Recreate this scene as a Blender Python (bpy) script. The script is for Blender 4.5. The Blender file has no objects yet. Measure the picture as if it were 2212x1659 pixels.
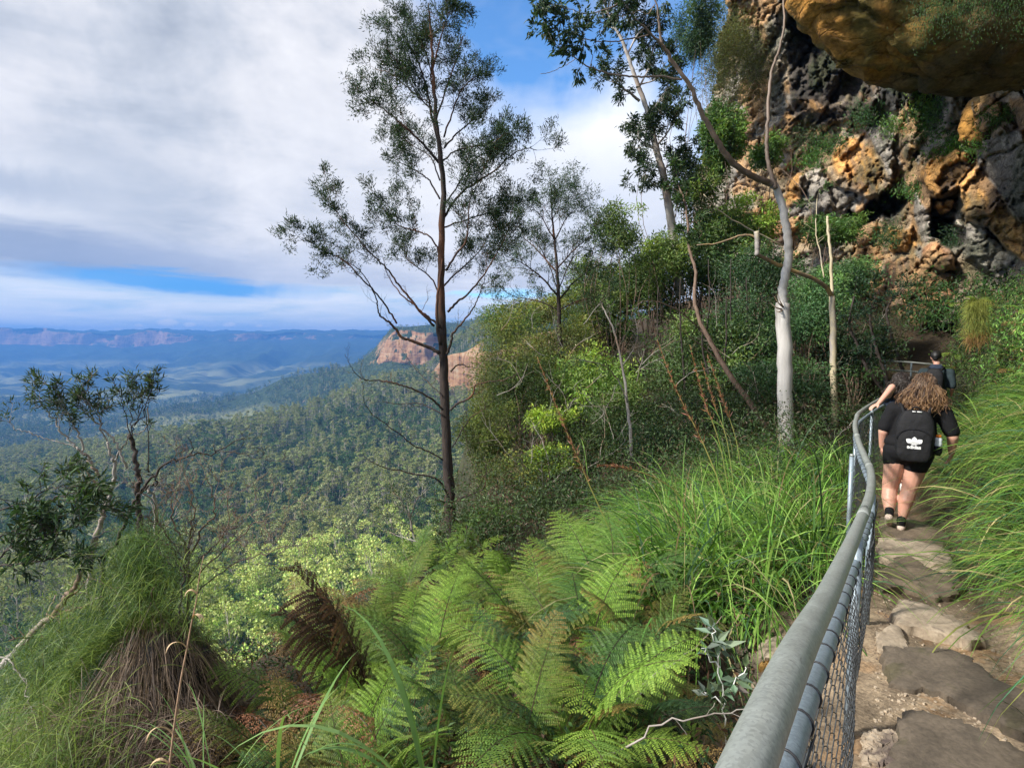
import bpy, math, random
import numpy as np
from mathutils import Vector, Matrix
random.seed(7)
RNG = np.random.default_rng(11)
C = bpy.context.scene.collection
R = math.radians
VW, VH, FV = 2212.0, 1659.0, 1217.0
PITCH = math.atan(94.5/FV)
CP, SP = math.cos(PITCH), math.sin(PITCH)

def P(px, py, D):
    """point seen at a given place in the photograph, D metres ahead of the camera (camera at the origin)"""
    dx = (np.asarray(px, float)-VW/2)/FV; dy = -(np.asarray(py, float)-VH/2)/FV
    y = CP+dy*SP; z = -SP+dy*CP
    k = np.asarray(D, float)/y
    return np.stack(np.broadcast_arrays(dx*k, y*k, z*k), -1)

def V3(p): return np.array([float(p[0]), float(p[1]), float(p[2])])

# ---------- noise ----------
def _h(i, j, k, seed):
    n = (i*374761393+j*668265263+k*2147483647+seed*1274126177).astype(np.int64) & 0xffffffff
    n = ((n ^ (n >> 13))*1274126177) & 0xffffffff
    n = ((n ^ (n >> 16))*2246822519) & 0xffffffff
    return ((n ^ (n >> 15)) & 0xffff)/65535.0
def vnoise(p, seed=0):
    p = np.asarray(p, float); f = np.floor(p).astype(np.int64); t = p-f; t = t*t*(3-2*t)
    x, y, z = f[..., 0], f[..., 1], f[..., 2]; u, v, w = t[..., 0], t[..., 1], t[..., 2]
    r = 0
    for a in (0, 1):
        for b in (0, 1):
            for c in (0, 1):
                r = r+_h(x+a, y+b, z+c, seed)*(u if a else 1-u)*(v if b else 1-v)*(w if c else 1-w)
    return r*2-1
def fbm(p, oct=4, seed=0, gain=.5):
    r = 0; a = 1; p = np.asarray(p, float).copy()
    for o in range(oct):
        r = r+a*vnoise(p, seed+o*17); p = p*2.03+3.1; a *= gain
    return r
def cells(p, seed=0):
    """worley: returns f1 distance, f2 distance and random id of nearest cell"""
    p = np.asarray(p, float); f = np.floor(p).astype(np.int64)
    d1 = np.full(p.shape[:-1], 9.); d2 = d1.copy(); idn = np.zeros_like(d1)
    for a in (-1, 0, 1):
        for b in (-1, 0, 1):
            for c in (-1, 0, 1):
                q = f+np.array([a, b, c])
                o = np.stack([_h(q[..., 0], q[..., 1], q[..., 2], seed+s) for s in (1, 2, 3)], -1)
                d = np.linalg.norm(q+o-p, axis=-1)
                m = d < d1
                d2 = np.where(m, d1, np.minimum(d2, d)); idn = np.where(m, o[..., 0]*.5+o[..., 1]*.5, idn); d1 = np.where(m, d, d1)
    return d1, d2, idn
def sstep(a, b, x):
    t = np.clip((x-a)/(b-a), 0, 1); return t*t*(3-2*t)

# ---------- mesh building ----------
class MB:
    def __init__(s): s.v = []; s.q = []; s.t = []; s.c = []; s.n = 0; s.mq = []; s.mt = []
    def add(s, v, q=None, t=None, col=(1, 1, 1), m=0):
        v = np.asarray(v, float).reshape(-1, 3)
        if q is not None and len(q): q = np.asarray(q, np.int64).reshape(-1, 4); s.q.append(q+s.n); s.mq.append(np.full(len(q), m))
        if t is not None and len(t): t = np.asarray(t, np.int64).reshape(-1, 3); s.t.append(t+s.n); s.mt.append(np.full(len(t), m))
        c = np.asarray(col, float)
        if c.ndim == 1: c = np.broadcast_to(c, (len(v), 3))
        s.v.append(v); s.c.append(c); s.n += len(v); return s
    def mesh(s, name, mats, loc=(0, 0, 0), smooth=True):
        me = bpy.data.meshes.new(name)
        v = (np.concatenate(s.v) if s.v else np.zeros((0, 3)))-np.asarray(loc, float); c = np.concatenate(s.c) if s.c else np.zeros((0, 3))
        q = np.concatenate(s.q) if s.q else np.zeros((0, 4), np.int64)
        t = np.concatenate(s.t) if s.t else np.zeros((0, 3), np.int64)
        me.vertices.add(len(v)); me.vertices.foreach_set('co', v.astype(np.float32).ravel())
        nl = len(q)*4+len(t)*3
        me.loops.add(nl); me.loops.foreach_set('vertex_index', np.concatenate([q.ravel(), t.ravel()]).astype(np.int32))
        me.polygons.add(len(q)+len(t))
        ls = np.concatenate([np.arange(len(q))*4, len(q)*4+np.arange(len(t))*3]).astype(np.int32)
        me.polygons.foreach_set('loop_start', ls)
        mats = mats if isinstance(mats, (list, tuple)) else [mats]
        for m in mats: me.materials.append(m)
        if len(mats) > 1:
            mi = np.concatenate((s.mq or [np.zeros(0)])+(s.mt or [np.zeros(0)])).astype(np.int32); me.polygons.foreach_set('material_index', mi)
        me.polygons.foreach_set('use_smooth', np.full(len(q)+len(t), smooth))
        a = me.color_attributes.new('Col', 'FLOAT_COLOR', 'POINT')
        a.data.foreach_set('color', np.concatenate([c, np.ones((len(c), 1))], 1).astype(np.float32).ravel())
        me.update(calc_edges=True); me.validate()
        return me

def obj(name, mb, mats, parent=None, loc=(0, 0, 0), smooth=True):
    """one mesh object; vertices are given in world space, loc is the object's (or its thing's) base"""
    me = mb.mesh(name, mats, loc, smooth) if isinstance(mb, MB) else mb
    o = bpy.data.objects.new(name, me); C.objects.link(o)
    if parent is not None: o.parent = parent
    else: o.location = loc
    return o
def tag(o, label, cat=None, group=None, kind=None):
    o['label'] = label
    if cat: o['category'] = cat
    if group: o['group'] = group
    if kind: o['kind'] = kind
    return o
def thing(name, label, cat, loc=(0, 0, 0), group=None, kind=None):
    o = bpy.data.objects.new(name, None); C.objects.link(o); o.location = loc; o.empty_display_size = .1
    return tag(o, label, cat, group, kind)

def nrm(a): a = np.asarray(a, float); return a/(np.linalg.norm(a, axis=-1, keepdims=True)+1e-12)
def spline(pts, n, closed=False):
    """Catmull-Rom through pts, n samples per span"""
    p = np.asarray(pts, float)
    if len(p) < 3: return p if len(p) < 2 else p[0]+(p[-1]-p[0])*np.linspace(0, 1, n+1)[:, None]
    q = np.vstack([2*p[0]-p[1], p, 2*p[-1]-p[-2]]); out = []
    t = np.linspace(0, 1, n, endpoint=False)[:, None]
    for i in range(1, len(q)-2):
        a, b, c, d = q[i-1], q[i], q[i+1], q[i+2]
        out.append(.5*((2*b)+(-a+c)*t+(2*a-5*b+4*c-d)*t*t+(-a+3*b-3*c+d)*t**3))
    out.append(p[-1:]); return np.vstack(out)
def tube(mb, pts, rad, k=8, col=(1, 1, 1), cap=True, m=0, lump=0, seed=0):
    p = np.asarray(pts, float); n = len(p)
    r = np.broadcast_to(np.asarray(rad, float), (n,)) if np.ndim(rad) else np.full(n, float(rad))
    t = nrm(np.gradient(p, axis=0)); ref = np.array([0., 0, 1]) if abs(t[0][2]) < .9 else np.array([1., 0, 0])
    us = []; u = nrm(np.cross(t[0], ref))
    for i in range(n):
        u = nrm(u-t[i]*np.dot(u, t[i])); us.append(u)
    us = np.array(us); ws = np.cross(t, us)
    a = np.linspace(0, 2*math.pi, k, endpoint=False)
    rr = r[:, None]*np.ones((1, k))
    if lump: rr = rr*(1+lump*fbm(np.stack([np.cos(a)[None]+0*r[:, None], np.sin(a)[None]+0*r[:, None], (np.arange(n)*.35)[:, None]+0*a[None]], -1)*1.3+seed, 3, seed))
    v = p[:, None]+rr[..., None]*(np.cos(a)[None, :, None]*us[:, None]+np.sin(a)[None, :, None]*ws[:, None])
    i = np.arange(n-1)[:, None]*k; j = np.arange(k)[None]; j2 = (j+1) % k
    q = np.stack([i+j, i+j2, i+k+j2, i+k+j], -1).reshape(-1, 4)
    vv = v.reshape(-1, 3); tri = None; c = np.asarray(col, float)
    if c.ndim == 2: c = np.repeat(c, k, 0)
    if cap:
        vv = np.vstack([vv, p[:1], p[-1:]]); jj = np.arange(k); o = (n-1)*k
        tri = np.vstack([np.stack([(jj+1) % k, jj, np.full(k, n*k)], -1), np.stack([o+jj, o+(jj+1) % k, np.full(k, n*k+1)], -1)])
        if c.ndim == 2: c = np.vstack([c, c[:1], c[-1:]])
    mb.add(vv, q, tri, c, m)
def leaves(mb, pos, dirn, nor, L, W, col, m=0, bend=.15):
    """diamond leaves, folded a little, vectorised"""
    pos = np.asarray(pos, float); n = len(pos)
    if not n: return
    d = nrm(dirn); s = nrm(np.cross(d, nor)); u = np.cross(s, d)
    L = np.broadcast_to(L, (n,))[:, None]; W = np.broadcast_to(W, (n,))[:, None]
    a = pos; b = pos+d*L*.42+s*W*.5+u*L*.03; c = pos+d*L-u*L*bend; e = pos+d*L*.42-s*W*.5+u*L*.03
    v = np.stack([a, b, c, e], 1).reshape(-1, 3)
    col = np.asarray(col, float)
    if col.ndim == 2: col = np.repeat(col, 4, 0)
    mb.add(v, np.arange(4*n).reshape(-1, 4), None, col, m)
def rdir(n, rng=RNG): return nrm(rng.normal(size=(n, 3)))
def tint(base, n, amt=.25, rng=RNG, hue=.12):
    b = np.asarray(base, float)
    return np.clip(b[None]*(1+amt*rng.normal(size=(n, 1)))*(1+hue*rng.normal(size=(n, 3))), .004, 1)
def blades(mb, base, dirn, L, W, droop, col, seg=6, m=0, rng=RNG):
    """grass blades: strips that bend under their weight. base (n,3) dirn (n,3)"""
    n = len(base); d = nrm(dirn); L = np.broadcast_to(L, (n,)); W = np.broadcast_to(W, (n,)); droop = np.broadcast_to(droop, (n,))
    p = base.copy(); side = nrm(np.cross(d, np.array([0, 0, 1.])+.3*rng.normal(size=(n, 3)))); rows = []
    st = (L/seg)[:, None]
    for i in range(seg+1):
        t = i/seg; w = (W*(.55+.9*t if t < .5 else 1-(t-.5)*1.9))[:, None]*.5
        rows += [p-side*w, p+side*w]
        d = nrm(d+np.array([0, 0, -1.])*(droop*(.25+1.4*t)/seg)[:, None]); p = p+d*st
    v = np.stack(rows, 1).reshape(-1, 3); k = 2*(seg+1)
    q = (np.arange(n)[:, None, None]*k+(np.arange(seg)[:, None]*2+np.array([0, 1, 3, 2])[None])[None]).reshape(-1, 4)
    col = np.asarray(col, float)
    if col.ndim == 2: col = np.repeat(col, k, 0)
    mb.add(v, q, None, col, m)

# ---------- materials ----------
def newmat(name):
    m = bpy.data.materials.new(name); m.use_nodes = True; nt = m.node_tree
    return m, nt, nt.nodes['Principled BSDF'], nt.nodes['Material Output']
def N(nt, t, **kw):
    n = nt.nodes.new(t)
    for k, v in kw.items():
        if k.startswith('i_'):
            key = k[2:]; key = int(key) if key.isdigit() else key
            n.inputs[key].default_value = v
        else: setattr(n, k, v)
    return n
def ramp(nt, fac, stops):
    r = nt.nodes.new('ShaderNodeValToRGB'); e = r.color_ramp.elements
    while len(e) < len(stops): e.new(.5)
    for i, (p, c) in enumerate(stops): e[i].position = p; e[i].color = (*c, 1)
    nt.links.new(fac, r.inputs[0]); return r.outputs[0]
def mixc(nt, fac, a, b, mode='MIX'):
    m = nt.nodes.new('ShaderNodeMix'); m.data_type = 'RGBA'; m.blend_type = mode
    for s, v in ((m.inputs[0], fac), (m.inputs[6], a), (m.inputs[7], b)):
        if isinstance(v, bpy.types.NodeSocket): nt.links.new(v, s)
        elif isinstance(v, (int, float)): s.default_value = v if s.type == 'VALUE' else (v, v, v, 1)
        else: s.default_value = (*v, 1)
    return m.outputs[2]
def mth(nt, op, a, b=None, clamp=False):
    m = nt.nodes.new('ShaderNodeMath'); m.operation = op; m.use_clamp = clamp
    for i, v in ((0, a), (1, b)):
        if v is None: continue
        if isinstance(v, bpy.types.NodeSocket): nt.links.new(v, m.inputs[i])
        else: m.inputs[i].default_value = v
    return m.outputs[0]
def noise(nt, scale, detail=4, rough=.55, vec=None, dist=0):
    n = N(nt, 'ShaderNodeTexNoise'); n.inputs['Scale'].default_value = scale; n.inputs['Detail'].default_value = detail
    n.inputs['Roughness'].default_value = rough; n.inputs['Distortion'].default_value = dist
    if vec is not None: nt.links.new(vec, n.inputs['Vector'])
    return n.outputs[0]
def coords(nt, scale=(1, 1, 1), kind='Object'):
    t = N(nt, 'ShaderNodeTexCoord'); m = N(nt, 'ShaderNodeMapping'); m.inputs['Scale'].default_value = scale
    nt.links.new(t.outputs[kind], m.inputs[0]); return m.outputs[0]
def bump(nt, bs, h, strength=.4, dist=.02):
    b = N(nt, 'ShaderNodeBump'); b.inputs['Strength'].default_value = strength; b.inputs['Distance'].default_value = dist
    nt.links.new(h, b.inputs['Height']); nt.links.new(b.outputs[0], bs.inputs['Normal'])
def leafmat(name, rough=.5, trans=.3, gain=1.0, spec=.5):
    m, nt, bs, out = newmat(name)
    a = N(nt, 'ShaderNodeAttribute', attribute_name='Col')
    col = a.outputs['Color']
    if gain != 1: col = mixc(nt, 1.0, col, (gain, gain, gain), 'MULTIPLY')
    nt.links.new(col, bs.inputs['Base Color']); bs.inputs['Roughness'].default_value = rough
    bs.inputs['Specular IOR Level'].default_value = spec
    tr = N(nt, 'ShaderNodeBsdfTranslucent'); mx = N(nt, 'ShaderNodeMixShader'); mx.inputs[0].default_value = trans
    c2 = mixc(nt, 1.0, col, (1.5, 1.6, .7), 'MULTIPLY'); nt.links.new(c2, tr.inputs[0])
    nt.links.new(bs.outputs[0], mx.inputs[1]); nt.links.new(tr.outputs[0], mx.inputs[2]); nt.links.new(mx.outputs[0], out.inputs[0])
    return m
def barkmat(name, c1, c2, c3=None, stretch=.12, scale=22, rough=.85, bmp=.6, dist=.01, patch=2.0):
    m, nt, bs, out = newmat(name)
    v = coords(nt, (1, 1, stretch)); n1 = noise(nt, scale, 6, .65, v, .3)
    v2 = coords(nt, (1, 1, .4)); n2 = noise(nt, patch, 4, .6, v2, .4)
    col = ramp(nt, n1, [(.32, c1), (.62, c2)])
    if c3 is not None: col = mixc(nt, ramp(nt, n2, [(.5, (0, 0, 0)), (.62, (1, 1, 1))]), col, c3)
    a = N(nt, 'ShaderNodeAttribute', attribute_name='Col'); col = mixc(nt, 1.0, col, a.outputs['Color'], 'MULTIPLY')
    nt.links.new(col, bs.inputs['Base Color']); bs.inputs['Roughness'].default_value = rough
    bump(nt, bs, n1, bmp, dist); return m
def flat(name, col, rough=.6, metal=0, nscale=None, namt=.3, bmp=0, dist=.003):
    m, nt, bs, out = newmat(name); bs.inputs['Roughness'].default_value = rough; bs.inputs['Metallic'].default_value = metal
    if nscale:
        n = noise(nt, nscale, 5, .6, coords(nt)); lo = tuple(c*(1-namt) for c in col); hi = tuple(min(1, c*(1+namt)) for c in col)
        nt.links.new(ramp(nt, n, [(.3, lo), (.7, hi)]), bs.inputs['Base Color'])
        if bmp: bump(nt, bs, n, bmp, dist)
    else: bs.inputs['Base Color'].default_value = (*col, 1)
    return m
# ---------- camera, sky, sun, air ----------
sc = bpy.context.scene
cd = bpy.data.cameras.new('camera'); cam = bpy.data.objects.new('camera', cd); C.objects.link(cam)
cam.location = (0, 0, 0); cam.rotation_euler = (math.pi/2-PITCH, 0, 0)
cd.sensor_width = 36; cd.lens = 36*FV/VW; cd.clip_start = .03; cd.clip_end = 60000
sc.camera = cam
sc.view_settings.view_transform = 'Standard'; sc.view_settings.look = 'None'; sc.view_settings.gamma = 1; sc.view_settings.exposure = .75
sc.render.engine = 'CYCLES'
cy = sc.cycles; cy.use_denoising = True; cy.max_bounces = 6; cy.diffuse_bounces = 3; cy.glossy_bounces = 2; cy.transmission_bounces = 3
cy.volume_bounces = 1; cy.transparent_max_bounces = 6; cy.use_adaptive_sampling = True; cy.adaptive_threshold = .02
cy.sample_clamp_indirect = 4

SUN_AZ, SUN_EL = R(-110), R(38)
sdir = Vector((math.sin(SUN_AZ)*math.cos(SUN_EL), math.cos(SUN_AZ)*math.cos(SUN_EL), math.sin(SUN_EL)))
sl = bpy.data.lights.new('sun', 'SUN'); sl.energy = 4.3; sl.angle = R(6); sl.color = (1, .95, .86)
so = bpy.data.objects.new('sun', sl); C.objects.link(so); so.rotation_euler = sdir.to_track_quat('Z', 'Y').to_euler(); so.location = (0, 0, 50)

w = bpy.data.worlds.new('World'); sc.world = w; w.use_nodes = True; nt = w.node_tree
for n in list(nt.nodes): nt.nodes.remove(n)
out = N(nt, 'ShaderNodeOutputWorld'); bg = N(nt, 'ShaderNodeBackground'); nt.links.new(bg.outputs[0], out.inputs[0])
sky = N(nt, 'ShaderNodeTexSky', sky_type='NISHITA', sun_disc=False, sun_elevation=SUN_EL, sun_rotation=SUN_AZ % (2*math.pi), altitude=800, air_density=1.0, dust_density=.3, ozone_density=2.5)
tc = N(nt, 'ShaderNodeTexCoord'); sx = N(nt, 'ShaderNodeSeparateXYZ'); nt.links.new(tc.outputs['Generated'], sx.inputs[0])
X, Y, Z = sx.outputs
DEG = 180/math.pi
az0 = mth(nt, 'MULTIPLY', mth(nt, 'ARCTAN2', X, Y), DEG); el0 = mth(nt, 'MULTIPLY', mth(nt, 'ARCSINE', Z), DEG)
# clouds lie on a layer: project the direction on it for the texture, keep azimuth/elevation for where each bank stands
zz = mth(nt, 'MAXIMUM', mth(nt, 'ADD', Z, .12), .02)
cv = N(nt, 'ShaderNodeCombineXYZ'); nt.links.new(mth(nt, 'DIVIDE', X, zz), cv.inputs[0]); nt.links.new(mth(nt, 'DIVIDE', Y, zz), cv.inputs[1])
nA = noise(nt, 1.5, 5, .62, cv.outputs[0], .3); nB = noise(nt, 4.5, 3, .6, cv.outputs[0], .2)
dn = noise(nt, 4.0, 5, .6, tc.outputs['Generated'], .3); dn2 = noise(nt, 11.0, 4, .6, tc.outputs['Generated'])
sv = N(nt, 'ShaderNodeMapping'); sv.inputs['Scale'].default_value = (4, 4, 30); nt.links.new(tc.outputs['Generated'], sv.inputs[0])
nS = noise(nt, 1.6, 5, .6, sv.outputs[0], .5)
wob = mth(nt, 'SUBTRACT', dn, .5); wob2 = mth(nt, 'SUBTRACT', dn2, .5)
az = mth(nt, 'ADD', az0, mth(nt, 'MULTIPLY', wob, 14)); el = mth(nt, 'ADD', el0, mth(nt, 'ADD', mth(nt, 'MULTIPLY', wob, 6), mth(nt, 'MULTIPLY', wob2, 3)))
_vec = {}
def blob(px, py, wx, wy, rot=0, hard=1.0, e=None, a=None):
    """soft ellipse in azimuth/elevation; 1 inside, 0 outside"""
    v = P(px, py, 1.); A = math.degrees(math.atan2(v[0], v[1])); E = math.degrees(math.asin(v[2]/np.linalg.norm(v)))
    key = (a or az, e or el)
    if key not in _vec:
        cc = N(nt, 'ShaderNodeCombineXYZ'); nt.links.new(key[0], cc.inputs[0]); nt.links.new(key[1], cc.inputs[1]); _vec[key] = cc.outputs[0]
    k = 1+.5/hard; m_ = N(nt, 'ShaderNodeMapping', vector_type='TEXTURE'); nt.links.new(_vec[key], m_.inputs[0])
    m_.inputs['Location'].default_value = (A, E, 0); m_.inputs['Rotation'].default_value = (0, 0, R(rot)); m_.inputs['Scale'].default_value = (wx*k, wy*k, 1)
    g = N(nt, 'ShaderNodeTexGradient', gradient_type='SPHERICAL'); nt.links.new(m_.outputs[0], g.inputs[0])
    return mth(nt, 'MULTIPLY', g.outputs['Fac'], hard+.5, True)
def mx(*a):
    r = a[0]
    for b in a[1:]: r = mth(nt, 'MAXIMUM', r, b)
    return r
elS = mth(nt, 'ADD', el0, mth(nt, 'MULTIPLY', mth(nt, 'SUBTRACT', nS, .5), 2.5))
blue = mx(blob(1130, 30, 9, 8, 0, 1.2), blob(1280, 115, 6, 4, 20, .9), blob(1480, 50, 5, 8, 30, 1.0), blob(1640, 40, 6, 14, 0, 1.0),
          blob(1060, 632, 4, .4, 0, 1., e=elS))
col = ramp(nt, mth(nt, 'ADD', mth(nt, 'MULTIPLY', nA, .5), mth(nt, 'MULTIPLY', dn, .5)), [(.36, (.30, .35, .44)), (.45, (.48, .52, .60)), (.53, (.68, .69, .74)), (.62, (.84, .84, .87)), (.72, (.95, .95, .96))])
def paint(col, fac, c, amt=1.0): return mixc(nt, mth(nt, 'MULTIPLY', fac, amt), col, c)
col = paint(col, blob(520, 330, 16, 9, 0, .5), (.74, .75, .78), .35)
col = paint(col, blob(60, 420, 6, 3, 0, .8), (.74, .76, .80), .7)
col = paint(col, blob(30, 385, 4, 1.2, -10, .8), (.38, .44, .55), .7)
col = paint(col, blob(300, 440, 5, 4, -40, .5), (.40, .46, .56), .6)
col = paint(col, blob(1230, 330, 12, 10, 0, .8), (.92, .92, .94), .95)
col = paint(col, blob(1110, 150, 5, 5, 0, .7), (.95, .95, .96), .8)
col = paint(col, blob(1360, 210, 9, 5, 20, .7), (.92, .93, .95), .85)
col = paint(col, blob(1500, 170, 6, 6, 0, .7), (1.0, 1.0, 1.0), .9)
col = paint(col, blob(1290, 440, 8, 4, 0, .6), (.55, .62, .76), .6)
col = paint(col, blob(1160, 350, 3, 5, 0, .6), (.62, .67, .78), .5)
col = paint(col, blob(850, 480, 10, 6, 0, .5), (.68, .71, .78), .5)
col = paint(col, blob(120, 545, 13, 1.6, -6, 1.1, e=elS), (.24, .31, .45), .8)
col = paint(col, blob(420, 575, 13, 1.6, -5, .8, e=elS), (.34, .41, .56), .7)
col = paint(col, blob(780, 595, 13, 1.8, -2, .6, e=elS), (.60, .64, .74), .4)
low = mth(nt, 'MULTIPLY', mth(nt, 'SUBTRACT', 5.6, elS), .8, True)
lowc = ramp(nt, nS, [(.32, (.48, .64, .80)), (.46, (.68, .76, .84)), (.60, (.80, .84, .89)), (.72, (.92, .92, .92))])
col = mixc(nt, low, col, lowc)
bf = mth(nt, 'MULTIPLY', mth(nt, 'ADD', blue, mth(nt, 'MULTIPLY', mth(nt, 'SUBTRACT', nB, .55), .5)), mth(nt, 'GREATER_THAN', blue, .001), True)
skyc = mixc(nt, 1.0, sky.outputs[0], (.12, .18, .22), 'MULTIPLY')
fin = mixc(nt, bf, col, skyc)
for bb in ((330, 608, 9, .9, -2), (480, 622, 7, .9, 0)): fin = paint(fin, blob(*bb, 1.3, e=elS), (.11, .38, .80), .9)
# small cumulus over the far plateau
for (px, py, wx, wy) in ((362, 697, .75, .28), (410, 701, .45, .2), (495, 703, .5, .2), (300, 702, .3, .15), (255, 709, .3, .12), (560, 706, .3, .12)):
    fin = paint(fin, blob(px, py, wx, wy, 0, 2, e=mth(nt, 'ADD', el0, mth(nt, 'MULTIPLY', wob2, .8)), a=az0), (.93, .90, .86), .85)
grd = mth(nt, 'MULTIPLY', mth(nt, 'MULTIPLY', el0, -1), .5, True)
fin = mixc(nt, grd, fin, (.10, .14, .17))
nt.links.new(fin, bg.inputs[0]); bg.inputs[1].default_value = .75

hz, hnt, hb, ho = newmat('haze'); hnt.nodes.remove(hb)
pv = N(hnt, 'ShaderNodeVolumePrincipled'); pv.inputs['Color'].default_value = (.11, .32, .82, 1); pv.inputs['Density'].default_value = 1.7e-4; pv.inputs['Anisotropy'].default_value = .1
hnt.links.new(pv.outputs[0], ho.inputs['Volume'])
hb = MB(); x0, x1, y0, y1, z0, z1 = -9600, 9600, -9600, 9600, -372, 215
hb.add([(x0, y0, z0), (x1, y0, z0), (x1, y1, z0), (x0, y1, z0), (x0, y0, z1), (x1, y0, z1), (x1, y1, z1), (x0, y1, z1)],
       [(3, 2, 1, 0), (4, 5, 6, 7), (0, 1, 5, 4), (1, 2, 6, 5), (2, 3, 7, 6), (3, 0, 4, 7)])
tag(obj('haze', hb, hz, smooth=False), 'thin blue haze filling the wide valley', 'haze', kind='stuff')
w.cycles.sampling_method = 'MANUAL'; w.cycles.sample_map_resolution = 256
# ---------- valley, ridges, far escarpment: one sheet ----------
def zpy(py, D): return float(P(VW/2, py, D)[2])
def K(D, py=None, z=None): return (D, zpy(py, D) if z is None else z)
# knots: foot, near valley, slope, crest A, A cliff top, behind A, B talus, B cliff foot, B cliff top, B plateau, behind B, floor, talus, cliff foot, cliff top, plateau
cols = {
 -700: [K(60, z=-90), K(200, 1400), K(420, 1180), K(900, 1040), K(905, 1038), K(1200, z=-245), K(1500, z=-265), K(1700, z=-275), K(1705, z=-275), K(1800, z=-280), K(2300, z=-295), K(3600, z=-318), K(4700, z=-240), K(6300, 748), K(6360, 706), K(9000, z=150)],
 0:   [K(60, z=-90), K(200, 1400), K(420, 1160), K(900, 1015), K(905, 1013), K(1200, z=-240), K(1500, z=-260), K(1700, z=-272), K(1705, z=-272), K(1800, z=-276), K(2300, z=-292), K(3500, z=-312), K(4700, 800), K(6400, 745), K(6460, 710), K(9000, z=150)],
 120: [K(60, z=-90), K(200, 1400), K(410, 1170), K(820, 1000), K(825, 998), K(1150, z=-235), K(1500, z=-262), K(1700, z=-272), K(1705, z=-272), K(1800, z=-276), K(2400, z=-294), K(3500, z=-312), K(4700, 800), K(6400, 746), K(6460, 713), K(9000, z=150)],
 235: [K(60, z=-90), K(200, 1400), K(400, 1185), K(750, 985), K(755, 983), K(1120, z=-232), K(1500, z=-264), K(1700, z=-272), K(1705, z=-272), K(1800, z=-276), K(2400, z=-296), K(3500, z=-313), K(4700, 803), K(6400, 747), K(6460, 722), K(9000, z=150)],
 320: [K(60, z=-90), K(200, 1400), K(390, 1190), K(700, 976), K(705, 975), K(1100, z=-235), K(1500, z=-262), K(1750, 905), K(1755, 904), K(1850, z=-275), K(2500, z=-298), K(3500, z=-314), K(4700, 803), K(6500, 750), K(6560, 713), K(9000, z=150)],
 420: [K(60, z=-90), K(200, 1390), K(380, 1180), K(720, 950), K(725, 949), K(1080, z=-250), K(1500, z=-245), K(1800, 885), K(1805, 884), K(1900, z=-262), K(2500, z=-298), K(3400, z=-312), K(4600, 800), K(6500, 736), K(6560, 722), K(9000, z=150)],
 520: [K(60, z=-88), K(200, 1380), K(380, 1170), K(780, 930), K(785, 929), K(1080, z=-245), K(1450, z=-262), K(1850, 858), K(1855, 857), K(1950, z=-235), K(2500, z=-296), K(3400, z=-312), K(4600, 795), K(6600, 735), K(6660, 722), K(9000, z=150)],
 640: [K(60, z=-86), K(200, 1370), K(380, 1160), K(880, 902), K(885, 901), K(1160, z=-240), K(1450, z=-225), K(1800, 815), K(1805, 814), K(1950, z=-200), K(2500, z=-290), K(3400, z=-308), K(4600, 785), K(6800, 732), K(6860, 720), K(9000, z=150)],
 740: [K(60, z=-84), K(200, 1360), K(370, 1150), K(980, 862), K(985, 861), K(1220, z=-215), K(1400, z=-170), K(1620, 802), K(1630, 800), K(1850, z=-120), K(2500, z=-285), K(3400, z=-305), K(4600, 780), K(6900, 731), K(6960, 720), K(9000, z=150)],
 810: [K(60, z=-82), K(200, 1350), K(370, 1140), K(1020, 836), K(1025, 835), K(1240, z=-175), K(1300, z=-118), K(1500, 794), K(1520, 786), K(1750, 760), K(2500, z=-280), K(3400, z=-305), K(4600, 780), K(6900, 731), K(6960, 721), K(9000, z=150)],
 850: [K(60, z=-80), K(200, 1345), K(370, 1135), K(1040, 822), K(1045, 821), K(1230, z=-145), K(1300, z=-90), K(1450, 786), K(1475, 716), K(1800, 708), K(2500, z=-280), K(3400, z=-305), K(4600, 780), K(6900, 731), K(6960, 721), K(9000, z=150)],
 920: [K(60, z=-78), K(200, 1340), K(370, 1125), K(1050, 806), K(1055, 800), K(1150, z=-80), K(1250, z=-66), K(1400, 786), K(1425, 714), K(1800, 704), K(2500, z=-100), K(3400, z=-300), K(4600, 780), K(6900, 731), K(6960, 721), K(9000, z=150)],
 970: [K(60, z=-76), K(200, 1335), K(360, 1115), K(900, 860), K(920, 770), K(1150, 745), K(1250, z=-10), K(1400, 784), K(1425, 713), K(1800, 703), K(2500, z=-50), K(3400, z=-300), K(4600, 780), K(6900, 731), K(6960, 721), K(9000, z=150)],
 1040: [K(60, z=-70), K(190, 1330), K(340, 1100), K(760, 868), K(775, 735), K(1000, 706), K(1250, z=20), K(1400, 700), K(1420, 695), K(1800, 690), K(2500, z=60), K(3400, z=0), K(4600, 730), K(6900, 720), K(6960, 715), K(9000, z=150)],
 1300: [K(60, z=-50), K(150, 1250), K(300, 1000), K(600, 850), K(620, 710), K(900, 690), K(1250, z=40), K(1400, 690), K(1420, 685), K(1800, 680), K(2500, z=90), K(3400, z=60), K(4600, 700), K(6900, 700), K(6960, 700), K(9000, z=150)],
 2600: [K(80, z=-20), K(150, z=-10), K(300, z=20), K(600, z=45), K(620, z=50), K(900, z=60), K(1250, z=60), K(1400, z=60), K(1420, z=60), K(1800, z=70), K(2500, z=90), K(3400, z=90), K(4600, z=100), K(6900, z=100), K(6960, z=110), K(9000, z=150)],
}
ck = sorted(cols); KD = np.array([[k[0] for k in cols[c]] for c in ck], float); KZ = np.array([[k[1] for k in cols[c]] for c in ck], float)
pxs = np.concatenate([np.arange(-700, -40, 12), np.arange(-40, 1120, 3.5), np.arange(1120, 2600, 30)])
nper = [10, 20, 34, 6, 12, 22, 34, 10, 14, 10, 16, 24, 30, 12, 12]
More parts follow.
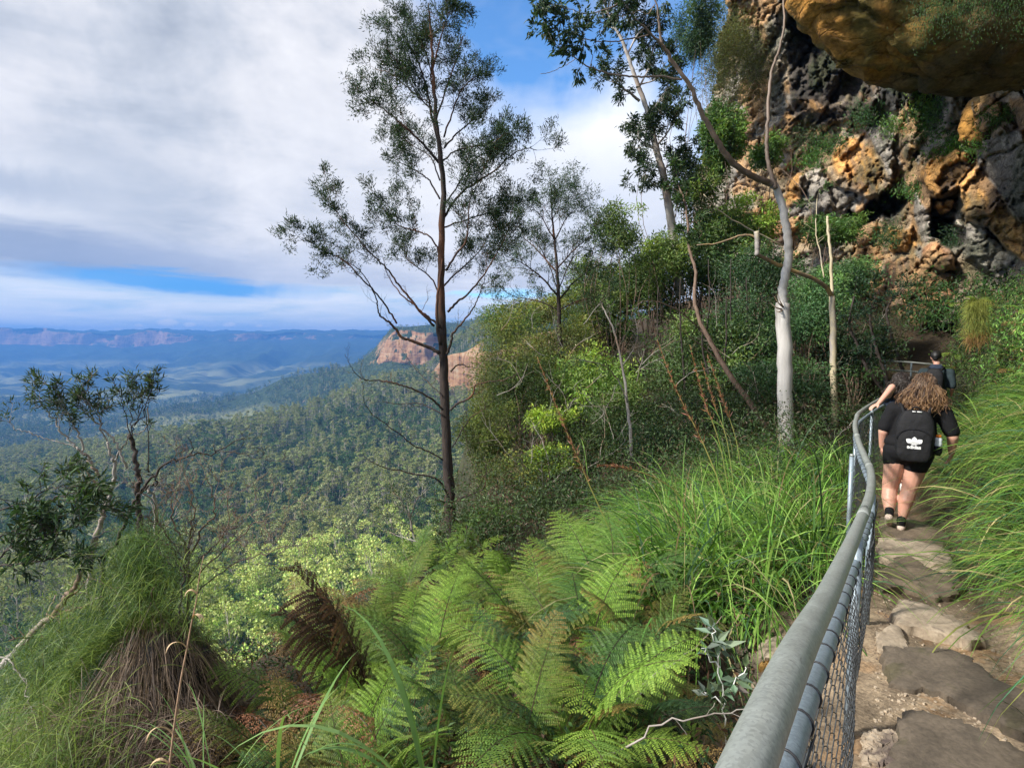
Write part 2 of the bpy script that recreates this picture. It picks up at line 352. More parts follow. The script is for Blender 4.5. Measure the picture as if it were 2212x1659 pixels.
us = np.concatenate([i+np.arange(n)/n for i, n in enumerate(nper)]+[[len(nper)]])
def smooth_interp(x, xs, ys):
    """monotone-ish cubic (Catmull-Rom on uneven knots, softened)"""
    ys = np.asarray(ys); i = np.clip(np.searchsorted(xs, x)-1, 0, len(xs)-2); t = (x-xs[i])/(xs[i+1]-xs[i]); t2 = t
    return ys[i]*(1-t2)[..., None]+ys[i+1]*t2[..., None]
cd_ = smooth_interp(pxs, np.array(ck, float), KD); cz_ = smooth_interp(pxs, np.array(ck, float), KZ)
# soften the column-to-column kinks
def blur(a, k=9):
    ker = np.hanning(k+2)[1:-1]; ker /= ker.sum(); p = np.pad(a, ((k//2, k//2), (0, 0)), 'edge')
    return np.stack([np.convolve(p[:, j], ker, 'valid') for j in range(a.shape[1])], 1)
cd_ = blur(cd_); cz_ = blur(cz_)
iu = np.clip(us.astype(int), 0, len(nper)-1); tu = us-iu
GD = cd_[:, iu]*(1-tu)+cd_[:, iu+1]*tu; GZ = cz_[:, iu]*(1-tu)+cz_[:, iu+1]*tu
slope = (pxs-VW/2)/FV
GX = slope[:, None]*GD*1.003; GY = GD.copy()
pp = np.stack([GX, GY, GZ*0], -1)
isA = (iu == 3)[None]; isB = (iu == 7)[None]; isF = (iu == 13)[None]
tall = np.abs(np.diff(cz_, axis=1))[:, np.minimum(iu, 14)]
# gullies and lumps
amp = np.clip(GD*.012, 0, 26)
GZ = GZ+amp*fbm(pp/np.array([210., 210, 1]), 4, 5)*np.where((iu < 1)[None], 0, 1)
farm = sstep(3300, 5200, GD)*sstep(9000, 6500, GD)
gul = np.abs(fbm(np.stack([GX/430, GY/2200, GX*0], -1), 4, 21)); GZ = GZ-farm*gul*90*sstep(6450, 5600, GD)
# cliffs: buttresses and ledges
cl = ((isA | isB | isF) & (tall > 14))
but = fbm(np.stack([GX/55, GZ/60, GY/400], -1), 4, 33); butF = fbm(np.stack([GX/260, GZ/300, GX*0], -1), 4, 34)
GY = GY+np.where(cl & ~isF, but*26, 0)+np.where(isF & cl, butF*60, 0)
topF = (iu >= 14)[None]; GZ = GZ+np.where(topF, 9*fbm(np.stack([GX/500, GY/900, GX*0], -1), 3, 8), 0)
nc, nr = GX.shape; idx = np.arange(nc*nr).reshape(nc, nr)
q = np.stack([idx[:-1, :-1], idx[1:, :-1], idx[1:, 1:], idx[:-1, 1:]], -1).reshape(-1, 4)
lit = np.clip(.5+.9*fbm(np.stack([GX/700, GY/500, GX*0], -1), 3, 91), 0, 1)
m, nt, bs, out = newmat('forest_slope')
geo = N(nt, 'ShaderNodeNewGeometry'); sx = N(nt, 'ShaderNodeSeparateXYZ'); nt.links.new(geo.outputs['True Normal'], sx.inputs[0])
pc = N(nt, 'ShaderNodeTexCoord')
def mp(s):
    a = N(nt, 'ShaderNodeMapping'); a.inputs['Scale'].default_value = s; nt.links.new(pc.outputs['Object'], a.inputs[0]); return a.outputs[0]
n1 = noise(nt, .09, 6, .7, mp((1, 1, 1))); n2 = noise(nt, .006, 5, .6, mp((1, 1, 1)))
veg = mixc(nt, n2, ramp(nt, n1, [(.35, (.012, .026, .014)), (.5, (.035, .065, .028)), (.65, (.075, .11, .045))]), ramp(nt, n1, [(.35, (.02, .036, .02)), (.65, (.085, .11, .055))]))
pale = ramp(nt, noise(nt, .0016, 5, .6, mp((.5, 1.6, 1)), .6), [(.50, (0, 0, 0)), (.60, (1, 1, 1))])
sy = N(nt, 'ShaderNodeSeparateXYZ'); nt.links.new(pc.outputs['Object'], sy.inputs[0])
valley = mth(nt, 'MULTIPLY', mth(nt, 'SUBTRACT', -180, sy.outputs[2]), .02, True)
veg = mixc(nt, mth(nt, 'MULTIPLY', pale, valley), veg, (.24, .25, .12))
n3 = noise(nt, .045, 8, .7, mp((2.4, 1, .22)), .3); n4 = noise(nt, .05, 6, .65, mp((.12, .12, 3.0)))
rock = ramp(nt, mixc(nt, .45, n3, n4), [(.38, (.06, .045, .035)), (.45, (.30, .16, .08)), (.53, (.40, .24, .13)), (.62, (.44, .33, .22))])
steep = mth(nt, 'MULTIPLY', mth(nt, 'SUBTRACT', mth(nt, 'ADD', .62, mth(nt, 'MULTIPLY', mth(nt, 'SUBTRACT', n3, .5), .9)), mth(nt, 'ABSOLUTE', sx.outputs[2])), 9, True)
nt.links.new(mixc(nt, steep, veg, rock), bs.inputs['Base Color']); bs.inputs['Roughness'].default_value = .9; bs.inputs['Specular IOR Level'].default_value = .1
bump(nt, bs, n1, 1.0, 7)
tb = MB().add(np.stack([GX, GY, GZ], -1).reshape(-1, 3), q)
tag(obj('terrain', tb, m), 'forested valley with ridges and sandstone escarpments', 'terrain', kind='structure')
fb = MB().add([(-9400, -9400, -365), (9400, -9400, -365), (9400, 9400, -365), (-9400, 9400, -365)], [(0, 1, 2, 3)])
tag(obj('ground', fb, m, smooth=False), 'wide forested valley floor', 'ground', kind='structure')

# ---------- forest trees ----------
MAT_FOREST = leafmat('forest_leaf', .7, .15, 1.0, .2)
mat_ftrunk = flat('pale_gum_bark', (.42, .38, .32), .8, nscale=.8, namt=.3)
def forest_tree(seed, h=24, crown=4.6, base=(.055, .085, .036), nl=430, form=0):
    r = np.random.default_rng(seed); b = MB(); tr = MB()
    lean = r.normal(size=2)*1.2
    top = np.array([lean[0], lean[1], h*.86]); pts = [np.zeros(3)-np.array([0, 0, 2]), top*.4+r.normal(size=3)*.3*[1, 1, 0], top*.75, top]
    tube(b, spline(pts, 4), np.linspace(.32, .09, 13)*(1 if form != 2 else .8), 5, (.8, .8, .8), False, 0)
    nb = 9 if form == 0 else 13
    for i in range(nb):
        a = r.uniform(0, 6.28); zz = h*(.50+.46*r.random()) if form != 1 else h*(.30+.64*r.random())
        k = math.sqrt(max(.05, 1-((zz/h-.68)/.40)**2)); rad = crown*k*(.35+.65*r.random())
        c = np.array([math.cos(a)*rad, math.sin(a)*rad, zz])+np.array([*lean, 0])*zz/h; c[2] += .3
        s = top*min(.95, (zz/h)*.8); tube(b, np.array([s, (s+c)/2+[0, 0, -.3], c]), [.12, .08, .04], 3, (.85, .8, .75), False, 0)
        m_ = nl//nb; d = rdir(m_, r); d[:, 2] = np.abs(d[:, 2])*.8-.15; rr = crown*.40*r.uniform(.75, 1.25)
        p = c+d*rr*np.array([1, 1, .62])*(.6+.4*r.random((m_, 1)))
        leaves(b, p, rdir(m_, r)+d*.6, d+.5*rdir(m_, r), .95*r.uniform(.7, 1.3, m_), .62, tint(base, m_, .28, r, .08)*r.uniform(.75, 1.3), 1)
    return b.mesh('tree', [mat_ftrunk, MAT_FOREST], (0, 0, 0), False)
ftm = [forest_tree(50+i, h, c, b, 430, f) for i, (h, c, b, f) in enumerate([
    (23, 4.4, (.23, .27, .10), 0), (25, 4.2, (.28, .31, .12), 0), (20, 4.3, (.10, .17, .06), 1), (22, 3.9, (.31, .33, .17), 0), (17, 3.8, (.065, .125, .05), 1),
    (24, 4.6, (.36, .42, .14), 0), (18, 4.0, (.34, .45, .13), 1)])]  # last two kinds carry sunlight in their leaf colour
# scatter points on the sheet: equal spacing on the ground, thinning with distance
def pt_at(px, u):
    ci = np.interp(px, pxs, np.arange(len(pxs))); ri = np.interp(u, us, np.arange(len(us)))
    i = np.clip(ci.astype(int), 0, nc-2); j = np.clip(ri.astype(int), 0, nr-2); a = (ci-i)[:, None]; c = (ri-j)[:, None]
    G = np.stack([GX, GY, GZ], -1)
    p00, p10, p01, p11 = G[i, j], G[i+1, j], G[i, j+1], G[i+1, j+1]
    p = p00*(1-a)*(1-c)+p10*a*(1-c)+p01*(1-a)*c+p11*a*c
    n = nrm(np.cross(p10-p00, p01-p00)); area = np.linalg.norm(np.cross(p10-p00, p01-p00), axis=1)/((pxs[i+1]-pxs[i])*(us[j+1]-us[j]))
    return p, n, area
rf = np.random.default_rng(5)
M_ = 900000; px_ = rf.uniform(-120, 1150, M_); u_ = rf.uniform(.25, 10.8, M_)
p_, n_, ar_ = pt_at(px_, u_)
dist = p_[:, 1]
tot = ar_*(1270*10.55)/M_                       # ground area one sample stands for
dens = 1/(24+ (dist/90)**1.75)                     # trees per m2
pn_ = fbm(p_*np.array([.006, .004, 0]), 4, 71); keep = (rf.random(M_) < tot*dens*(1+.7*np.clip(pn_, -1, 1))) & (np.abs(n_[:, 2]) > .62) & (dist < 2700)
p_, n_, dist, px_ = p_[keep], n_[keep], dist[keep], px_[keep]
# leave out what the sheet itself hides (behind crests): march each column
vis = np.ones(len(p_), bool); el_ = (p_[:, 2]+26)/dist
gel = np.maximum.accumulate(GZ/GD, axis=1)
ci = np.clip(np.searchsorted(pxs, px_), 0, nc-1)
for k in range(len(p_)):
    j = np.searchsorted(GD[ci[k]], dist[k]*.985)-1
    if j > 0 and gel[ci[k], j] > el_[k]: vis[k] = False
p_, dist, px_ = p_[vis], dist[vis], px_[vis]
# sun and shade put into the tree colours: patches darker, near bottom paler
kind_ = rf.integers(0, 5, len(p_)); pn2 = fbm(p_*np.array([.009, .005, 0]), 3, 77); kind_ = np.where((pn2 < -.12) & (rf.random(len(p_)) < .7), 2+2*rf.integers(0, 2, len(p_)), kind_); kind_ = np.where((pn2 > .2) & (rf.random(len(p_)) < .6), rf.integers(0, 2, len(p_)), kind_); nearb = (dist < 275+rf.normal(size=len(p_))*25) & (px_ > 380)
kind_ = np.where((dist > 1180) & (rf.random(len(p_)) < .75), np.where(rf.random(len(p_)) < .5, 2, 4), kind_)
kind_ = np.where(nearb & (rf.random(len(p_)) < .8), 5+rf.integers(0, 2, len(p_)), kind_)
scl = rf.uniform(.5, 1.22, len(p_))*(1+sstep(700, 2600, dist)*.5)
scl = scl*(1-.25*sstep(800, 1100, dist))*np.where((dist > 1300) & (px_ > 735), .45, 1)
rz = rf.uniform(0, 6.28, len(p_))
# what the foreground bank hides need not stand as individuals
scr = (px_ > -10) & (px_ < 1045) & ((p_[:, 2]+14)/dist > -.55)
order = np.argsort(np.where(scr, dist, 1e9))[:300]; sel = np.zeros(len(p_), bool); sel[order] = True
FL = ['pale olive gum standing in the valley forest', 'grey green gum standing in the valley forest', 'dark green tree standing in the valley forest',
      'silvery crowned gum standing in the valley forest', 'low dark tree standing in the valley forest', 'gum on the valley bottom with sunlight put into its pale green', 'low tree on the valley bottom with sunlight put into its bright green']
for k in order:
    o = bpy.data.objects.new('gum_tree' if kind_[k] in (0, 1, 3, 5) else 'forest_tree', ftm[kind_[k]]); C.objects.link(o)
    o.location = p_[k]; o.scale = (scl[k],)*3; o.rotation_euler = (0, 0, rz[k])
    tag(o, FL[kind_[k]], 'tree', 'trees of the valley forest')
rest = ~sel
print('FOREST', len(p_), rest.sum(), 'nearest', dist[order].min(), dist[order].max())
pc_ = bpy.data.collections.new('forest_kinds')
for i, me in enumerate(ftm):
    o = bpy.data.objects.new('kind_%d' % i, me); pc_.objects.link(o)
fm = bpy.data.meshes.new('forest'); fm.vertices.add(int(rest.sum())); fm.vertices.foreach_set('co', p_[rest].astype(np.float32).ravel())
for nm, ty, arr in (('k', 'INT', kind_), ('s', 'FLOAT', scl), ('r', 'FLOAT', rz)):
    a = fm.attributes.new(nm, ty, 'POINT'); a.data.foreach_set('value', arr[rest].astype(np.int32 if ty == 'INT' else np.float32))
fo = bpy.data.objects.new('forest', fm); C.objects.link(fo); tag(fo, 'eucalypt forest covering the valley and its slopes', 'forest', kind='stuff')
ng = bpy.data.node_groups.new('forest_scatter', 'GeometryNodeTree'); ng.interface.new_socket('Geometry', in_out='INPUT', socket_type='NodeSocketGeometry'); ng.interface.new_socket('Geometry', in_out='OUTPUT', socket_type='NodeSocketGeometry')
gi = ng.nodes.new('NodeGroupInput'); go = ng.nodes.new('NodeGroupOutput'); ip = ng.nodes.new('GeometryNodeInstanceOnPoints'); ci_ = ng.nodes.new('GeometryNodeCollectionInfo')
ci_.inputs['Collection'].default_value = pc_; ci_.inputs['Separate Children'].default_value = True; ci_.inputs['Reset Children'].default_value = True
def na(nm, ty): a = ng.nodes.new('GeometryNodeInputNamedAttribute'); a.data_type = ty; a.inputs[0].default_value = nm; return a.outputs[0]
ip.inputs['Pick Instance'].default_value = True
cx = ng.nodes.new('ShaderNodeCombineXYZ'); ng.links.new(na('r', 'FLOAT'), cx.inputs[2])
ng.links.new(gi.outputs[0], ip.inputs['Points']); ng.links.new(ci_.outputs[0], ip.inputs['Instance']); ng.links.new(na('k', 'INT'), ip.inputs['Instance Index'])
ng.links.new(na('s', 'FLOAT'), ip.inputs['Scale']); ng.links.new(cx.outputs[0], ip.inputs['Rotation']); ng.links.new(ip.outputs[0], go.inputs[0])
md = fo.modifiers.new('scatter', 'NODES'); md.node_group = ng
# ---------- near ground: track, bank, slope to the cliff edge ----------
RAIL = np.array([(-.60, -.7), (.236, .53), (.80, 1.37), (1.46, 2.33), (2.09, 3.23), (2.62, 4.05), (2.96, 4.66), (3.3, 5.3), (3.75, 6.1), (4.1, 6.65), (4.56, 7.3), (6.0, 9.0), (7.4, 10.4), (9.0, 11.8)])
RAILZ = np.array([-.36, -.42, -.62, -.80, -.90, -.96, -.98, -.97, -.95, -.93, -.92, -.90, -.86, -.80])
def hp(y): return -np.interp(y, [-3, 1, 2.3, 3.4, 4.45, 5.3, 7, 10.5, 13, 15], [1.5, 1.6, 1.65, 1.7, 1.87, 2.02, 2.05, 2.03, 1.75, 1.55])
rs = spline(RAIL, 8); rt = nrm(np.gradient(rs, axis=0)); rn = np.stack([rt[:, 1], -rt[:, 0]], 1)     # rn points right, to the track
ctl = []
for i in range(0, len(rs), 8):
    p, n = rs[i], rn[i]; h = hp(p[1])
    for d, dz in ((-2.4, -.62), (-1.0, -.15), (0, 0), (.85, 0), (1.45, .75), (2.3, 1.75), (3.8, 2.5)):
        if p[1] > 10 and d > 1: continue
        if p[1] > 6 and d < -2: continue
        qx, qy = p+n*d; ctl.append((qx, qy, h+dz))
ctl += [(-3, 3, -2.6), (-2.7, 1.6, -2.35), (-3.2, 0, -2.2), (-3, -3, -2.0), (3, -4, -1.2), (6, -4, 1.5), (8, 0, 2.5), (10, 4, 3), (-.97, 9, -3.35), (1, 8, -2.85), (-.5, 6, -2.9), (1, 5.5, -2.45),
        (3, 10, -2.3), (5.08, 10.5, -1.9), (6.9, 12, -1.9), (0, 12, -3.3), (4, 15, -1.6), (9, 16, -.9), (0, 18, -2.3), (8, 22, -.3), (2, 26, -1.2), (13, 26, 1.8), (12, 34, 2.5), (0, 34, -1.2), (0, 44, -1.5), (10, 14, -1.65), (11.5, 15.5, -.8), (16, 18, 1.5), (13.5, 12, 1.8), (11, 9, 2.4)]
ctl = np.array(ctl); cx_, cy_ = ctl[:, 0], ctl[:, 1]
def phi(r): return r
A_ = phi(np.hypot(cx_[:, None]-cx_, cy_[:, None]-cy_)); nC = len(ctl)
M1 = np.block([[A_-.02*np.eye(nC), np.ones((nC, 1)), ctl[:, :2]], [np.ones((1, nC)), np.zeros((1, 3))], [ctl[:, :2].T, np.zeros((2, 3))]])
wts = np.linalg.solve(M1, np.concatenate([ctl[:, 2], [0, 0, 0]]))
def edge_x(y): return np.interp(y, [-8, 0, 4, 6, 8, 12, 16, 25, 40], [-4.2, -3.9, -3.4, -2.5, -1.6, -.45, -.4, -.7, -1.2])
def raild(x, y):
    """signed distance to the rail line, positive on the track side"""
    sh = np.shape(x); x = np.ravel(x); y = np.ravel(y); D = np.hypot(x[:, None]-rs[:, 0], y[:, None]-rs[:, 1]); i = D.argmin(1)
    s = np.sign((x-rs[i, 0])*rn[i, 0]+(y-rs[i, 1])*rn[i, 1]); return (D[np.arange(len(x)), i]*s).reshape(sh)
def ground(x, y, detail=True):
    x = np.asarray(x, float); y = np.asarray(y, float); sh = x.shape; X_, Y_ = x.ravel(), y.ravel(); z = np.zeros(len(X_))
    for a in range(0, len(X_), 20000):
        s = slice(a, a+20000); r = np.hypot(X_[s, None]-cx_, Y_[s, None]-cy_); z[s] = phi(r)@wts[:nC]+wts[nC]+X_[s]*wts[nC+1]+Y_[s]*wts[nC+2]
    p = np.stack([X_, Y_, 0*X_], -1); d = raild(X_, Y_); onp = sstep(-.3, 0, d)*sstep(1.15, .85, d)
    if detail: z = z+fbm(p*1.1, 4, 3)*.11*(1-onp)+fbm(p*5, 3, 4)*.012
    e = edge_x(Y_)+.35*fbm(p*.8, 3, 9)-X_; z = z-np.where(e > 0, e*2.6+.8*np.abs(fbm(p*.6, 3, 12))*np.minimum(e, 2), 0)
    return np.maximum(z, -64).reshape(sh)
xs_ = np.concatenate([np.linspace(-27, -5, 45)[:-1], np.arange(-5, 6, .07), np.arange(6, 19, .16)]); ys_ = np.concatenate([np.arange(-6, 0, .3), np.arange(0, 8, .07), np.arange(8, 44, .22)])
gx, gy = np.meshgrid(xs_, ys_, indexing='ij'); gz = ground(gx, gy)
i_ = np.arange(gx.size).reshape(gx.shape); q = np.stack([i_[:-1, :-1], i_[1:, :-1], i_[1:, 1:], i_[:-1, 1:]], -1).reshape(-1, 4)
gd = raild(gx, gy); pp = np.stack([gx, gy, 0*gx], -1)
onp = sstep(-.75-.0*gx, -.2, gd+.25*fbm(pp*1.7, 3, 41))*sstep(1.35, .95, gd+.2*fbm(pp*2, 3, 42))*(gy > 0)
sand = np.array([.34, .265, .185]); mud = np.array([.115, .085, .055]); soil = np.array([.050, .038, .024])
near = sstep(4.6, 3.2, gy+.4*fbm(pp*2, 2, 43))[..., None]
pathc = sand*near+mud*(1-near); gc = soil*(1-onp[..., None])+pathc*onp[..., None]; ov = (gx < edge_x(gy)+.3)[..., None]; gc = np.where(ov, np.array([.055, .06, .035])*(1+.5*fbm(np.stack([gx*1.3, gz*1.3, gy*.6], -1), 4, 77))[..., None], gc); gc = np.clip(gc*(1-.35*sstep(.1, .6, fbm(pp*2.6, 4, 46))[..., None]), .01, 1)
m, nt, bs, out = newmat('earth'); a = N(nt, 'ShaderNodeAttribute', attribute_name='Col')
v = coords(nt); n1 = noise(nt, 9, 7, .65, v); n2 = noise(nt, 60, 5, .6, v); n3 = noise(nt, 3.1, 5, .6, v, .6)
c = mixc(nt, 1.0, a.outputs['Color'], ramp(nt, n1, [(.3, (.55, .52, .5)), (.5, (.95, .93, .9)), (.7, (1.35, 1.3, 1.2))]), 'MULTIPLY')
c = mixc(nt, ramp(nt, n3, [(.56, (0, 0, 0)), (.63, (.6, .6, .6))]), c, mixc(nt, 1.0, a.outputs['Color'], (1.15, .86, .58), 'MULTIPLY'))
c = mixc(nt, 1.0, c, ramp(nt, n2, [(.35, (.6, .6, .6)), (.6, (1.1, 1.1, 1.1))]), 'MULTIPLY')
nt.links.new(c, bs.inputs['Base Color']); bs.inputs['Roughness'].default_value = .9; bs.inputs['Specular IOR Level'].default_value = .25
bump(nt, bs, mixc(nt, .5, n1, n2), .8, .02)
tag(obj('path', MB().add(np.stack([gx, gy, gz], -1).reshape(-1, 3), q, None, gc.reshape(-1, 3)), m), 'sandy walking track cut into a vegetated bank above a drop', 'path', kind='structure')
def G(x, y): return float(ground(np.array([x]), np.array([y]))[0])
def onground(px, py, lo=1.0, hi=30.):
    """where the sight line through a pixel meets the ground"""
    Ds = np.linspace(lo, min(hi, 12.), 420); p = P(px, py, Ds); g = ground(p[:, 0], p[:, 1]); k = np.argmax(p[:, 2] < g)
    return np.array([p[k, 0], p[k, 1], g[k]])

# ---------- stones of the track ----------
def stonemat(name, c1, c2, c3, sc_=6):
    m, nt, bs, out = newmat(name); v = coords(nt); n1 = noise(nt, sc_, 7, .65, v, .3); n2 = noise(nt, sc_*9, 5, .6, v); n3 = noise(nt, sc_*.45, 4, .6, v, .8)
    c = ramp(nt, n1, [(.3, c1), (.55, c2), (.75, tuple(min(1, x*1.25) for x in c2))]); c = mixc(nt, ramp(nt, n3, [(.54, (0, 0, 0)), (.6, (1, 1, 1))]), c, c3)
    c = mixc(nt, 1.0, c, ramp(nt, n2, [(.3, (.7, .7, .7)), (.6, (1.05, 1.05, 1.05))]), 'MULTIPLY')
    nt.links.new(c, bs.inputs['Base Color']); bs.inputs['Roughness'].default_value = .88; bump(nt, bs, mixc(nt, .5, n1, n2), .7, .012); return m
M_DARK = stonemat('dark_sandstone', (.085, .068, .050), (.145, .115, .084), (.10, .085, .05))
M_LIGHT = stonemat('pale_sandstone', (.26, .20, .14), (.42, .34, .25), (.12, .09, .075), 5)
M_BROWN = stonemat('brown_sandstone', (.10, .078, .055), (.19, .145, .10), (.09, .08, .045))
def zq(l): return [(1465+.3378*a, 1113+.3378*b) for a, b in l]
def stone(poly, mat_, lift, thick, label, seed, tilt=0):
    pts = np.array([onground(a, b, .8, 12) for a, b in poly]); c = pts.mean(0); c[2] = G(c[0], c[1])
    loop = spline(np.vstack([pts, pts[:1]])[:, :2], 7)[:-1]; loop = loop+.010*RNG.normal(size=loop.shape); n = len(loop); mb = MB()
    lo, hi = loop.min(0), loop.max(0); gg = np.stack(np.meshgrid(np.arange(lo[0], hi[0], .03), np.arange(lo[1], hi[1], .03)), -1).reshape(-1, 2); gg = gg+RNG.uniform(-.009, .009, gg.shape)
    a_, b_ = loop, np.roll(loop, -1, 0); ins = np.zeros(len(gg), bool); dm = np.full(len(gg), 9.)
    for (ax, ay), (bx_, by_) in zip(a_, b_):
        t = np.clip(((gg[:, 0]-ax)*(bx_-ax)+(gg[:, 1]-ay)*(by_-ay))/((bx_-ax)**2+(by_-ay)**2+1e-9), 0, 1); dm = np.minimum(dm, np.hypot(gg[:, 0]-ax-t*(bx_-ax), gg[:, 1]-ay-t*(by_-ay)))
        ins ^= ((ay > gg[:, 1]) != (by_ > gg[:, 1])) & (gg[:, 0] < (bx_-ax)*(gg[:, 1]-ay)/((by_-ay) if by_ != ay else 1e-9)+ax)
    gg = gg[ins & (dm > .012)]; from mathutils.geometry import delaunay_2d_cdt
    co, _, fa, _, _, _ = delaunay_2d_cdt([Vector(p) for p in np.vstack([loop, gg])], [], [list(range(n))], 1, 1e-5)
    xy = np.array([[p.x, p.y] for p in co]); onb = np.min(np.hypot(xy[:, None, 0]-loop[None, :, 0], xy[:, None, 1]-loop[None, :, 1]), 1) < 1e-4
    top = lambda q: ground(q[:, 0], q[:, 1], False)*.5+c[2]*.5+lift+.016*fbm(np.c_[q*3.2, np.full(len(q), seed)], 4, seed)+.006*np.round(1.6*fbm(np.c_[q*5, np.full(len(q), seed+3.)], 2, seed))
    z = top(xy)-np.where(onb, .012, 0); mb.add(np.c_[xy, z], None, np.array([f for f in fa if len(f) == 3]))
    zt = top(loop)-.012; rows = [np.c_[loop, zt]]
    for k, (s_, dz) in enumerate(((.006, .25), (.012, .6), (.02, 1.0))): rows.append(np.c_[loop+nrm(loop-c[:2])*(s_+.012*fbm(np.c_[loop*9, np.full(n, k*2.)], 2, seed)[:, None]), zt-thick*dz])
    v = np.vstack(rows); i = np.arange(3)[:, None]*n; j = np.arange(n)[None]; j2 = (j+1) % n; mb.add(v, np.stack([i+j, i+n+j, i+n+j2, i+j2], -1).reshape(-1, 4))
    o = obj('stepping_stone', mb, mat_, loc=c); tag(o, label, 'stone', 'stones laid in the track'); return o
stone(zq([(1320, 905), (1480, 885), (1650, 905), (1850, 990), (2000, 1085), (2230, 1190), (2300, 1500), (1900, 1310), (1640, 1180), (1400, 1120), (1330, 1020)]), M_DARK, .05, .1, 'long dark flat slab lying across the sandy track', 3)
stone(zq([(1400, 1350), (1530, 1320), (1800, 1400), (2000, 1490), (2260, 1620), (2260, 1860), (1400, 1860), (1385, 1560)]), M_DARK, .05, .1, 'dark slab at the very start of the track beside the fence foot', 7)
stone(zq([(1395, 745), (1400, 640), (1480, 615), (1700, 680), (1850, 760), (1950, 845), (1830, 855), (1600, 805)]), M_LIGHT, .07, .1, 'pale rock with dark stains in front of the dark slabs', 11)
stone(zq([(1280, 400), (1420, 350), (1530, 370), (1620, 430), (1810, 480), (1780, 545), (1640, 555), (1450, 505), (1280, 500)]), M_BROWN, .08, .12, 'brown worn rock just below the pale step', 13)
stone(zq([(1280, 225), (1500, 250), (1700, 290), (1785, 385), (1720, 392), (1500, 350), (1280, 300)]), M_LIGHT, .13, .12, 'narrow pale step with a split front edge', 17)
stone(zq([(1290, 40), (1500, 60), (1720, 130), (1690, 205), (1400, 180), (1290, 120)]), M_BROWN, .06, .15, 'brown step under the shoes of the walker in black', 19)
stone(zq([(1260, 770), (1400, 745), (1455, 830), (1440, 865), (1280, 870)]), M_LIGHT, .02, .08, 'small pale flat rock beside the fence netting', 23)
stone([(1650, 1405), (1690, 1400), (1705, 1425), (1690, 1450), (1655, 1452), (1630, 1430)], M_LIGHT, .05, .1, 'pale rock outside the fence by the grass', 29)
og = stonemat('orange_lichen', (.34, .19, .05), (.48, .28, .08), (.30, .24, .16), 20)
stone([(1652, 1444), (1665, 1438), (1680, 1443), (1681, 1456), (1664, 1462), (1652, 1456)], og, .05, .05, 'orange lichen covered stone outside the fence', 31)
gb = MB(); r = np.random.default_rng(4)
for k in range(1500):
    if k < 160: c = onground(1465+.3378*r.uniform(1190, 1400), 1113+.3378*r.uniform(1400, 1600), .8, 4)
    elif k < 300: c = onground(r.uniform(1590, 1730), r.uniform(1400, 1500), .8, 6)
    else: c = onground(r.uniform(1890, 2190), r.uniform(1180, 1650), .8, 6)
    s = r.uniform(.006, .022)*(1 if k < 300 else r.uniform(.15, .5)); v = np.array([(-1, -1, -.5), (1, -1, -.5), (1, 1, -.5), (-1, 1, -.5), (-.7, -.7, .6), (.7, -.6, .7), (.6, .8, .5), (-.8, .6, .6)])*s*r.uniform(.6, 1.2, 3)+r.normal(size=(8, 3))*s*.15
    a = r.uniform(0, 6.3); v = v@np.array([[math.cos(a), -math.sin(a), 0], [math.sin(a), math.cos(a), 0], [0, 0, 1]])
    gb.add(v+c+[0, 0, s*.3], [(3, 2, 1, 0), (4, 5, 6, 7), (0, 1, 5, 4), (1, 2, 6, 5), (2, 3, 7, 6), (3, 0, 4, 7)])
tag(obj('gravel', gb, M_LIGHT, smooth=False), 'loose pale stone chips along the track and fence foot', 'gravel', kind='stuff')

# ---------- the handrail fence ----------
def galv(name, base=(.42, .47, .47)):
    m, nt, bs, out = newmat(name); v = coords(nt); n1 = noise(nt, 16, 6, .6, v); n2 = noise(nt, 90, 4, .7, v); vo = N(nt, 'ShaderNodeTexVoronoi'); vo.inputs['Scale'].default_value = 45; nt.links.new(v, vo.inputs['Vector'])
    c = ramp(nt, mixc(nt, .12, n1, vo.outputs['Distance']), [(.22, tuple(x*.84 for x in base)), (.5, base), (.72, tuple(min(1, x*1.12) for x in base))])
    n4 = noise(nt, 2.3, 5, .65, v, .5); vz = N(nt, 'ShaderNodeTexVoronoi'); vz.inputs['Scale'].default_value = 230; nt.links.new(v, vz.inputs['Vector']); hs = N(nt, 'ShaderNodeSeparateColor'); nt.links.new(vz.outputs['Color'], hs.inputs[0]); c = mixc(nt, 1.0, c, ramp(nt, hs.outputs[0], [(0, (.82, .82, .82)), (1, (1.12, 1.12, 1.12))]), 'MULTIPLY')
    c = mixc(nt, ramp(nt, noise(nt, 38, 5, .75, v, 1.2), [(.60, (0, 0, 0)), (.68, (.55, .55, .55))]), c, (.13, .13, .12)); c = mixc(nt, ramp(nt, n4, [(.55, (0, 0, 0)), (.72, (.45, .45, .45))]), c, (.30, .27, .21))
    nt.links.new(c, bs.inputs['Base Color']); bs.inputs['Metallic'].default_value = .35
    nt.links.new(ramp(nt, n1, [(.3, (.44,)*3), (.7, (.52,)*3)]), bs.inputs['Roughness']); bump(nt, bs, n2, .12, .002); return m
M_GALV = galv('galvanised_steel', (.33, .355, .33)); M_GALV2 = galv('galvanised_steel_blue', (.25, .31, .36)); M_WIRE = flat('dark_wire', (.07, .075, .08), .45, .5); M_TIE = flat('black_tie', (.015, .015, .018), .5)
RP = np.c_[RAIL, RAILZ]; rail3 = spline(RP, 12)
f = thing('handrail_fence', 'galvanised steel handrail with wire netting winding along the track edge', 'fence', (RAIL[1][0], RAIL[1][1], G(*RAIL[1])))
fl = np.array(f.location)
b = MB(); tube(b, rail3, .0248, 20); obj('handrail', b, M_GALV, f, fl)
